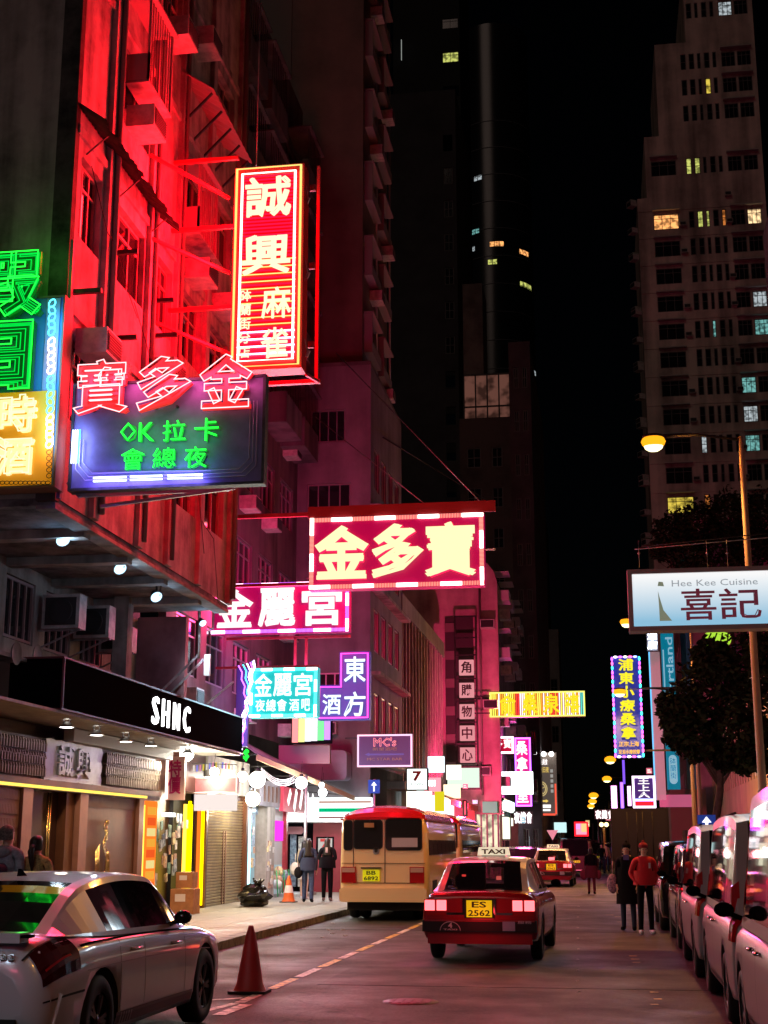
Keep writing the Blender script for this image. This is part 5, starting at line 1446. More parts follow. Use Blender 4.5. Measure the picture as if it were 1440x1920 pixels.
# ---- store box sign
s = Sign('store_box_sign', 'square lit convenience store box sign with red and green numeral', (762, 1440, 802, 1482), 52, .3, panel=BLACKG, cat='sign')
s.rect(.04, .04, .96, .96, glow('box_white', (.95, 1, .98), 1.5), n=.02, d=.018)
s.char('7', .3, .42, .72, .86, mat('seven_red', (.6, .03, .03), .5), 'fill', bold=.05, depth=.01, n=.025)
s.char('ELEVEN', .22, .22, .78, .33, mat('eleven_green', (.02, .3, .1), .5), 'fill', depth=.01, n=.025)
bx('lower_lightbox', glow('box_cream', (1, .97, .8), 2.2), s.o, s.x0, s.Y + .02, s.z0 - .62, s.x1 + .12, s.Y + .28, s.z0 - .03)
# one-way sign on a pole
p = at(702, 1475, Y=38)
t = thing('one_way_sign', 'blue square one way sign with white arrow on a grey pole', 'traffic sign', (p.x, 38, .13))
B().tube([(p.x, 38, .13), (p.x, 38, p.z + .2)], .035, 8).build('pole', STEEL, t)
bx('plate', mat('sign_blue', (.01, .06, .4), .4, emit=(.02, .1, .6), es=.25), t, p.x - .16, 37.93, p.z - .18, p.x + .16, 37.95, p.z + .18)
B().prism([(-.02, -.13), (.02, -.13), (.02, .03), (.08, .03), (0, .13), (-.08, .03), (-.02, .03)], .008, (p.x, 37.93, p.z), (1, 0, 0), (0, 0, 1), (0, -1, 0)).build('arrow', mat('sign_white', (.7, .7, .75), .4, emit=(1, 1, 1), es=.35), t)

# ---- striped yellow sign across the road
s = Sign('striped_sign', 'wide striped rainbow neon sign with four yellow characters over the road', (918, 1297, 1097, 1344), 70, .5)
bx('panel', mat('olive_panel', (.2, .05, .03), .5), s.o, s.x0, s.Y, s.z0, s.x1, s.Y + .5, s.z1)
scol = [glow('s_yel', (1, .85, .1), 1.6), glow('s_wht', (1, .9, .85), 1.6), glow('s_red', (1, .05, .04), 1.4), glow('s_org', (1, .4, .03), 1.4), glow('s_cyn', (.1, .8, .7), 1.2), glow('s_grn', (.5, .9, .1), 1.2)]
sm2 = {m_: B().box(0, -.05, 0, .055, -.02, s.h * .9).mesh('stripe_tube', m_) for m_ in scol}
sign_light(s, (1, .5, .2), 250)
rr = random.Random(2)
for i in range(48):
    u = .012 + i * .0205
    if .24 < u < .3 or .62 < u < .72: m_ = scol[2] if i % 3 else scol[3]
    elif u < .07: m_ = scol[rr.choice((0, 5))]
    elif u > .95: m_ = scol[4]
    else: m_ = scol[rr.choice((0, 1, 3, 1, 0))]
    inst(sm2[m_], 'stripe_tube', s.o, s.p(u, .05, 0))
for ch, xa, xb in (('俞', 937, 968), ('桑', 980, 1008), ('泉', 1019, 1050), ('禧', 1060, 1087)):
    s.char(ch, (xa - 918) / 179, .12, (xb - 918) / 179, .88, glow('char_strong_yellow', (1, .75, .02), 1.1), 'fill', bold=.03, depth=.08, n=.09)
s.frame(.07, glow('border_lime', (.85, .8, .15), 1.5), proud=.1, depth=.06)
B().beam((at(890, 1300, Y=70).x, 69.9, s.z1 - .3), (s.x0, 69.9, s.z1 - .3), .1).build('wall_arm', IRON, s.o)
# ---- small distant signs on the left
def vtext(s, txt, m, u0=.15, u1=.85, v0=.04, v1=.96, bold=.03, ml=False):
    n = len(txt)
    for i, ch in enumerate(txt):
        a = v1 - (v1 - v0) * (i + 1) / n; c = v1 - (v1 - v0) * i / n; g = (c - a) * .06
        s.char(ch, u0, a + g, u1, c - g, m, 'fill', bold=bold, depth=.05, n=.06)
def htext(s, txt, m, u0=.06, u1=.94, v0=.15, v1=.85, bold=.03):
    n = len(txt)
    for i, ch in enumerate(txt):
        a = u0 + (u1 - u0) * i / n; c = u0 + (u1 - u0) * (i + 1) / n; g = (c - a) * .06
        s.char(ch, a + g, v0, c - g, v1, m, 'fill', bold=bold, depth=.05, n=.06)
CW = glow('char_soft_white', (1, .92, .9), 1.5)
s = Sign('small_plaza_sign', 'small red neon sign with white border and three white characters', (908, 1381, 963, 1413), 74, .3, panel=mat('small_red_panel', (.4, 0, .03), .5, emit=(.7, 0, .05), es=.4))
htext(s, '金多寶', CW, v0=.3, v1=.85); s.frame(.1, glow('border_pinkwhite', (1, .7, .9), 3), proud=.05, depth=.1)
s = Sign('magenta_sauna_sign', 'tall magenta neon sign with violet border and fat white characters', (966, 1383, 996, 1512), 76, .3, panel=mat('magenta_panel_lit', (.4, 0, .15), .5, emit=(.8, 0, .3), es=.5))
sign_light(s, (1, .05, .4), 300)
vtext(s, '桑拿浴室', CW, u0=.1, u1=.8); s.frame(.08, NVI, proud=.05, depth=.1)
s = Sign('white_lightbox_sign', 'blank looking dazzling white lightbox with a grey arrow', (912, 1447, 999, 1489), 73, .4, panel=glow('dazzling_white', (.95, 1, 1), 3.2), cat='lightbox')
s.char('◀', .24, .32, .32, .52, mat('grey_arrow', (.1, .1, .1), .5), 'fill', depth=.02, n=.01, name='arrow')
for i in range(4): s.rect(.4 + i * .13, .3, .41 + i * .13, .62, MATS['grey_arrow'], n=.02, name='stroke')
s = Sign('dining_poster', 'tall dark illuminated food poster with pizza and yellow arrow', (1003, 1411, 1044, 1529), 90, .3, panel=mat('poster_grey_board', (.15, .12, .1), .6, emit=(.3, .24, .2), es=.25), cat='billboard')
s.char('特色美食', .15, .8, .6, .9, CW, 'fill', bold=.02, depth=.02, n=.02); s.char('小館日夜', .1, .68, .65, .77, glow('char_gold', (1, .7, .15), 1.0), 'fill', depth=.02, n=.02)
b = B(); c = s.p(.28, .42, .03); k = s.w * .27
for r in (k, k * .75): b.tube([(c.x + r * math.cos(t), c.y, c.z + 1.2 * r * math.sin(t)) for t in np.linspace(0, 2 * math.pi, 17)[:-1]], k * .08, 5, closed=True)
for a in range(4): b.tube([(c.x, c.y, c.z), (c.x + k * .8 * math.cos(a * 1.57 + .4), c.y, c.z + k * math.sin(a * 1.57 + .4))], k * .07, 4)
b.build('plate_picture', glow('pic_gold', (.8, .6, .25), .8), s.o)
for i in range(5): s.rect(.72, .36 + i * .08, .84, .41 + i * .08, glow('char_grey', (.5, .48, .45), .7), name='caption')
s.rect(.08, .215, .5, .24, MATS['char_gold'], name='arrow'); s.char('▶', .48, .2, .6, .255, MATS['char_gold'], 'fill', depth=.02, n=.03, name='arrow_head')
s.rect(.08, .12, .7, .17, CW, name='caption'); s.rect(.08, .07, .68, .1, CW, name='caption')
s.rect(.9, .02, .97, .5, glow('poster_red_edge', (1, .1, .05), 1.2), name='red_edge'); s.rect(.02, .0, .9, .03, MATS['poster_red_edge'], name='red_edge')
for u in (.1, .45, .8): b = B(); c = s.p(u, .97, .4); b.ball(c, .16, 8, 5); b.build('spot_lamp', glow('poster_lamp', (1, .95, .9), 8), s.o)
s = Sign('grey_pixel_sign', 'pale blue sign glowing low between the poster and the red framed screen', (1028, 1542, 1062, 1561), 110, .3, panel=glow('pale_cyan_face', (.6, .9, .9), 1.1), cat='sign')
s = Sign('framed_screen', 'pink and orange advertising screen in a red frame far down the road', (1077, 1541, 1103, 1568), 120, .3, panel=glow('screen_pink', (1, .35, .5), 1.2), cat='screen')
s.frame(.14, NR2, proud=.05); s.rect(.5, .3, .9, .9, glow('screen_orange', (1, .5, .2), 1.4)); s.rect(.12, .5, .4, .85, glow('screen_violet', (.7, .3, .9), 1.4))
for (xa, ya, xb, yb, Y, c, lab, cat_) in ((963, 1521, 999, 1545, 84, (1, .92, .95), 'white many charactered lightbox above the lit shops', 'lightbox'), (983, 1566, 1004, 1600, 92, (.7, .85, 1), 'blue white shop front light low at the far left shops', 'shop light'),
        (1115, 1518, 1152, 1536, 100, (1, .85, .85), 'far white lettered sign on poles in the middle of the street', 'sign')):
    s = Sign('far_lit_sign', lab, (xa, ya, xb, yb), Y, .3, panel=mat('far_sign_back', (.1, .05, .06), .5), cat=cat_)
    htext(s, '夜總會' if xb - xa > 30 else '店', glow('far_%d' % Y, c, 2.5), u0=.02, u1=.98, v0=.05, v1=.95, bold=.07)

# ---- right-hand signs
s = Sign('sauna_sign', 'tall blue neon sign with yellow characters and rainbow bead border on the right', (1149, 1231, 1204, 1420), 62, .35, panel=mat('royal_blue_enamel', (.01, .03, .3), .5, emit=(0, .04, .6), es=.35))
sign_light(s, (.5, .35, 1), 200)
YC = glow('sauna_yellow', (1, .85, .02), 1.1)
vtext(s, '浦東小療桑拿', YC, u0=.24, u1=.76, v0=.17, v1=.985, bold=.035)
s.char('正宗上海', .16, .105, .84, .155, glow('amber_small', (1, .5, .05), 1.4), 'fill', bold=.02, depth=.04, n=.05); s.char('足浴水療按摩', .14, .03, .86, .075, MATS['amber_small'], 'fill', bold=.02, depth=.04, n=.05)
bc = [glow('bead_%d' % i, c, 4) for i, c in enumerate(((.6, .1, 1), (1, .8, .9), (.05, .8, .6), (.3, .4, 1), (1, .1, .4), (1, .9, .8)))]
bm_ = [B().ball((0, 0, 0), .05, 8, 5, sc=(1, 1, 1.9)).mesh('bead', m_) for m_ in bc]
for i in range(22):
    for u in (.03, .97): inst(bm_[(i * 2 + int(u * 3)) % 6], 'bead', s.o, s.p(u, .02 + i * .0455, .08))
for i in range(5):
    for v in (.005, .995): inst(bm_[(i * 5 + 1) % 6], 'bead', s.o, s.p(.15 + i * .17, v, .08), rot=(0, R_(90), 0))
B().beam((s.x1, 62.2, s.z0 + 3), (5.6, 62.2, s.z0 + 3), .08).beam((s.x1, 62.2, s.z0 + .3), (5.6, 62.2, s.z0 + .3), .08).build('wall_arm', IRON, s.o)

s = Sign('restaurant_sign', 'large pale blue glowing restaurant lightbox with red brown characters', (1178, 1064, 1520, 1180), 27, .35)
wf = mat('steel_sign_frame', (.45, .42, .4), .35, metal=.7)
sign_light(s, (.75, .9, 1), 120)
FACE = bpy.data.materials.new('pale_blue_lightbox'); FACE.use_nodes = True; n = FACE.node_tree.nodes; l = FACE.node_tree.links; n.clear()
tc = n.new('ShaderNodeTexCoord'); sep = n.new('ShaderNodeSeparateXYZ'); l.new(tc.outputs['Generated'], sep.inputs[0])
cr = n.new('ShaderNodeValToRGB'); cr.color_ramp.elements[0].color = (.28, .55, .75, 1); cr.color_ramp.elements[1].color = (1, 1, 1, 1); cr.color_ramp.elements[0].position = .1; cr.color_ramp.elements[1].position = .95
l.new(sep.outputs['Z'], cr.inputs[0]); e = n.new('ShaderNodeEmission'); e.inputs[1].default_value = .95; l.new(cr.outputs[0], e.inputs[0]); o_ = n.new('ShaderNodeOutputMaterial'); l.new(e.outputs[0], o_.inputs[0])
bx('case', STEEL, s.o, s.x0 + .01, s.Y + .02, s.z0 + .01, s.x1 - .01, s.Y + .35, s.z1 - .01)
bx('lightbox_face', FACE, s.o, s.x0 + .08, s.Y - .005, s.z0 + .09, s.x1 - .08, s.Y + .018, s.z1 - .09)
s.frame(.09, wf, proud=.04)
def rch(ch, xa, ya, xb, yb, m_, bold=.0, depth=.01):
    s.char(ch, (xa - 1178) / 342, (1180 - yb) / 116, (xb - 1178) / 342, (1180 - ya) / 116, m_, 'fill', bold=bold, depth=depth, n=.006)
DRC = mat('wine_vinyl', (.25, .03, .07), .5, emit=(.4, .08, .15), es=.15)
rch('喜', 1277, 1103, 1344, 1162, DRC, .012); rch('記', 1350, 1104, 1428, 1161, DRC, .012)
rch('Hee Kee Cuisine', 1262, 1086, 1424, 1098, mat('grey_vinyl', (.25, .3, .35), .5, emit=(.5, .6, .65), es=.5))
rch('大', 1448, 1104, 1500, 1161, DRC, .012)
b = B(); f = lambda x, y: ((at(x, 1120, Y=27).x - s.x0), (at(1300, y, Y=27).z - s.z0))
b.prism([f(1235, 1163), f(1258, 1163), f(1243, 1143), f(1237, 1120), f(1234, 1106), f(1235, 1140)], .01, (s.x0, s.Y - .006, s.z0), (1, 0, 0), (0, 0, 1), (0, -1, 0))
b.prism([f(1234, 1097), f(1246, 1098), f(1244, 1090), f(1236, 1089)], .01, (s.x0, s.Y - .006, s.z0), (1, 0, 0), (0, 0, 1), (0, -1, 0))
b.build('leaf_motif', mat('sage_vinyl', (.2, .25, .15), .5, emit=(.4, .5, .35), es=.35), s.o)
b = B()
for x in (1199, 1327, 1365): p = at(x, 1064, Y=27.1); b.tube([p, p + Vector((0, 0, .55))], .008, 4); b.ball(p + Vector((0, 0, .28)), .025, 6, 4)
b.tube([at(1190, 1030, Y=27.1), at(1530, 1000, Y=27.1)], .012, 4)
b.build('guy_wire', STEEL, s.o)
B().beam((s.x1, 27.2, s.z1 - .2), (6.4, 27.2, s.z1 - .2), .08).beam((s.x1, 27.2, s.z0 + .2), (6.4, 27.2, s.z0 + .2), .08).build('wall_arm', IRON, s.o)
rb = thing('near_right_building', 'plain near building beside the restaurant lightbox', 'building', (8, 20, 0))
wo = [(1 + i * 2.4, 3.9 + k * 3, 2.6 + i * 2.4, 5.5 + k * 3) for i in range(12) for k in range(4)]
b = B(); wall(b, (6.6, 50, 0), (0, -1, 0), (-1, 0, 0), 42, 24, wo, .2); b.box(6.61, 49.9, 0, 14, 50, 24); b.box(6.61, 8, 0, 14, 8.1, 24); b.build('walls', GREYW, rb)
for o in wo: window(rb, (6.7, 50 - o[0] - .01, o[1] + .01), 1.58, 1.58, R_(-90), nx=2)
bx('shop_band', glow('right_shop_glow', (1, .8, .6), .9), rb, 6.5, 9, 2.3, 6.598, 48, 2.9)
bx('shop_glass', GLASSD, rb, 6.55, 9, .2, 6.598, 48, 2.28)

# teal hotel banners
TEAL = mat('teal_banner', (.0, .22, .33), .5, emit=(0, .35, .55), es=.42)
s = Sign('hotel_banner', 'long teal vertical hotel banner with pale rotated lettering', (1245, 1183, 1269, 1480), 80, .3, panel=TEAL, cat='banner')
b = B(); z0_, z1_ = at(1250, 1305, Y=80).z, at(1250, 1195, Y=80).z
put_glyph(b, 'Portland', s.p(.9, 0, .02) + Vector((0, 0, z0_ - s.z0 - .3)), (0, 0, 1), (-1, 0, 0), (0, -1, 0), z1_ - z0_ + .3, s.w * .55, .02, bold=.01)
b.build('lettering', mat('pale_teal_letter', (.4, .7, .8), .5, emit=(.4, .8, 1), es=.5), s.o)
s.rect(.1, .4, .2, .88, MATS['pale_teal_letter'], n=.02, name='stripe')
B().rrect(s.p(.5, .1, .0) + Vector((0, 0, .2)), s.w * .62, s.h * .18, s.w * .3, .03).build('oval_plate', MATS['pale_teal_letter'], s.o)
for i, ch in enumerate('砵蘭街'): s.char(ch, .28, .155 - i * .045, .72, .195 - i * .045, TEAL, 'fill', depth=.01, n=.04)
s = Sign('side_banner', 'pinkish white vertical banner with glowing blue edge beside the teal banner', (1222, 1222, 1243, 1500), 78, .25, panel=mat('pink_white_banner', (.6, .45, .5), .5, emit=(.7, .45, .5), es=.3), cat='banner')
s.rect(0, 0, .1, 1, glow('edge_blue', (.1, .55, 1), 1.6), name='edge_light')
s = Sign('white_character_sign', 'glaring white stacked character sign above the pinkish banner', (1213, 1182, 1233, 1220), 76, .2, panel=mat('sign_dim_back', (.2, .25, .3), .5), cat='neon sign')
vtext(s, '酒店', glow('glare_white', (.85, .93, 1), 6), u0=.05, u1=.95, bold=.06)
s = Sign('rooftop_oval_sign', 'lime green glowing oval sign partly hidden by the tree', (1318, 1180, 1371, 1218), 70, .3)
b = B(); c = s.p(.5, .5); b.lathe([(.001, -.1), (.5, -.08), (.5, .2)], (0, 0, 0), 28, ax='y'); b.v = [(c.x + v[0] * s.w, c.y + v[1], c.z + v[2] * s.h) for v in b.v]; b.build('oval_face', glow('lime_face', (.45, .8, .05), 1.0), s.o)
b = B()
for i in range(4): b.tube([s.p(.1 + .25 * i, .3, .12), s.p(.3 + .2 * i, .8, .12)], .05, 4)
b.build('stroke', mat('dark_green_ink', (.02, .1, .02), .6), s.o)
s = Sign('outlined_white_sign', 'white outlined neon sign with calligraphy and a red strip above the truck', (1186, 1455, 1229, 1515), 74, .3, panel=mat('indigo_panel', (.03, .02, .1), .5, emit=(.05, .03, .3), es=.4))
s.frame(.1, glow('outline_lilac', (1, .75, 1), 3.5), proud=.05, depth=.1)
vtext(s, '王上人', CW, u0=.25, u1=.75, v0=.3, v1=.95, bold=.02); s.rect(.08, .06, .9, .2, NR2, name='red_strip')
s.rect(.1, .22, .9, .28, NB, name='blue_strip')
for i, (xa, xb, ya, yb, c, lab) in enumerate(((1145, 1158, 1472, 1520, (1, .55, 1), 'wide magenta white glowing banner left of the violet tubes'), (1163, 1170, 1465, 1530, (.3, .12, 1), 'slim violet tube sign between two magenta banners'), (1176, 1184, 1473, 1512, (1, .6, 1), 'slim magenta white glowing banner right of the violet tube'))):
    s = Sign('glowing_banner', lab, (xa, ya, xb, yb), 84 + i, .2, panel=mat('mg_back', (.2, .02, .2), .5)); s.rect(.1, .03, .9, .97, glow('mg_%d' % i, c, 3), name='lit_face')
s = Sign('violet_pole_sign', 'tall violet lit pole rising below the blue sauna sign', (1164, 1425, 1175, 1470), 84, .2); s.rect(.3, 0, .7, 1, glow('violet_dim', (.2, .08, .8), 1.5), name='lit_face')
s = Sign('ground_red_sign', 'pink and blue shop canopy sign below the teal banner', (1237, 1490, 1300, 1513), 78, .3, panel=mat('canopy_pink', (.5, .1, .25), .5, emit=(1, .2, .4), es=.4), cat='canopy')

# ================================================================== street lamps
SOD = glow('sodium_halo_lens', (1, .36, .01), 1.6); SODC = glow('sodium_core', (1, .85, .45), 3)
SODF = SOD
POLE = mat('lamp_post_paint', (.35, .26, .2), .5, metal=.3)
def street_lamp(label, px, py, Y, poleX, P, far=False, armdir=-1, big=1.0):
    h = at(px, py, Y=Y); base = Vector((poleX, Y, .13))
    t = thing('street_lamp', label, 'street lamp', base, 'sodium street lamps')
    B().tube([base, (poleX, Y, 1.2), (poleX, Y, h.z - .4), (poleX, Y, h.z + .05)], [.12, .095, .065, .05], 10).build('post', POLE, t)
    B().tube([(poleX, Y, h.z - .02), (poleX + (h.x - poleX) * .5, Y, h.z + .14), (h.x + .3 * (1 if poleX > h.x else -1), Y, h.z + .12)], [.035, .03, .025], 7).build('arm', BLACK, t)
    b = B(); b.ball((h.x, Y, h.z + .14), .24, 12, 6, sc=(1, .6, .3)); b.build('head', BLACK, t)
    b = B(); b.ball((h.x, Y, h.z + .02), .27 * big, 12, 6, sc=(1.0, .7, .62)); b.build('lens', SOD, t)  # lens swollen and tinted orange to paint the halo around the lamp
    b = B(); b.ball((h.x, Y, h.z - .08), .21 * big, 12, 6, sc=(1.0, .7, .62)); b.build('lamp_core', SODC, t)
    L = bpy.data.lights.new('lamp_light', 'SPOT'); L.energy = P; L.spot_size = R_(150); L.spot_blend = .7; L.color = (1, .42, .08); L.shadow_soft_size = .15
    lo = bpy.data.objects.new('lamp_light', L); COL.objects.link(lo); lo.parent = t; lo.location = Vector((h.x, Y, h.z - .28)) - base
    L = bpy.data.lights.new('lamp_glow', 'POINT'); L.energy = P * .7; L.color = (1, .36, .04); L.shadow_soft_size = .22
    lo = bpy.data.objects.new('lamp_glow', L); COL.objects.link(lo); lo.parent = t; lo.location = Vector((h.x, Y, h.z)) - base
    return t
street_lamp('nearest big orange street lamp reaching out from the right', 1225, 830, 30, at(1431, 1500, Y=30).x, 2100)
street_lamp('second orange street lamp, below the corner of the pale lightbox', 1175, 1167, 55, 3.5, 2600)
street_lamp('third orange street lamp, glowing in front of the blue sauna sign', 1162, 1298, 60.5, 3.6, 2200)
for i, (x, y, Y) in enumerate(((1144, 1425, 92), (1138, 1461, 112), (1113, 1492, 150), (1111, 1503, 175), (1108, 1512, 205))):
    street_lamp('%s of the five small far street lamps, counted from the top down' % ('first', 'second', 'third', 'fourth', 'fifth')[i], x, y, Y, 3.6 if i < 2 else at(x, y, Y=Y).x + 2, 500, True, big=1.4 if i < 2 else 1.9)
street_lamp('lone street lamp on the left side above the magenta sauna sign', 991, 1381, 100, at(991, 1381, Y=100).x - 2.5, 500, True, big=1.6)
# lamps behind the viewpoint, as the row goes on
street_lamp('street lamp standing behind the viewpoint on the right pavement', 1180, 830, 4.0, 3.6, 10) if False else None
t = thing('street_lamp', 'street lamp standing behind the viewpoint', 'street lamp', (3.6, 3.0, .13), 'sodium street lamps')
B().tube([(3.6, 3, .13), (3.6, 3, 9.6)], [.12, .06], 10).build('post', POLE, t); B().tube([(3.6, 3, 9.55), (1.6, 3, 9.7)], .04, 7).build('arm', POLE, t)
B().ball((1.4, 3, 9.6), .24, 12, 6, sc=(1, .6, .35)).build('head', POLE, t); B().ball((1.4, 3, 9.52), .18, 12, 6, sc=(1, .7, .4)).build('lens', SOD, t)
L = bpy.data.lights.new('lamp_light', 'SPOT'); L.energy = 260; L.spot_size = R_(150); L.spot_blend = .7; L.color = (1, .42, .08); L.shadow_soft_size = .15
lo = bpy.data.objects.new('lamp_light', L); COL.objects.link(lo); lo.parent = t; lo.location = (-2.2, 0, 9.1)
# unseen pink and white glowing boards, added to light the vans and sedan
for (x, y, z, w_, h_, m_, lab) in ((-6.0, -3, 5.0, 3.0, 1.4, glow('back_pink', (1, .08, .2), 6), 'unseen pink glowing board added on the left to tint the parked vans'), (-6.5, 4.5, 4.3, 1.6, .7, glow('back_cool', (.6, .8, 1), 18), 'unseen cool white glowing board added on the left to light the sedan')):
    t = thing('glow_board', lab, 'sign', (x, y, z)); bx('case', IRON, t, x - w_ / 2, y - .15, z, x + w_ / 2, y, z + h_); bx('lit_face', m_, t, x - w_ / 2 + .05, y + .001, z + .05, x + w_ / 2 - .05, y + .02, z + h_ - .05)
    B().beam((x - w_ / 2, y - .1, z + h_ / 2), (-10, y - .1, z + h_ / 2), .08).build('wall_arm', IRON, t)

# ================================================================== tree on the right
def tree(name, label, base, h, crown_c, crown_r, n, seed, lobes):
    t = thing(name, label, 'tree', base)
    rr = random.Random(seed); base = Vector(base); top = Vector(crown_c)
    b = B(); mid = base.lerp(top, .5) + Vector((.15, 0, 0))
    b.tube([base, base + Vector((.03, 0, 1)), mid, top], [.2, .15, .13, .07], 8); b.build('trunk', mat('bark', (.07, .05, .035), .9, var=.3, scale=6), t)
    b = B()
    for c, r in lobes:
        c = Vector(c); s0 = mid.lerp(top, rr.uniform(0, .5)); m_ = s0.lerp(c, .5) + Vector((rr.uniform(-.3, .3), 0, rr.uniform(0, .4)))
        b.tube([s0, m_, c], [.07, .045, .02], 6)
        for k in range(5): e = c + Vector((rr.gauss(0, r * .4), rr.gauss(0, r * .4), rr.gauss(0, r * .4))); b.tube([m_.lerp(c, .6), e], [.025, .01], 4)
    b.build('limbs', MATS['bark'], t)
    lv = np.zeros((n * 4, 3)); 
    fs = []
    for i in range(n):
        c, r = lobes[i % len(lobes)]
        d = Vector((rr.gauss(0, 1), rr.gauss(0, 1), rr.gauss(0, 1))).normalized(); q = r * rr.uniform(.35, 1.06) ** .6
        q *= 1 + .18 * math.sin(d.x * 5 + seed) * math.cos(d.z * 6)
        p = Vector(c) + d * q
        u = Vector((rr.gauss(0, 1), rr.gauss(0, 1), rr.gauss(0, .6))).normalized(); v = u.cross(Vector((rr.gauss(0, 1), rr.gauss(0, 1), rr.gauss(0, 1)))).normalized()
        sz = rr.uniform(.08, .19)
        lv[i * 4] = p - u * sz; lv[i * 4 + 1] = p + v * sz * .45; lv[i * 4 + 2] = p + u * sz; lv[i * 4 + 3] = p - v * sz * .45
        fs.append((i * 4, i * 4 + 1, i * 4 + 2, i * 4 + 3))
    me = bpy.data.meshes.new('crown'); me.from_pydata((lv - np.array(base)).tolist(), [], fs)
    me.materials.append(mat('leaves', (.018, .032, .008), .8, var=.5, scale=1.5, spec=.15)); me.update()
    o = bpy.data.objects.new('crown', me); COL.objects.link(o); o.parent = t; o['kind'] = 'stuff'
    return t
TYY = 50.0
def tp(x, y, dy=0): return tuple(at(x, y, Y=TYY + dy))
lob = [(tp(1400, 1255), 1.45), (tp(1340, 1290, .5), 1.3), (tp(1285, 1330, -.3), .9), (tp(1375, 1370, .2), 1.2), (tp(1430, 1340, -.4), 1.3), (tp(1310, 1390), .75), (tp(1255, 1325), .45), (tp(1400, 1420), .6), (tp(1450, 1400), .9), (tp(1335, 1240), .8), (tp(1440, 1220), .9), (tp(1270, 1375), .5), (tp(1358, 1425), .4)]
tb = at(1292, 1560, Y=TYY)
tree('street_tree', 'dark leafy street tree in front of the cream building', (max(tb.x, 3.4), TYY, .13), 8, tp(1350, 1300), 2, 15000, 3, lob)
lob2 = [(tuple(at(x, y, Y=75)), r) for x, y, r in ((1260, 1000, 1.1), (1310, 985, 1.3), (1370, 970, 1.5), (1430, 975, 1.6), (1290, 1035, 1.2), (1350, 1030, 1.4), (1410, 1030, 1.6), (1470, 1000, 1.8), (1240, 1030, .6))]
tree('tall_tree', 'tall dark tree whose crown shows above the pale lightbox', (at(1390, 1500, Y=75).x, 75, .13), 18, tuple(at(1360, 1020, Y=75)), 3, 13000, 8, lob2)

# ================================================================== far shops on the left
shopc = [((1, .95, .8), 'cream'), ((.85, 1, .95), 'pale green'), ((1, .25, .3), 'red'), ((1, .8, .5), 'amber'), ((.8, .9, 1), 'cool white'), ((1, .9, .7), 'ivory')]
s = Sign('lit_billboard', 'large pale green blank lit billboard at the foot of the pink wall', (836, 1437, 902, 1480), 69, .3, cat='billboard', panel=glow('billboard_pale', (.85, 1, .85), 1.0))
s.frame(.08, IRON)
for i in range(9):
    y0 = 69.5 + i * 5.2 if i > 1 else 56 + i * 7
    Xs = -8.0 if i < 2 else -7.6
    c, nm = shopc[(i * 5 + 1) % 6]
    t = thing('street_shop', '%s lit street shop, %s along the far left row' % (nm, ('first', 'second', 'third', 'fourth', 'fifth', 'sixth', 'seventh', 'eighth', 'ninth')[i]), 'shop', (Xs, y0 + 2.4, .13))
    bx('fascia', glow('far_fascia_%d' % i, c, 1.3), t, Xs, y0 + .1, 3.0, Xs + .5, y0 + 4.9, 3.8)
    bx('shop_window', litroom('far_window_%d' % i, c, 1.3, 1.5), t, Xs - .1, y0 + .3, .5, Xs + .15, y0 + 4.7, 2.8)
    bx('stall_riser', BRN, t, Xs - .1, y0 + .3, .131, Xs + .2, y0 + 4.7, .5)
    bx('end_panel', mat('end_panel_%d' % (i % 3), ((.5, .45, .4), (.3, .1, .1), (.2, .3, .3))[i % 3], .6), t, Xs - .1, y0 + .05, .131, Xs + .5, y0 + .1, 3.9)
    b = B(); b.face([(Xs + .5, y0, 3.9), (Xs + 1.9, y0, 3.4), (Xs + 1.9, y0 + 4.9, 3.4), (Xs + .5, y0 + 4.9, 3.9)]); b.face([(Xs + .5, y0, 3.88), (Xs + .5, y0 + 4.9, 3.88), (Xs + 1.9, y0 + 4.9, 3.38), (Xs + 1.9, y0, 3.38)]); b.box(Xs + 1.88, y0, 3.15, Xs + 1.9, y0 + 4.9, 3.4)
    b.build('awning', mat('awn_%d' % (i % 4), ((.35, .3, .22), (.4, .05, .04), (.05, .3, .2), (.3, .3, .32))[i % 4], .7), t)
    L = bpy.data.lights.new('shop_light', 'POINT'); L.energy = 90; L.color = c; L.shadow_soft_size = .3
    lo = bpy.data.objects.new('shop_light', L); COL.objects.link(lo); lo.parent = t; lo.location = (1.0, 0, 2.6)
    rr = random.Random(i)
    for k in range(3):
        z = 2.0 + k * .9; y = y0 + 1 + k * 1.2; cc = shopc[(i + k * 2) % 6][0]
        bx('projecting_box', glow('proj_%d' % ((i + k * 2) % 6), cc, 1.8), t, Xs + .55, y, z + .8, Xs + 1.1 + .3 * rr.random(), y + .15, z + 1.35 + .3 * rr.random())
s = Sign('yellow_vertical_board', 'plain yellow vertical board beside the store box sign', (815, 1484, 832, 1521), 56, .2, cat='sign', panel=glow('yellow_board', (1, .85, .02), .8))
s = Sign('white_light_bar', 'row of white spot bars above the low awning past the bus', (804, 1463, 818, 1474), 54, .2, cat='lamp'); 
for i in range(3): s.rect(i / 3, 0, i / 3 + .22, 1, glow('spot_bar', (1, .98, .9), 5), name='lamp')
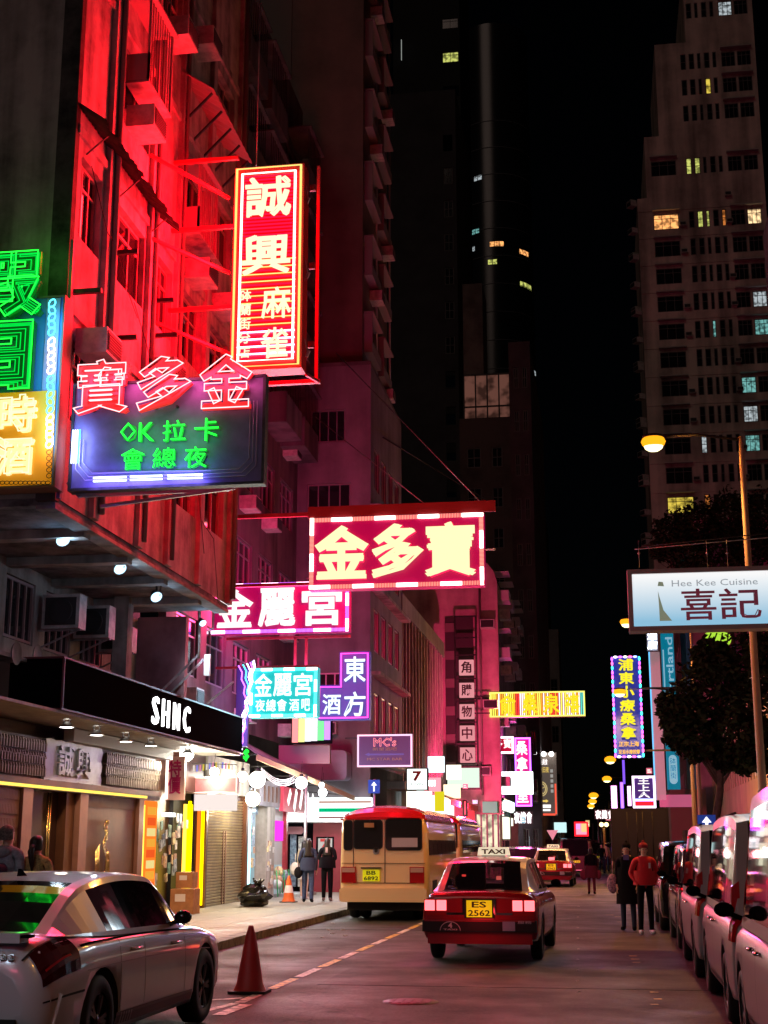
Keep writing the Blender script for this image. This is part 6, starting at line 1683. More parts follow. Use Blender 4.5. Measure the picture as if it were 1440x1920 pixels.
for (xa, ya, xb, yb, Y, cc, lab) in ((868, 1500, 876, 1530, 60, (1, .1, .15), 'slim red lit strip sign above the second minibus'), (893, 1548, 899, 1566, 78, (.1, .9, .5), 'small green lit box low among the far shops'), (905, 1503, 926, 1522, 80, (.2, .8, .6), 'teal green lit awning front among the far shops'), (940, 1530, 958, 1575, 86, (1, .95, .7), 'cream lit tall shop front panel among the far shops'), (972, 1552, 982, 1580, 90, (.15, .25, 1), 'deep blue lit sign among the far shops')):
    s = Sign('shop_light_box', lab, (xa, ya, xb, yb), Y, .2, cat='lightbox', panel=glow('slb_%d' % xa, cc, 1.6)); s.frame(.06, IRON)
    if xa == 868: sign_light(s, (1, .06, .22), 1700, True, out=.4); sign_light(s, CRIM, 500)  # added back lamp reddens the pink end wall, beyond the strip's own light

rr = random.Random(21)
fc = [(1, .9, .85), (1, .2, .3), (.4, .8, 1), (1, .75, .3), (.9, .3, 1), (.5, 1, .7), (1, .5, .2)]; fn = ['white', 'red', 'sky blue', 'amber', 'violet', 'mint', 'orange']
spots = [(868, 1470), (886, 1500), (946, 1500), (951, 1524), (968, 1560), (1012, 1552), (1020, 1570), (1052, 1572), (1090, 1576), (1150, 1545), (1160, 1552), (1098, 1538), (1212, 1440), (1224, 1526), (1240, 1528), (1136, 1530), (940, 1556), (978, 1532)]
where = ['above the second minibus', 'over the pink wall shops', 'under the dazzling lightbox', 'below the dazzling lightbox', 'near the blue lit sign', 'under the food poster', 'beside the give way sign', 'left of the framed screen', 'below the framed screen', 'left of the truck', 'at the truck top edge', 'right of the framed screen', 'above the outlined white sign', 'over the black car roof', 'above the maroon car', 'beneath the far lamps', 'low among the cream shops', 'under the white lightbox sign']
for i, (x, y) in enumerate(spots):
    j = rr.randrange(7); Y = rr.uniform(80, 130) if x > 930 else 66; w_, h_ = rr.uniform(6, 12), rr.uniform(5, 14)
    q = Sign('small_far_sign', 'small %s lit sign %s' % (fn[j], where[i]), (x, y, x + w_, y + h_), Y, .2, cat='sign', panel=mat('farsign_%d' % j, tuple(v * .3 for v in fc[j]), .5, emit=fc[j], es=.7))
    q.rect(.15, .2, .85, .4, glow('farchar', (1, .9, .8), 1.3), name='lettering'); q.rect(.15, .55, .7, .75, MATS['farchar'], name='lettering')

# ================================================================== cars
def pch(xs, ys, x):
    xs = np.array(xs, float); ys = np.array(ys, float); h = np.diff(xs); d = np.diff(ys) / h; m = np.zeros(len(xs))
    for i in range(1, len(xs) - 1):
        if d[i - 1] * d[i] > 0: m[i] = 2 * d[i - 1] * d[i] / (d[i - 1] + d[i])
    m[0] = d[0]; m[-1] = d[-1]
    k = min(max(np.searchsorted(xs, x) - 1, 0), len(xs) - 2); t = (x - xs[k]) / h[k]
    return ((2 * t ** 3 - 3 * t ** 2 + 1) * ys[k] + (t ** 3 - 2 * t ** 2 + t) * h[k] * m[k] + (-2 * t ** 3 + 3 * t ** 2) * ys[k + 1] + (t ** 3 - t ** 2) * h[k] * m[k + 1])


def half(zb, zs, zd, w, boxy=0.0):
    q = zs - zb
    return [(0, zb), (w * .8, zb), (w * .955, zb + .05), (w * .99, zb + .22 * q), (w, zb + .5 * q), (w * .995, zb + .75 * q), (w * .975, zs - .035), (w * .945, zs), (w * (.87 + boxy * .04), zs + (zd - zs) * .55), (w * (.7 + boxy * .1), zd - .005), (w * .35, zd + .008), (0, zd + .012)]


class Car:
    def __init__(s, name, label, cat, low, gh, segs, paint, roof=None, glass=None, wheels=(-1.4, 1.44), r=.34, boxy=0.0, group=None, bpill=(), rimm=None, tw_=.21):
        s.o = thing(name, label, cat, (0, 0, 0), group); s.low = low; s.boxy = boxy; s.paint = paint
        glass = glass or mat('tinted_car_glass', (.006, .006, .008), .04, spec=.7)
        ys = [l[0] for l in low]; s.ys = ys
        f = lambda y: [pch(ys, [l[i] for l in low], y) for i in (1, 2, 3, 4)]; s.f = f
        yy = sorted(set(list(np.linspace(ys[0], ys[-1], 34)) + ys))
        rings = []
        for y in yy:
            hh = half(*f(y), boxy); rings.append([(x, y, z) for x, z in hh] + [(-x, y, z) for x, z in reversed(hh[1:-1])])
        b = B(); b.loft(rings, 0)
        body = b.build('body', [paint, BLACK], s.o)
        W = max(l[4] for l in low)
        for wy in wheels:
            c = B(); c.lathe([(.0001, -W - .2), (r + .055, -W - .2), (r + .055, -W + tw_ + .08), (.0001, -W + tw_ + .08)], (0, wy, r), 26, ax='x', m=1)
            c.lathe([(.0001, W - tw_ - .08), (r + .055, W - tw_ - .08), (r + .055, W + .2), (.0001, W + .2)], (0, wy, r), 26, ax='x', m=1)
            co = c.build('cut', [paint, BLACK]); co.location = (0, 0, 0); 
            for v in co.data.vertices: v.co += ORG[co.name]
            bm = bmesh.new(); bm.from_mesh(co.data); bmesh.ops.remove_doubles(bm, verts=bm.verts, dist=.0005); bmesh.ops.recalc_face_normals(bm, faces=bm.faces); bm.to_mesh(co.data); bm.free()
            md = body.modifiers.new('b', 'BOOLEAN'); md.object = co; md.operation = 'DIFFERENCE'; md.solver = 'EXACT'
            bpy.context.view_layer.update()
            me = bpy.data.meshes.new_from_object(body.evaluated_get(bpy.context.evaluated_depsgraph_get()))
            body.modifiers.clear(); body.data = me; me.name = 'body'
            bpy.data.objects.remove(co)
        s.body = body
        # greenhouse
        gy = [g[0] for g in gh]; roofb = B(); parts = {'R': B(), 'W': B()}; sides = []
        roofm = roof or paint
        def ring(y):
            zb, wb, zr, wr = [pch(gy, [g[i] for g in gh], y) for i in (1, 2, 3, 4)]
            q = lambda t: (wb + (wr - wb) * t ** 1.25, y, zb + (zr - .02 - zb) * t)
            return [q(0), q(.09), q(.9), q(1), (wr * .86, y, zr), (wr * .45, y, zr + .012), (0, y, zr + .016)]
        for si in range(len(gh) - 1):
            ty = segs[si]; n = 6
            for k in range(n):
                a, c = gy[si] + (gy[si + 1] - gy[si]) * k / n, gy[si] + (gy[si + 1] - gy[si]) * (k + 1) / n
                A, Cc = ring(a), ring(c)
                for j in range(6):
                    for sg in (1, -1):
                        q = [(A[j][0] * sg, A[j][1], A[j][2]), (Cc[j][0] * sg, Cc[j][1], Cc[j][2]), (Cc[j + 1][0] * sg, Cc[j + 1][1], Cc[j + 1][2]), (A[j + 1][0] * sg, A[j + 1][1], A[j + 1][2])]
                        if sg < 0: q = q[::-1]
                        tgt = roofb
                        if j == 1 and ty in 'GW' and not any(p0 < (a + c) / 2 < p1 for p0, p1 in bpill):
                            key = ('S', si, sg); 
                            if key not in parts: parts[key] = B()
                            tgt = parts[key]
                        if j >= 4 and ty in 'RW': tgt = parts[ty]
                        if j == 3 and ty in 'RW' and False: tgt = parts[ty]
                        tgt.face(q, 0, True)
        roofb.build('roof', roofm, s.o)
        for k, bb in parts.items():
            if bb.v: 
                o = bb.build({'R': 'rear_window', 'W': 'windscreen'}.get(k, 'side_window'), glass, s.o)
        # wheels
        rimm = rimm or mat('alloy_rim', (.25, .25, .27), .35, metal=.9)
        tb = B(); tb.lathe([(r * .62, -tw_ / 2), (r * .9, -tw_ / 2), (r, -tw_ * .36), (r, tw_ * .36), (r * .9, tw_ / 2), (r * .62, tw_ / 2), (r * .62, -tw_ / 2)], (0, 0, 0), 26, ax='x')
        rb = B(); rb.lathe([(r * .62, -.08), (r * .62, tw_ / 2 - .01), (r * .56, tw_ / 2 - .02), (r * .54, tw_ / 2 - .06), (.0001, tw_ / 2 - .07)], (0, 0, 0), 22, ax='x')
        for k in range(5):
            a = k * 2 * math.pi / 5
            for da in (-.16, .16): rb.beam((tw_ / 2 - .03, .03 * math.cos(a), .03 * math.sin(a)), (tw_ / 2 - .025, r * .58 * math.cos(a + da), r * .58 * math.sin(a + da)), .02, .035)
        rb.lathe([(.05, tw_ / 2 - .05), (.05, tw_ / 2 - .02), (.0001, tw_ / 2 - .015)], (0, 0, 0), 12, ax='x')
        tm_, rm_ = tb.mesh('tyre', BLACK), rb.mesh('rim', rimm)
        for wy in wheels:
            for sg in (1, -1):
                o = inst(tm_, 'wheel', s.o, (sg * (W - tw_ / 2 - .01), wy, r), 0 if sg > 0 else math.pi)
                g = bpy.data.objects.new('rim', rm_); COL.objects.link(g); g.parent = o

    def patch(s, name, y0, y1, t0, t1, m, side=(1, -1), off=.006, ny=6, nt=5):
        """a piece lying on the body skin between rows t0..t1 (0 = sill, 11 = deck centre)"""
        out = []
        for sg in side:
            b = B(); rows = []
            for i in range(ny + 1):
                y = y0 + (y1 - y0) * i / ny; hh = half(*s.f(y), s.boxy)
                r = []
                for j in range(nt + 1):
                    t = t0 + (t1 - t0) * j / nt; k = min(int(t), 10); fr = t - k
                    x = hh[k][0] * (1 - fr) + hh[k + 1][0] * fr; z = hh[k][1] * (1 - fr) + hh[k + 1][1] * fr
                    nx, nz = hh[k + 1][1] - hh[k][1], -(hh[k + 1][0] - hh[k][0]); ln = math.hypot(nx, nz) or 1
                    r.append(((x + nx / ln * off) * sg, y - (off if y0 < -1.5 else 0), z + nz / ln * off))
                rows.append(r)
            for i in range(ny):
                for j in range(nt):
                    q = [rows[i][j], rows[i + 1][j], rows[i + 1][j + 1], rows[i][j + 1]]
                    b.face(q if sg > 0 else q[::-1], 0, True)
            out.append(b.build(name, m, s.o))
        return out

    def mirror(s, y, z, w, m):
        for sg in (1, -1):
            b = B(); b.beam((sg * (w - .05), y, z - .04), (sg * (w + .05), y - .02, z), .03, .04)
            b.ball((sg * (w + .09), y - .02, z + .03), .1, 10, 7, sc=(.85, .55, .62)); b.build('mirror', m, s.o)

    def seam(s, ylist, t0=2, t1=7):
        for y in ylist: s.patch('door_seam', y - .004, y + .004, t0, t1, BLACK, off=.003, ny=1, nt=6)

    def handles(s, ys_, m):
        for y in ys_:
            for sg in (1, -1):
                zb, zs, zd, w = s.f(y); b = B(); b.tube([(sg * (w * .985), y - .11, zs - .10), (sg * (w * .985 + .035), y - .08, zs - .10), (sg * (w * .985 + .035), y + .08, zs - .10), (sg * (w * .985), y + .11, zs - .10)], .013, 6); b.build('door_handle', m, s.o)

    def move(s, x, y, rz=0.0):
        s.o.location = (x, y, 0.004); s.o.rotation_euler = (0, 0, rz)


def plate(car_o, x, y, z, lines, w=.5, h=.24, col=(.75, .6, .03), name='number_plate'):
    o = bx(name, mat('plate_%02d' % (col[2] * 99), col, .4, emit=(col[0], col[1] * 1.4, 0), es=.4), car_o, x - w / 2, y, z, x + w / 2, y + .02, z + h)  # plate emits a little so its yellow holds under red light
    b = B(); n = len(lines)
    for i, t in enumerate(lines):
        hh = h / n * .72; ww = min(w * .86, .085 * len(t) * (1.25 if n > 1 else 1)); zz = z + h - (i + 1) * h / n + h / n * .14
        put_glyph(b, t, (x - ww / 2, y - .002, zz), (1, 0, 0), (0, 0, 1), (0, -1, 0), ww, hh, .004, bold=.02)
    g = bpy.data.objects.new('plate_text', b.mesh('plate_text', mat('plate_ink', (.01, .01, .01), .6))); COL.objects.link(g); g.parent = o


SILP = mat('silver_white_paint', (.66, .69, .76), .3, metal=.12, coat=.9)
CHR = mat('chrome', (.7, .7, .72), .08, metal=1.0)
DLENS = mat('dark_red_lens', (.06, .004, .006), .1, coat=.8)
RLENS = mat('red_lens', (.4, .01, .012), .12, coat=.8)
sed_low = [(-2.36, .44, .66, .80, .66), (-2.33, .34, .74, .92, .76), (-2.24, .27, .82, 1.0, .83), (-2.0, .23, .89, 1.035, .875), (-1.5, .2, .93, 1.02, .905), (-.7, .18, .935, .98, .905), (.5, .18, .91, .95, .905), (1.2, .18, .88, .93, .90), (1.9, .2, .80, .85, .87), (2.2, .22, .70, .73, .80), (2.34, .3, .6, .62, .68)]
sed_gh = [(-1.98, 1.01, .74, 1.035, .64), (-1.1, .965, .82, 1.375, .575), (-.3, .945, .835, 1.44, .585), (.42, .93, .835, 1.41, .575), (1.3, .90, .78, .915, .68)]
c = Car('parked_sedan', 'white sports sedan parked at the left kerb, seen from behind', 'car', sed_low, sed_gh, ['R', 'G', 'G', 'W'], SILP, bpill=((-1.12, -1.04),), rimm=mat('black_rim', (.02, .02, .02), .3, metal=.6), r=.345)
c.patch('tail_light', -2.30, -1.82, 5.2, 8.2, DLENS, off=.008)
c.patch('side_decal', -1.05, 1.0, 2.35, 3.1, mat('black_decal', (.012, .012, .012), .3))
for i in range(5): c.patch('decal_stripe', -.95 + i * .06, -.92 + i * .06, 2.4, 3.05, STEEL, off=.009, ny=1)
c.patch('bumper_insert', -2.1, -1.86, 1.9, 2.9, BLACK)
bx('spoiler', SILP, c.o, -.62, -2.37, .985, .62, -2.2, 1.055)
B().beam((-.68, -2.3, 1.03), (.68, -2.3, 1.03), .12, .02).build('spoiler_lip', BLACKG, c.o)
bx('diffuser', BLACK, c.o, -.62, -2.38, .25, .62, -2.2, .46)
bx('boot_recess', mat('recess_grey', (.3, .3, .32), .4), c.o, -.28, -2.368, .62, .28, -2.35, .76)
plate(c.o, 0, -2.385, .63, ['AM 7310'], .46, .11, (.7, .6, .05)) if False else None
b = B(); put_glyph(b, 'C43S', (.32, -2.345, .86), (1, 0, 0), (0, 0, 1), (0, -1, 0), .26, .05, .01, bold=.02); b.build('model_badge', CHR, c.o)
for sg in (1, -1):
    b = B(); b.tube([(sg * .72, -2.33, .36), (sg * .84, -2.2, .40), (sg * .86, -2.14, .62)], .018, 6); b.build('bumper_crease', SILP, c.o)
    for dx in (0, .12): B().lathe([(.045, -.04), (.05, .02), (.04, .02)], (sg * (.48 + dx), -2.36, .33), 12, ax='y').build('exhaust_tip', CHR, c.o)
c.seam((-.98, -.38, .75)); c.handles((-.62, .45), SILP); c.mirror(.5, 1.0, .86, mat('gloss_black', (.01, .01, .01), .1))
b = B(); b.prism([(0, 0), (.14, 0), (.02, .06)], .03, (.015, -1.05, 1.425), (0, 1, 0), (0, 0, 1), (-1, 0, 0)); b.build('roof_fin', BLACKG, c.o)
c.patch('window_trim', -1.75, 1.15, 7.0, 7.25, BLACKG, off=.006, ny=14); c.patch('boot_seam', -2.33, -1.95, 8.2, 8.3, BLACK, off=.004); c.patch('bumper_seam', -2.3, -1.75, 4.2, 4.3, BLACK, off=.004)
c.patch('lamp_strip', -2.27, -1.95, 6.2, 6.6, RLENS, off=.014); c.patch('side_crease_shadow', -1.7, 1.6, 5.0, 5.05, mat('crease_grey', (.3, .3, .34), .4), off=.002, ny=14)
p = at(205, 1900, X=-3.98); c.move(-4.84, 12.35, R_(-.6))
sedan = c
# neighbouring dark car, its front corner just entering the frame
dk = Car('parked_sedan', 'dark car at the lower left edge behind the white sedan', 'car', sed_low, sed_gh, ['R', 'G', 'G', 'W'], mat('dark_car_paint', (.02, .015, .02), .2, metal=.3, coat=.9), bpill=((-.42, -.34),), r=.345)
dk.patch('headlight', 1.85, 2.2, 6, 8.3, mat('clear_lens', (.3, .3, .32), .08, coat=1)); dk.mirror(.72, 1.0, .86, BLACKG)
dk.move(-5.02, 7.15, 0)

# ---- taxis
TAXR = mat('taxi_red_paint', (.33, .006, .014), .24, coat=.8)
TSIL = mat('taxi_silver_roof', (.55, .5, .52), .3, metal=.5, coat=.5)
BRK = glow('brake_light', (1, .08, .1), 7); BRKH = glow('brake_light_core', (1, .15, .17), 2.6)
tax_low = [(-2.34, .42, .80, .90, .80), (-2.31, .32, .86, .975, .835), (-1.95, .25, .90, 1.0, .845), (-1.0, .22, .92, .98, .8475), (1.1, .22, .88, .94, .8475), (1.8, .24, .84, .89, .84), (2.25, .28, .76, .8, .82), (2.34, .36, .66, .68, .78)]
tax_gh = [(-1.85, .99, .76, 1.005, .68), (-1.22, .97, .775, 1.415, .60), (-.4, .95, .78, 1.47, .61), (.4, .94, .78, 1.45, .60), (1.1, .92, .74, .935, .68)]
def make_taxi(label):
    c = Car('red_taxi', label, 'taxi', tax_low, tax_gh, ['R', 'G', 'G', 'W'], TAXR, TSIL, glass=mat('taxi_glass', (.01, .01, .012), .05, spec=.8, alpha=.68), wheels=(-1.38, 1.30), r=.31, boxy=1, bpill=((-.4, -.3), (-1.22, -1.1)), rimm=STEEL, group='red taxis', tw_=.17)
    for sg in (1, -1):
        b = bx('tail_light', RLENS, c.o, sg * .47, -2.352, .72, sg * .81, -2.335, .89)
        for (a, d) in ((.485, .625), (.655, .80)):
            g = bpy.data.objects.new('lamp', B().box(sg * a, -2.366, .735, sg * d, -2.3525, .88).mesh('lamp', BRKH)); COL.objects.link(g); g.parent = b
        bx('reflector', RLENS, c.o, sg * .5, -2.356, .67, sg * .78, -2.338, .70)
        bx('chrome_strip', CHR, c.o, sg * .22, -2.35, .675, sg * .48, -2.338, .705)
    bx('bumper', BLACK, c.o, -.83, -2.42, .44, .83, -2.30, .60); bx('bumper_strip', mat('red_trim', (.3, .01, .02), .4), c.o, -.80, -2.425, .585, .80, -2.30, .60)
    bx('lower_valance', TAXR, c.o, -.76, -2.36, .27, .76, -2.28, .44)
    bx('plate_frame', BLACK, c.o, -.22, -2.36, .63, .22, -2.34, .90)
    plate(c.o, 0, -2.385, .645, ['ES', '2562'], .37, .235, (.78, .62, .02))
    for sg in (1, -1): bx('plate_lamp', CHR, c.o, sg * .21, -2.37, .70, sg * .24, -2.35, .90)
    b = B(); b.prism([(.15 * math.cos(a) * 1.0, .13 * math.sin(a)) for a in np.linspace(0, math.pi, 11)], .004, (-.42, -2.4205, .455), (1, 0, 0), (0, 0, 1), (0, -1, 0)); bb = b.build('seat_badge', mat('badge_black', (.02, .02, .02), .5), c.o)
    b = B(); b.tube([(-.42 + .148 * math.cos(a), -2.427, .457 + .125 * math.sin(a)) for a in np.linspace(0, math.pi, 11)], .006, 4); put_glyph(b, '4', (-.45, -2.425, .49), (1, 0, 0), (0, 0, 1), (0, -1, 0), .06, .08, .004, bold=.03); put_glyph(b, 'TAXI', (-.52, -2.425, .462), (1, 0, 0), (0, 0, 1), (0, -1, 0), .2, .022, .004, bold=.02); b.build('badge_print', mat('badge_white', (.7, .7, .72), .5), c.o)
    bx('blue_sticker', mat('sticker_blue', (.3, .42, .55), .5), c.o, .34, -2.427, .46, .52, -2.42, .59)
    b = B(); put_glyph(b, '服務', (.56, -2.424, .56), (1, 0, 0), (0, 0, 1), (0, -1, 0), .2, .04, .004); b.build('bumper_lettering', MATS['badge_white'], c.o)
    # roof sign
    b = B(); b.prism([(-.26, 0), (.26, 0), (.235, .13), (-.235, .13)], .12, (0, -.2, 1.495), (1, 0, 0), (0, 0, 1), (0, -1, 0)); rs = b.build('roof_sign', mat('taxi_sign_cream', (.7, .6, .4), .5, emit=(1, .85, .6), es=.75), c.o)
    b = B(); put_glyph(b, 'TAXI', (-.19, -.325, 1.52), (1, 0, 0), (0, 0, 1), (0, -1, 0), .38, .075, .004, bold=.035); g = bpy.data.objects.new('lettering', b.mesh('lettering', mat('taxi_ink', (.1, .02, .02), .6))); COL.objects.link(g); g.parent = rs
    B().box(-.18, -.34, 1.475, .18, -.16, 1.496).build('sign_base', BLACK, c.o)
    # interior hints seen through the rear glass
    for sg in (1, -1):
        b = B(); b.rrect((sg * .38, -1.0, 1.12), .28, .2, .06, .08); b.build('head_rest', BLACK, c.o)
    bx('high_brake_lamp', glow('small_red_lamp', (1, .06, .05), 2), c.o, -.36, -1.5, 1.195, -.30, -1.49, 1.225)
    bx('parcel_shelf', BLACK, c.o, -.7, -1.75, .96, .7, -1.0, .99); bx('dashboard', BLACK, c.o, -.68, .35, .94, .68, .8, 1.04); bx('rear_view_mirror', mat('mirror_grey', (.3, .3, .32), .2), c.o, -.1, .25, 1.3, .12, .27, 1.36)
    for sg in (1, -1): b = B(); b.rrect((sg * .36, -.1, 1.18), .42, .5, .12, .12); b.build('front_seat', mat('seat_vinyl', (.12, .1, .1), .6), c.o)
    bx('meter_light', glow('meter_red', (1, .15, .12), 1.6), c.o, -.03, .34, 1.1, .05, .36, 1.16); bx('phone_screen', glow('phone_screen', (.7, .8, 1), .6), c.o, .12, .33, 1.08, .2, .35, 1.2)
    c.mirror(.85, 1.02, .82, BLACKG); c.handles((-.75, .3), CHR); c.seam((-1.05, -.35, .85))
    L = bpy.data.lights.new('brake_glow', 'POINT'); L.energy = 5; L.color = (1, .04, .05); L.shadow_soft_size = .2
    lo = bpy.data.objects.new('brake_glow', L); COL.objects.link(lo); lo.parent = c.o; lo.location = (0, -2.75, .7)
    return c
tx_glass = None
tx_ = make_taxi('red taxi in the middle of the road with roof sign and yellow number plate')
p = at(908, 1790, Z=0)
tx_.move(at(908, 1750, Y=20.9).x, 20.9 + 2.35, R_(-1.6))
t2 = clone(tx_.o, (at(1035, 1640, Y=57).x, 57 + 2.3, .004), R_(-.6), 'second red taxi farther up the road with all three brake lights lit')
b = B(); b.box(-.12, -2.37, 1.0, .12, -2.345, 1.1)
for o in t2.children:
    if o.name.startswith('high_brake'):
        o.data = B().box(-.12, -1.93, 1.03, .12, -1.9, 1.13).mesh('high_brake_lamp', BRKH)

# ---- people carriers on the right
van_low = [(-2.3, .4, .93, 1.0, .80), (-2.26, .28, .98, 1.05, .85), (-1.9, .22, 1.0, 1.06, .87), (1.2, .22, 1.0, 1.05, .875), (1.8, .24, .93, .98, .865), (2.15, .28, .8, .84, .82), (2.3, .36, .66, .68, .7)]
def van_gh(H, sl=.75): return [(-2.28, 1.02, .82, 1.05, .79), (-2.16, 1.02, .85, H - .08, .745), (-1.0, 1.02, .86, H, .755), (.75, 1.02, .86, H - .05, .745), (.75 + sl + .3, .99, .80, 1.02, .72)]
def make_van(label, paint, H, x, y, tail=RLENS, glass=None, sl=.75, cat='van', group='people carriers parked along the right kerb', mc=None):
    c = Car('people_carrier', label, cat, van_low, van_gh(H, sl), ['R', 'G', 'G', 'W'], paint, wheels=(-1.35, 1.38), r=.335, boxy=.5, bpill=((-1.2, -1.12),), group=group, glass=glass)
    c.patch('tail_light', -2.285, -2.05, 5, 8, tail, off=.01)
    for sg in (1, -1):
        b = B(); b.prism([(0, 0), (.085, .03), (.07, .25), (.0, .3)], .1, (sg * .76, -2.16, 1.05), (sg, 0, 0), (0, 0, 1), (0, -1, 0)); b.build('tail_lamp_column', tail, c.o)
    c.seam((-1.15, .0, 1.05)); c.handles((-.25, .2), CHR); c.mirror(1.15, 1.12, .9, mc or BLACKG)
    c.patch('window_trim', -2.1, 1.5, 7.0, 7.2, CHR, off=.006)
    c.patch('sill', -.95, 1.0, 2.0, 2.5, BLACK)
    for sg in (1, -1): B().tube([(sg * .70, -1.6, H + .0), (sg * .70, .6, H - .02)], .012, 6).build('roof_rail', BLACK, c.o)
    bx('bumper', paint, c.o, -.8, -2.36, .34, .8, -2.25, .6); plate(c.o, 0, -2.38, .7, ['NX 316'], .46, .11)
    c.move(x, y)
    return c
PRL = mat('pearl_paint', (.27, .225, .26), .35, coat=.4)
WPT = mat('white_van_paint', (.36, .34, .36), .35, coat=.4)
MRN = mat('maroon_paint', (.09, .02, .05), .2, metal=.4, coat=.9)
BLP = mat('black_paint', (.008, .008, .01), .15, coat=.9)
LX = 1.08
make_van('nearest pearl people carrier at the right edge with neon reflected in its window', PRL, 2.12, LX + .85, 11.25)
make_van('pale people carrier parked ahead of the nearest one', WPT, 1.98, LX + .87, 15.95)
make_van('white compact van with red tail lamps, farthest of the pale parked vans', WPT, 1.93, LX + .84, 20.7)
make_van('maroon parked car in front of the pale vans', MRN, 1.68, LX + .86, 25.7, tail=DLENS)
make_van('black parked car behind the woman in the red jacket', BLP, 1.72, LX + .75, 30.8, tail=DLENS)
fv = make_van('dark van stopped beyond the second taxi with its brake lights on', mat('dark_van_paint', (.05, .02, .03), .25, coat=.8), 1.9, at(1079, 1600, Y=74).x, 76, tail=BRKH, group='vehicles far up the road', cat='van')
bx('step_board', WHITEM, fv.o, -.5, -2.5, .3, .8, -2.38, .36)
for (px, Y, H, m_, lab) in ((985, 66, 1.5, MRN, 'maroon car half hidden between the taxis'), (1018, 84, 1.5, RLENS, 'far red car beyond the second taxi'), (1126, 100, 1.7, BLP, 'far black car near the green signals')):
    make_van(lab, m_, H, at(px, 1600, Y=Y).x, Y, tail=RLENS, group='vehicles far up the road', cat='car')

# ---- box truck
TRK = mat('truck_box_dark', (.012, .011, .012), .7)
tr = thing('box_truck', 'unlit dark box truck parked on the right beyond the couple', 'truck', (0, 0, 0))
bx('cargo_box', TRK, tr, -1.15, 0, .95, 1.15, 4.6, 3.05)
for sg in (0, 1): bx('rear_door', mat('truck_door', (.016, .014, .015), .65), tr, -1.08 + sg * 1.09, -.03, 1.05, -.02 + sg * 1.09, -.002, 2.95)
for x in (-.5, -.12, .12, .5): B().tube([(x, -.05, 1.1), (x, -.05, 2.9)], .02, 6).build('lock_bar', IRON, tr)
bx('chassis', BLACK, tr, -.9, .2, .55, .9, 6.3, .9); bx('bumper', IRON, tr, -1.05, -.1, .5, 1.05, 0, .68); bx('cab', TRK, tr, -1.0, 4.8, .6, 1.0, 6.4, 2.3); bx('cab_window', GLASSD, tr, -.8, 4.78, 1.5, .8, 4.8, 2.1)
for sg in (1, -1): bx('tail_light', DLENS, tr, sg * .8, -.12, .72, sg * 1.02, -.09, .86)
bx('plate_mark', WHITEM, tr, -.75, -.06, 1.3, -.55, -.035, 1.4)
wm = B().lathe([(.001, -.13), (.4, -.13), (.42, -.05), (.42, .05), (.4, .13), (.001, .13)], (0, 0, 0), 20, ax='x').mesh('wheel', BLACK)
for x in (-.9, .9):
    for y in (1.2, 5.4): inst(wm, 'wheel', tr, (x, y, .42))
tr.location = (at(1202, 1600, Y=58).x, 58, .004)

# ---- minibuses
BCR = mat('minibus_cream_paint', (.92, .68, .36), .3, coat=.6); BRD = mat('minibus_red_roof', (.6, .01, .015), .25, coat=.7)
mb = thing('minibus', 'cream minibus with red roof parked at the left kerb', 'minibus', (0, 0, 0), 'red roofed minibuses')
def bus_ring(y, w, zb, zt, r):
    hh = [(0, zb), (w * .96, zb), (w, zb + .08), (w * 1.0, 1.3), (w * .985, 1.9), (w * .955, 2.22)]
    return [(x, y, z) for x, z in hh] + [(0, y, 2.24)] + [(-x, y, z) for x, z in reversed(hh[1:])]
rings = [bus_ring(y, w_, zb, 0, 0) for y, w_, zb in ((-3.5, .90, .50), (-3.47, .96, .44), (-3.35, .995, .40), (-3.0, 1.0, .38), (2.6, 1.0, .38), (3.2, .98, .42), (3.45, .88, .5))]
b = B(); b.loft(rings, 0); b.build('body', BCR, mb)
rr_ = []
for y, w_, h_ in ((-3.52, .86, .06), (-3.47, .91, .17), (-3.3, .95, .27), (-2.8, .955, .33), (2.4, .955, .33), (3.0, .93, .25), (3.4, .85, .06)):
    rr_.append([(w_ * math.cos(a) if abs(math.cos(a)) > .01 else 0, y, 2.2 + h_ * math.sin(a) ** .7) for a in np.linspace(0, math.pi, 13)])
b = B(); n = 13
for i in range(len(rr_) - 1):
    for j in range(n - 1): b.face([rr_[i][j], rr_[i][j + 1], rr_[i + 1][j + 1], rr_[i + 1][j]], 0, True)
b.face(rr_[0][::-1]); b.face(rr_[-1]); b.build('roof', BRD, mb)
bx('gutter', BRD, mb, -.99, -3.46, 2.19, .99, 3.2, 2.225)
MGL = mat('minibus_glass', (.02, .02, .022), .05, spec=.7)
def rwin(cx, cz, w_, h_, r_=.06):
    f_ = B(); f_.rrect((cx, -3.5, cz), w_ + .05, h_ + .05, r_ + .02, .02); fo = f_.build('rear_window', BLACK, mb)
    g_ = B(); g_.rrect((cx, -3.52, cz), w_, h_, r_, .006); g = bpy.data.objects.new('pane', g_.mesh('pane', MGL)); COL.objects.link(g); g.parent = fo
rwin(-.345, 1.88, .62, .60); rwin(.47, 1.88, .78, .66); rwin(-.80, 1.86, .16, .62, .05)
bx('white_notice', mat('grey_notice', (.5, .45, .5), .6), mb, .2, -3.532, 1.60, .78, -3.527, 1.80)
B().beam((-.30, -3.56, 2.12), (-.30, -3.6, 2.2), .03).build('mirror_arm', BLACK, mb); bx('rear_view_mirror', mat('mirror_amber', (.5, .25, .1), .3), mb, -.42, -3.6, 2.03, -.2, -3.57, 2.13)
for x in (-.68, .04): bx('door_seam', BLACK, mb, x - .006, -3.512, .82, x + .006, -3.497, 2.2)
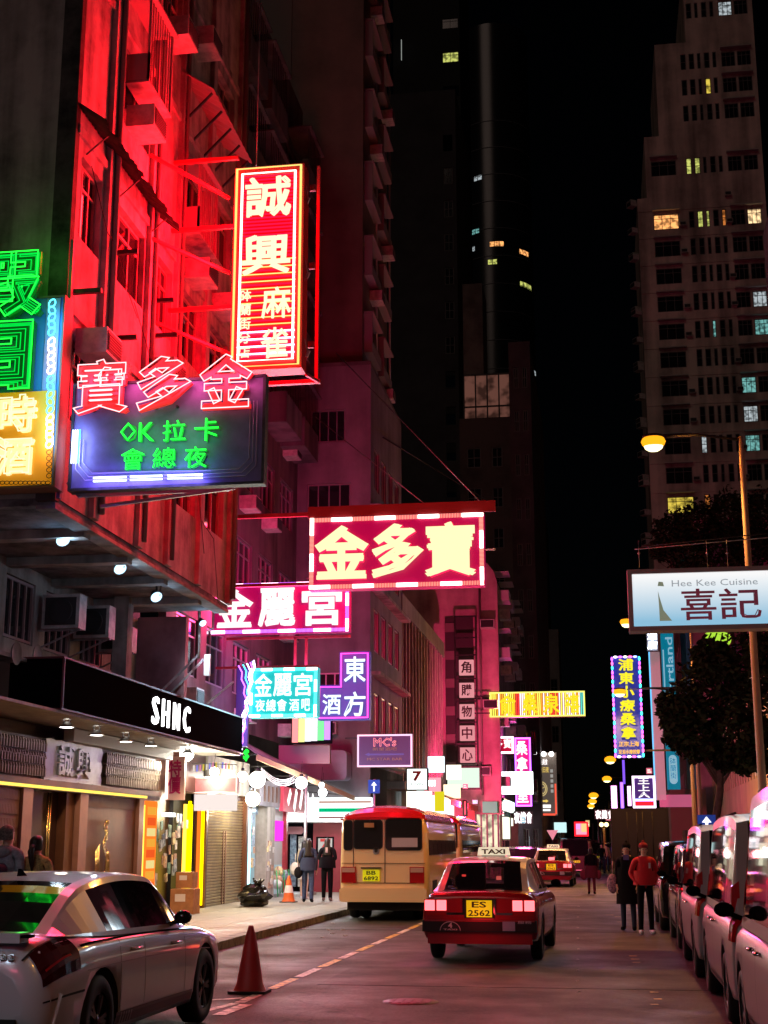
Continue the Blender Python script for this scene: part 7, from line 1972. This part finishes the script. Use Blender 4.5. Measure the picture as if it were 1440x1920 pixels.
bx('door_seam', BLACK, mb, -.68, -3.512, .812, .75, -3.497, .824); bx('door_seam', mat('seam_brown', (.2, .1, .05), .5), mb, -.95, -3.512, 1.24, .95, -3.497, 1.25)
b = B(); b.rrect((-.16, -3.5, 1.54), .14, .2, .05, .02); b.build('handle_plate', ALU, mb); b = B(); b.rrect((-.16, -3.521, 1.54), .07, .12, .03, .02); b.build('door_handle', BLACK, mb)
for sg in (1, -1):
    o = bx('tail_light', RLENS, mb, sg * .60 if sg > 0 else -.95, -3.535, .82, .93 if sg > 0 else -.62, -3.49, 1.17)
    bx('reverse_lens', mat('pale_lens', (.55, .35, .3), .15), mb, sg * .62 if sg > 0 else -.93, -3.545, 1.05, .91 if sg > 0 else -.64, -3.536, 1.15)
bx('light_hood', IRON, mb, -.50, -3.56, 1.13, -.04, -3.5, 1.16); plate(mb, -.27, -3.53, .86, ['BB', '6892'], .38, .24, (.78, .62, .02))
b = B(); b.rrect((0, -3.5, .56), 1.96, .3, .06, .1); b.build('bumper', BCR, mb)
bx('underbody', BLACK, mb, -.85, -3.3, .22, .85, 3.1, .45)
smm = B().box(0, 0, 0, .012, .82, .72).mesh('side_window', MGL)
for i in range(7):
    for sg in (1, -1):
        o = inst(smm, 'side_window', mb, (sg * 1.0 - (0 if sg > 0 else .012), -3.15 + i * .86, 1.42)); o.rotation_euler = (0, R_(-4 * sg), 0)
bx('curtain', mat('pink_seat', (.5, .1, .15), .7), mb, .7, -2.9, 1.3, .72, 2.0, 1.42) if False else None
wm2 = B().lathe([(.001, -.11), (.34, -.11), (.37, -.05), (.37, .05), (.34, .11), (.001, .11)], (0, 0, 0), 20, ax='x').mesh('wheel', BLACK)
for x in (-.86, -.62, .86, .62): inst(wm2, 'wheel', mb, (x, -2.1, .37))
for x in (-.86, .86): inst(wm2, 'wheel', mb, (x, 2.2, .37))
for sg in (1, -1): B().box(sg * .98, -2.55, .38, sg * 1.004, -1.65, .85).build('wheel_arch', BLACK, mb)
mbx = at(717, 1640, Y=31.7).x
mb.location = (mbx, 35.2, .004); mb.rotation_euler = (0, 0, R_(.3))
clone(mb, (mbx - .05, 43.3, .004), R_(.2), 'second cream minibus with red roof, parked just ahead of the first')

# ---- cones
CON = mat('cone_red', (.5, .03, .03), .5)
def cone(x, y, z, label, band=False, h=.75, m_=None):
    t = thing('traffic_cone', label, 'traffic cone', (x, y, z))
    B().lathe([(.19, .03), (.155, .10), (.135, .22), (.10, .42), (.06, .64), (.04, .70), (.035, .72), (.028, .75), (.001, .75)], (x, y, z), 20).build('body', m_ or CON, t)
    b = B(); b.rrect((x, y, z), .44, .44, .06, .03, U=(1, 0, 0), Vv=(0, 1, 0), N=(0, 0, 1)); b.build('base', BLACK, t)
    if band: B().lathe([(.128, .27), (.092, .48)], (x, y, z), 20).build('white_band', WHITEM, t)
    t.scale = (1, 1, h / .75)
p = at(468, 1861, Z=.004); cone(p.x, p.y, .004, 'tall faded red traffic cone standing on the road beside the sedan')
p = at(541, 1692, Z=.13); cone(p.x, p.y, .131, 'orange traffic cone with white band beside the two women', True, .7, mat('cone_orange', (.6, .12, .02), .5))

# ================================================================== people
SKIN = mat('skin', (.62, .40, .30), .55); HAIR = mat('dark_hair', (.015, .01, .008), .45, var=.4, scale=30)
def person(label, x, y, z, h, rz, top, legs, shoe, skin=SKIN, arms='down', stride=.0, bulk=1.0, hair='long', lean=0.0, legw=1.0, face=True, hands=True, hem=None, group=None, pose=None, hat=None, coat=None, hairm=None):
    """front faces local -Y"""
    k = h / 1.7; t = thing('person', label, 'person', (x, y, z), group)
    J = {}; E_ = []
    def v(n, p, r, par=None):
        J[n] = (p, r if isinstance(r, tuple) else (r, r)); 
        if par: E_.append((par, n))
    v('pelvis', (0, 0, .94), (.15 * bulk, .11 * bulk)); v('waist', (0, .0, 1.08), (.13 * bulk, .095 * bulk), 'pelvis'); v('chest', (0, -.01 + lean, 1.28), (.165 * bulk, .11 * bulk), 'waist')
    v('clav', (0, lean, 1.42), (.10, .075), 'chest'); v('neck', (0, -.005 + lean, 1.485), .052, 'clav'); v('jaw', (0, -.03 + lean, 1.55), (.062, .072), 'neck'); v('skull', (0, -.005 + lean, 1.62), (.075, .088), 'jaw'); v('crown', (0, .0 + lean, 1.675), (.05, .06), 'skull')
    for sg, nm in ((1, 'l'), (-1, 'r')):
        st = stride * sg
        v('sh' + nm, (sg * .17 * (1 + (bulk - 1) * .5), lean, 1.395), .062 * bulk, 'clav')
        if arms == 'down': el, wr, hd = (sg * .205, .02 + lean - st * .3, 1.13), (sg * .21, -.05 - st * .5, .90), (sg * .205, -.07 - st * .55, .83)
        elif arms == 'pocket': el, wr, hd = (sg * .27, .06, 1.13), (sg * .19, -.08, .97), (sg * .15, -.12, .92)
        elif arms == 'bag': el, wr, hd = ((sg * .25, .05, 1.12), (sg * .2, -.16, 1.03), (sg * .14, -.22, 1.04)) if sg > 0 else ((sg * .225, .02, 1.13), (sg * .23, -.05, .90), (sg * .23, -.07, .83))
        else: el, wr, hd = (sg * .24, .02, 1.14), (sg * .13, -.19, 1.12), (sg * .07, -.24, 1.15)
        v('el' + nm, el, .048 * bulk, 'sh' + nm); v('wr' + nm, wr, .03, 'el' + nm); v('hd' + nm, hd, (.038, .018), 'wr' + nm)
        if hands and arms != 'pocket':
            d = (Vector(hd) - Vector(wr)).normalized()
            for q, (off, ln) in enumerate(((-.027, .062), (-.009, .074), (.009, .07), (.026, .055))):
                a = Vector(hd) + d * .035 + Vector((0, off, 0)) if abs(d.z) > .5 else Vector(hd) + d * .03 + Vector((0, 0, off))
                v('f%d%s' % (q, nm), tuple(a), .010, 'hd' + nm); v('g%d%s' % (q, nm), tuple(a + d * ln + Vector((-sg * .012, -.006, 0))), .007, 'f%d%s' % (q, nm))
            v('th' + nm, tuple(Vector(hd) + Vector((-sg * .02, -.035, .01))), .011, 'hd' + nm); v('tt' + nm, tuple(Vector(hd) + d * .035 + Vector((-sg * .025, -.05, 0))), .008, 'th' + nm)
        v('hp' + nm, (sg * .085, 0, .88), .088 * legw, 'pelvis'); v('kn' + nm, (sg * .10, -st * .55 - .01, .49), .066 * legw, 'hp' + nm); v('an' + nm, (sg * .105, -st + .02, .09), .05 * legw, 'kn' + nm); v('he' + nm, (sg * .105, -st + .03, .05), .05, 'an' + nm); v('to' + nm, (sg * .125, -st - .15, .042), .048, 'he' + nm)
    names = list(J); idx = {n: i for i, n in enumerate(names)}
    me = bpy.data.meshes.new('body'); me.from_pydata([tuple(Vector(J[n][0]) * k) for n in names], [(idx[a], idx[c]) for a, c in E_], [])
    o = bpy.data.objects.new('body', me); COL.objects.link(o)
    o.modifiers.new('s', 'SKIN')
    sk = me.skin_vertices[0].data
    for i, n in enumerate(names): sk[i].radius = (J[n][1][0] * k, J[n][1][1] * k)
    sk[idx['pelvis']].use_root = True
    sb = o.modifiers.new('u', 'SUBSURF'); sb.levels = 1; sb.render_levels = 1
    bpy.context.view_layer.update()
    m2 = bpy.data.meshes.new_from_object(o.evaluated_get(bpy.context.evaluated_depsgraph_get())); o.modifiers.clear(); o.data = m2; m2.name = 'body'
    m2.materials.clear()
    for q in (skin, top, legs, shoe): m2.materials.append(q)
    wrz = J['wrl'][0]; 
    for p in m2.polygons:
        c = p.center / k; zi = c.z
        near_hand = any((Vector(J['hd' + n_][0]) - c).length < .085 or (arms != 'pocket' and (Vector(J['hd' + n_][0]) + (Vector(J['hd' + n_][0]) - Vector(J['wr' + n_][0])).normalized() * .08 - c).length < .09) for n_ in 'lr')
        arm_ = abs(c.x) > .175 and zi > .8
        p.material_index = 0 if (zi > 1.475 or (near_hand and arms != 'pocket')) else 1 if (zi > .93 or arm_) else 3 if zi < .085 else 2
        p.use_smooth = True
    o.parent = t
    if face:
        b = B()
        b.ball((0, (-.108 + lean) * k, 1.585 * k), .012 * k, 6, 5, sc=(1, 1.3, 1.6)); b.build('nose', skin, t).location = (0, 0, 0)
        b = B(); 
        for sg in (1, -1): b.ball((sg * .03 * k, (-.092 + lean) * k, 1.607 * k), .010 * k, 6, 4)
        fix(b.build('eyes', mat('eye_dark', (.02, .015, .015), .3), t))
        b = B(); b.ball((0, (-.098 + lean) * k, 1.548 * k), .018 * k, 6, 4, sc=(1.1, .5, .35)); fix(b.build('mouth', mat('lip', (.4, .12, .1), .5), t))
        b = B(); 
        for sg in (1, -1): b.ball((sg * .075 * k, (.0 + lean) * k, 1.59 * k), .02 * k, 6, 5, sc=(.4, .8, 1.3))
        fix(b.build('ears', skin, t))
    # hair
    b = B(); hm = hairm or HAIR
    if hair:
        rings = []; 
        lo_ = {'long': 1.22, 'short': 1.54, 'tail': 1.53, 'bob': 1.46}[hair]
        n = 9
        for i in range(n + 1):
            f_ = i / n; zz = 1.715 - f_ * (1.715 - lo_)
            hh = max(0.0, 1 - ((zz - 1.62) / .098) ** 2) ** .5 if zz > 1.62 else 1.0
            wx = .087 * hh if zz > 1.55 else .08 + (1.55 - zz) * .12
            wy = .098 * hh if zz > 1.55 else .05 * (1 - (1.55 - zz) * .6)
            cy = .012 + lean if zz > 1.55 else .055 + lean + (1.55 - zz) * .03
            fr = 1.0 if zz > 1.655 else .35
            rings.append([((wx * math.cos(a)) * k, (cy + (wy * math.sin(a) if math.sin(a) > 0 else wy * fr * math.sin(a))) * k, zz * k) for a in np.linspace(0, 2 * math.pi, 17)[:-1]])
        b.loft(rings, sm=True)
        if hair == 'tail': b.tube([(0, (.10 + lean) * k, 1.60 * k), (.01, (.14 + lean) * k, 1.52 * k), (.0, (.12 + lean) * k, 1.40 * k), (0, (.10 + lean) * k, 1.28 * k)], [.03, .04, .035, .008], 8)
        fix(b.build('hair', hm, t))
    if hat is not None:
        b = B(); b.ball((0, (.012 + lean) * k, 1.672 * k), .094 * k, 14, 8, sc=(1, 1.05, .8)); b.ball((0, (.01 + lean) * k, 1.755 * k), .03 * k, 8, 5); fix(b.build('beanie', hat, t))
    if hem is not None:
        z0_, z1_, r0, r1, m_ = hem
        b = B(); b.loft([[(r * bulk * math.cos(a) * k, r * .72 * bulk * math.sin(a) * k, zz * k) for a in np.linspace(0, 2 * math.pi, 17)[:-1]] for zz, r in ((z0_, r0), (z0_ * .6 + z1_ * .4, r0 * .5 + r1 * .5), (z1_, r1))], sm=True, caps=False); fix(b.build('coat', m_, t))
    t.rotation_euler = (0, 0, rz)
    return t, k


def fix(o):
    """parts written in the thing's own space: undo the world offset"""
    me = o.data; off = ORG[o.parent.name]
    for v in me.vertices: v.co += off
    return o


def bag(t, k, x, y, z, w, h, m, name='bag'):
    b = B(); b.ball((x * k, y * k, z * k), 1, 10, 7, sc=(w * k, w * .45 * k, h * k)); b.tube([(x * k, y * k, (z + h * .8) * k), (x * k * .95, y * k, (z + h + .25) * k)], .012, 5); return fix(b.build(name, m, t))


JK = mat('grey_blue_hoodie', (.25, .3, .36), .85, var=.3, scale=12); BLU = mat('navy_cloth', (.02, .03, .07), .85); JEAN = mat('blue_denim', (.04, .07, .16), .85, var=.3, scale=20)
BLC = mat('black_cloth', (.007, .007, .009), .9, spec=.15); OLV = mat('olive_patterned_cloth', (.4, .34, .12), .85, var=.8, scale=14, dirt=(.05, .05, .03)); BGE = mat('beige_cloth', (.4, .33, .2), .85)
REDJ = mat('red_jacket_cloth', (.6, .015, .03), .7); WSH = mat('white_shoes', (.75, .72, .75), .5); GRH = mat('grey_short_hair', (.12, .11, .1), .7, var=.5, scale=40)
p = at(12, 1600, Y=16); t, k = person('man with short greying hair in a pale blue hooded jacket, seen from behind', p.x, 16, .131, 1.76, R_(170), JK, BLU, BLC, hair='short', hairm=GRH, bulk=1.1, face=False)
b = B(); b.ball((0, .10 * k, 1.42 * k), .11 * k, 12, 7, sc=(1.15, .7, .6)); fix(b.build('hood', JK, t)); 
b = B(); b.rrect((0, 0, 0), .3, .42, .08, .14); b.v = [(v[0], v[1] + .32, v[2] + 1.13) for v in b.v]; fix(b.build('backpack', BLU, t))
p = at(62, 1600, Y=16); t, k = person('woman with a dark ponytail in a yellow patterned top, seen from behind', p.x, 16.1, .131, 1.64, R_(178), OLV, BLC, BLC, hair='tail', face=False)
p = at(577, 1692, Z=.13); t, k = person('woman with long dark hair in navy top and jeans, seen from behind', p.x, p.y, .131, 1.66, R_(190), BLU, JEAN, BLC, hair='long', arms='bag', stride=.12, face=False, bulk=1.1, legw=1.15, hem=(1.2, .86, .2, .225, BLU))
bag(t, k, .27, .05, .80, .12, .16, BLC)
p = at(566, 1688, Z=.13); t, k = person('woman in beige jacket and pale skirt with a cream shoulder bag', p.x - .05, p.y + .5, .131, 1.62, R_(170), BGE, SKIN, WSH, hair='long', stride=.1, face=False, hem=(1.0, .58, .15, .2, mat('pale_skirt', (.5, .45, .4), .8)))
bag(t, k, .30, .0, .88, .17, .2, mat('cream_bag', (.55, .5, .4), .7))
p = at(613, 1690, Z=.13); t, k = person('woman in black with pale shoes standing nearest the parked minibus', p.x, p.y, .131, 1.68, R_(185), BLC, BLC, mat('pinkish_shoes', (.5, .35, .33), .6), hair='long', stride=.1, face=False, arms='phone', bulk=1.1, legw=1.15, hem=(1.2, .90, .2, .22, BLC))
fix(B().box(-.03, .19, 1.30, .03, .195, 1.44).build('back_print', mat('pale_print', (.6, .5, .45), .7), t))
# couple on the right
p = at(1213, 1752, Z=0); t, k = person('woman in red varsity jacket and red knitted hat with white shoes', p.x, p.y, .004, 1.66, R_(12), REDJ, BLC, WSH, arms='pocket', hair='bob', bulk=1.12, hat=mat('red_knit', (.35, .02, .04), .9, bump=.5, bscale=200), hem=(1.2, .93, .195, .205, REDJ), hands=False)
fix(B().box(.045, -.175, 1.22, .085, -.170, 1.32).build('chest_letter', WHITEM, t)); b = B(); b.loft([[(.2 * math.cos(a), .15 * math.sin(a), zz) for a in np.linspace(0, 2 * math.pi, 17)[:-1]] for zz in (.90, .935)], caps=False); fix(b.build('shirt_hem', mat('pale_hem', (.55, .5, .5), .8), t))
p = at(1180, 1745, Z=0); t, k = person('person in long black coat and dark cap carrying a patterned bag', p.x, p.y, .004, 1.66, R_(-8), BLC, BLU, BLC, arms='down', hair='short', bulk=1.1, hat=BLC, hem=(1.25, .52, .18, .22, BLC))
bag(t, k, -.30, -.02, .92, .12, .2, mat('patterned_bag', (.4, .22, .3), .8, var=.8, scale=30, dirt=(.08, .05, .1)), 'handbag')
fix(B().box(-.05, -.135, 1.36, .06, -.10, 1.46).build('scarf', mat('violet_scarf', (.12, .1, .3), .8), t))
# woman in the road and far walkers
p = at(1110, 1677, Z=0); t, k = person('dark clad woman walking in the road with a maroon bag', p.x, p.y, .004, 1.52, R_(180), BLC, mat('maroon_cloth', (.12, .02, .03), .8), BLC, hair='bob', stride=.1, bulk=1.15, face=False, hem=(1.05, .6, .2, .23, mat('maroon_cloth', (.12, .02, .03), .8)))
bag(t, k, .28, 0, .72, .15, .2, mat('maroon_bag', (.2, .03, .05), .7)); bag(t, k, -.26, 0, .72, .12, .18, mat('maroon_bag', (.2, .03, .05), .7))
far = [(1128, 1636, 82, 'far walker in dark clothes left of the golden lamp', BLC), (1137, 1634, 88, 'far walker in a pale top right of the golden lamp', BGE), (1120, 1620, 112, 'tiny distant walker in blue below the green signals', JEAN),
       (862, 1640, 62, 'dark figure on the pavement beyond the second minibus', BLC), (874, 1640, 66, 'figure in navy on the pavement beyond the second minibus', BLU), (884, 1635, 70, 'figure with pale top among the far shops', BGE), (905, 1630, 78, 'reddish clad figure among the far shops', MATS['maroon_cloth'])]
for i, (x, y, Y, lab, m_) in enumerate(far):
    q = at(x, 1600, Y=Y); z = .131 if x < 1000 else .004
    person(lab, q.x if x > 1000 else max(min(q.x, -6.6), -7.4), Y, z, 1.62 + .04 * (i % 3), R_(180 if i % 2 else 10), m_, BLU, BLC, hair='short' if i % 2 else 'bob', stride=.14, hands=False, face=False)

# ================================================================== far street furniture
t = thing('traffic_signal', 'green traffic signal pair far up the road', 'traffic light', (*at(1113, 1600, Y=100).xy, .004)); c = ORG[t.name]
B().tube([c, c + Vector((0, 0, 3.0))], .06, 6).build('pole', IRON, t)
for dx in (-.18, .2):
    bx('signal_head', BLACK, t, c.x + dx - .12, c.y - .1, 1.0, c.x + dx + .12, c.y + .1, 1.9); b = B(); b.ball((c.x + dx, c.y - .15, 1.32), .15, 10, 6); b.build('green_lamp', glow('signal_green', (.02, 1, .5), 5), t)
t = thing('golden_lantern_post', 'golden twin lantern post far up the road on the right', 'street lamp', (at(1134, 1600, Y=90).x, 90, .004)); c = ORG[t.name]
B().tube([c, c + Vector((0, 0, 2.6))], .07, 6).build('post', mat('gold_post', (.5, .35, .1), .4), t)
for dx in (-.14, .16): b = B(); b.ball((c.x + dx, 90, 2.8), .14, 8, 5); b.build('lantern', glow('lantern_gold', (1, .65, .25), 5), t)
p = at(1036, 1566, Y=88); t = thing('give_way_sign', 'small give way triangle sign on a dark panel far up the road', 'traffic sign', (p.x, 88, .004)); B().tube([(p.x, 88, 0), (p.x, 88, p.z)], .04, 6).build('pole', IRON, t)
B().prism([(-.35, .3), (.35, .3), (0, -.3)], .03, (p.x, 87.95, p.z), (1, 0, 0), (0, 0, 1), (0, -1, 0)).build('plate', mat('sign_pink', (.7, .3, .35), .4, emit=(1, .4, .5), es=.5), t)
p = at(1025, 1590, Y=92); t = thing('dark_hoarding', 'plain maroon hoarding across the road end behind the second taxi', 'hoarding', (p.x, 92, .004)); bx('panel', mat('hoarding_maroon', (.12, .03, .06), .7), t, at(1008, 1590, Y=92).x, 92, .3, at(1046, 1590, Y=92).x, 92.2, at(1025, 1574, Y=92).z)
for i, xx in enumerate((1122, 1128)):
    p = at(xx, 1560, Y=105); t = thing('slim_post', 'slim grey post under the far white lettered sign, %s one' % ('left', 'right')[i], 'post', (p.x, 105, .004)); B().tube([(p.x, 105, 0), (p.x, 105, at(xx, 1536, Y=105).z)], .06, 6).build('shaft', STEEL, t)
p = at(1325, 1545, Y=49); t = thing('one_way_sign', 'blue one way arrow sign standing before the cream building', 'traffic sign', (p.x, 49, .13)); B().tube([(p.x, 49, .13), (p.x, 49, p.z + .3)], .035, 6).build('pole', IRON, t)
bx('plate', MATS['sign_blue'], t, p.x - .3, 48.94, p.z - .3, p.x + .3, 48.96, p.z + .3); B().prism([(-.05, -.25), (.05, -.25), (.05, .05), (.16, .05), (0, .25), (-.16, .05), (-.05, .05)], .01, (p.x, 48.94, p.z), (1, 0, 0), (0, 0, 1), (0, -1, 0)).build('arrow', MATS['sign_white'], t)
b = B(); b.tube([at(718, 820, Y=47), at(800, 870, Y=60), at(925, 945, Y=76)], .03, 4); b.tube([at(1203, 1025, Y=27.3), at(1440, 1000, Y=27.3)], .012, 4)
tag(b.build('overhead_wire', IRON), 'thin overhead wire slanting across the dark gap between towers', 'wire')

# ================================================================== haze
HZ = bpy.data.materials.new('haze_air'); HZ.use_nodes = True; n = HZ.node_tree.nodes; n.clear()
pv = n.new('ShaderNodeVolumePrincipled'); pv.inputs['Density'].default_value = HAZE_D; pv.inputs['Color'].default_value = (.8, .8, .85, 1); pv.inputs['Anisotropy'].default_value = 0.35
o_ = n.new('ShaderNodeOutputMaterial'); HZ.node_tree.links.new(pv.outputs[0], o_.inputs['Volume'])
if HAZE_D > 0: tag(B().box(-310, -70, -1.6, 310, 720, 170).build('haze', HZ), kind='stuff')
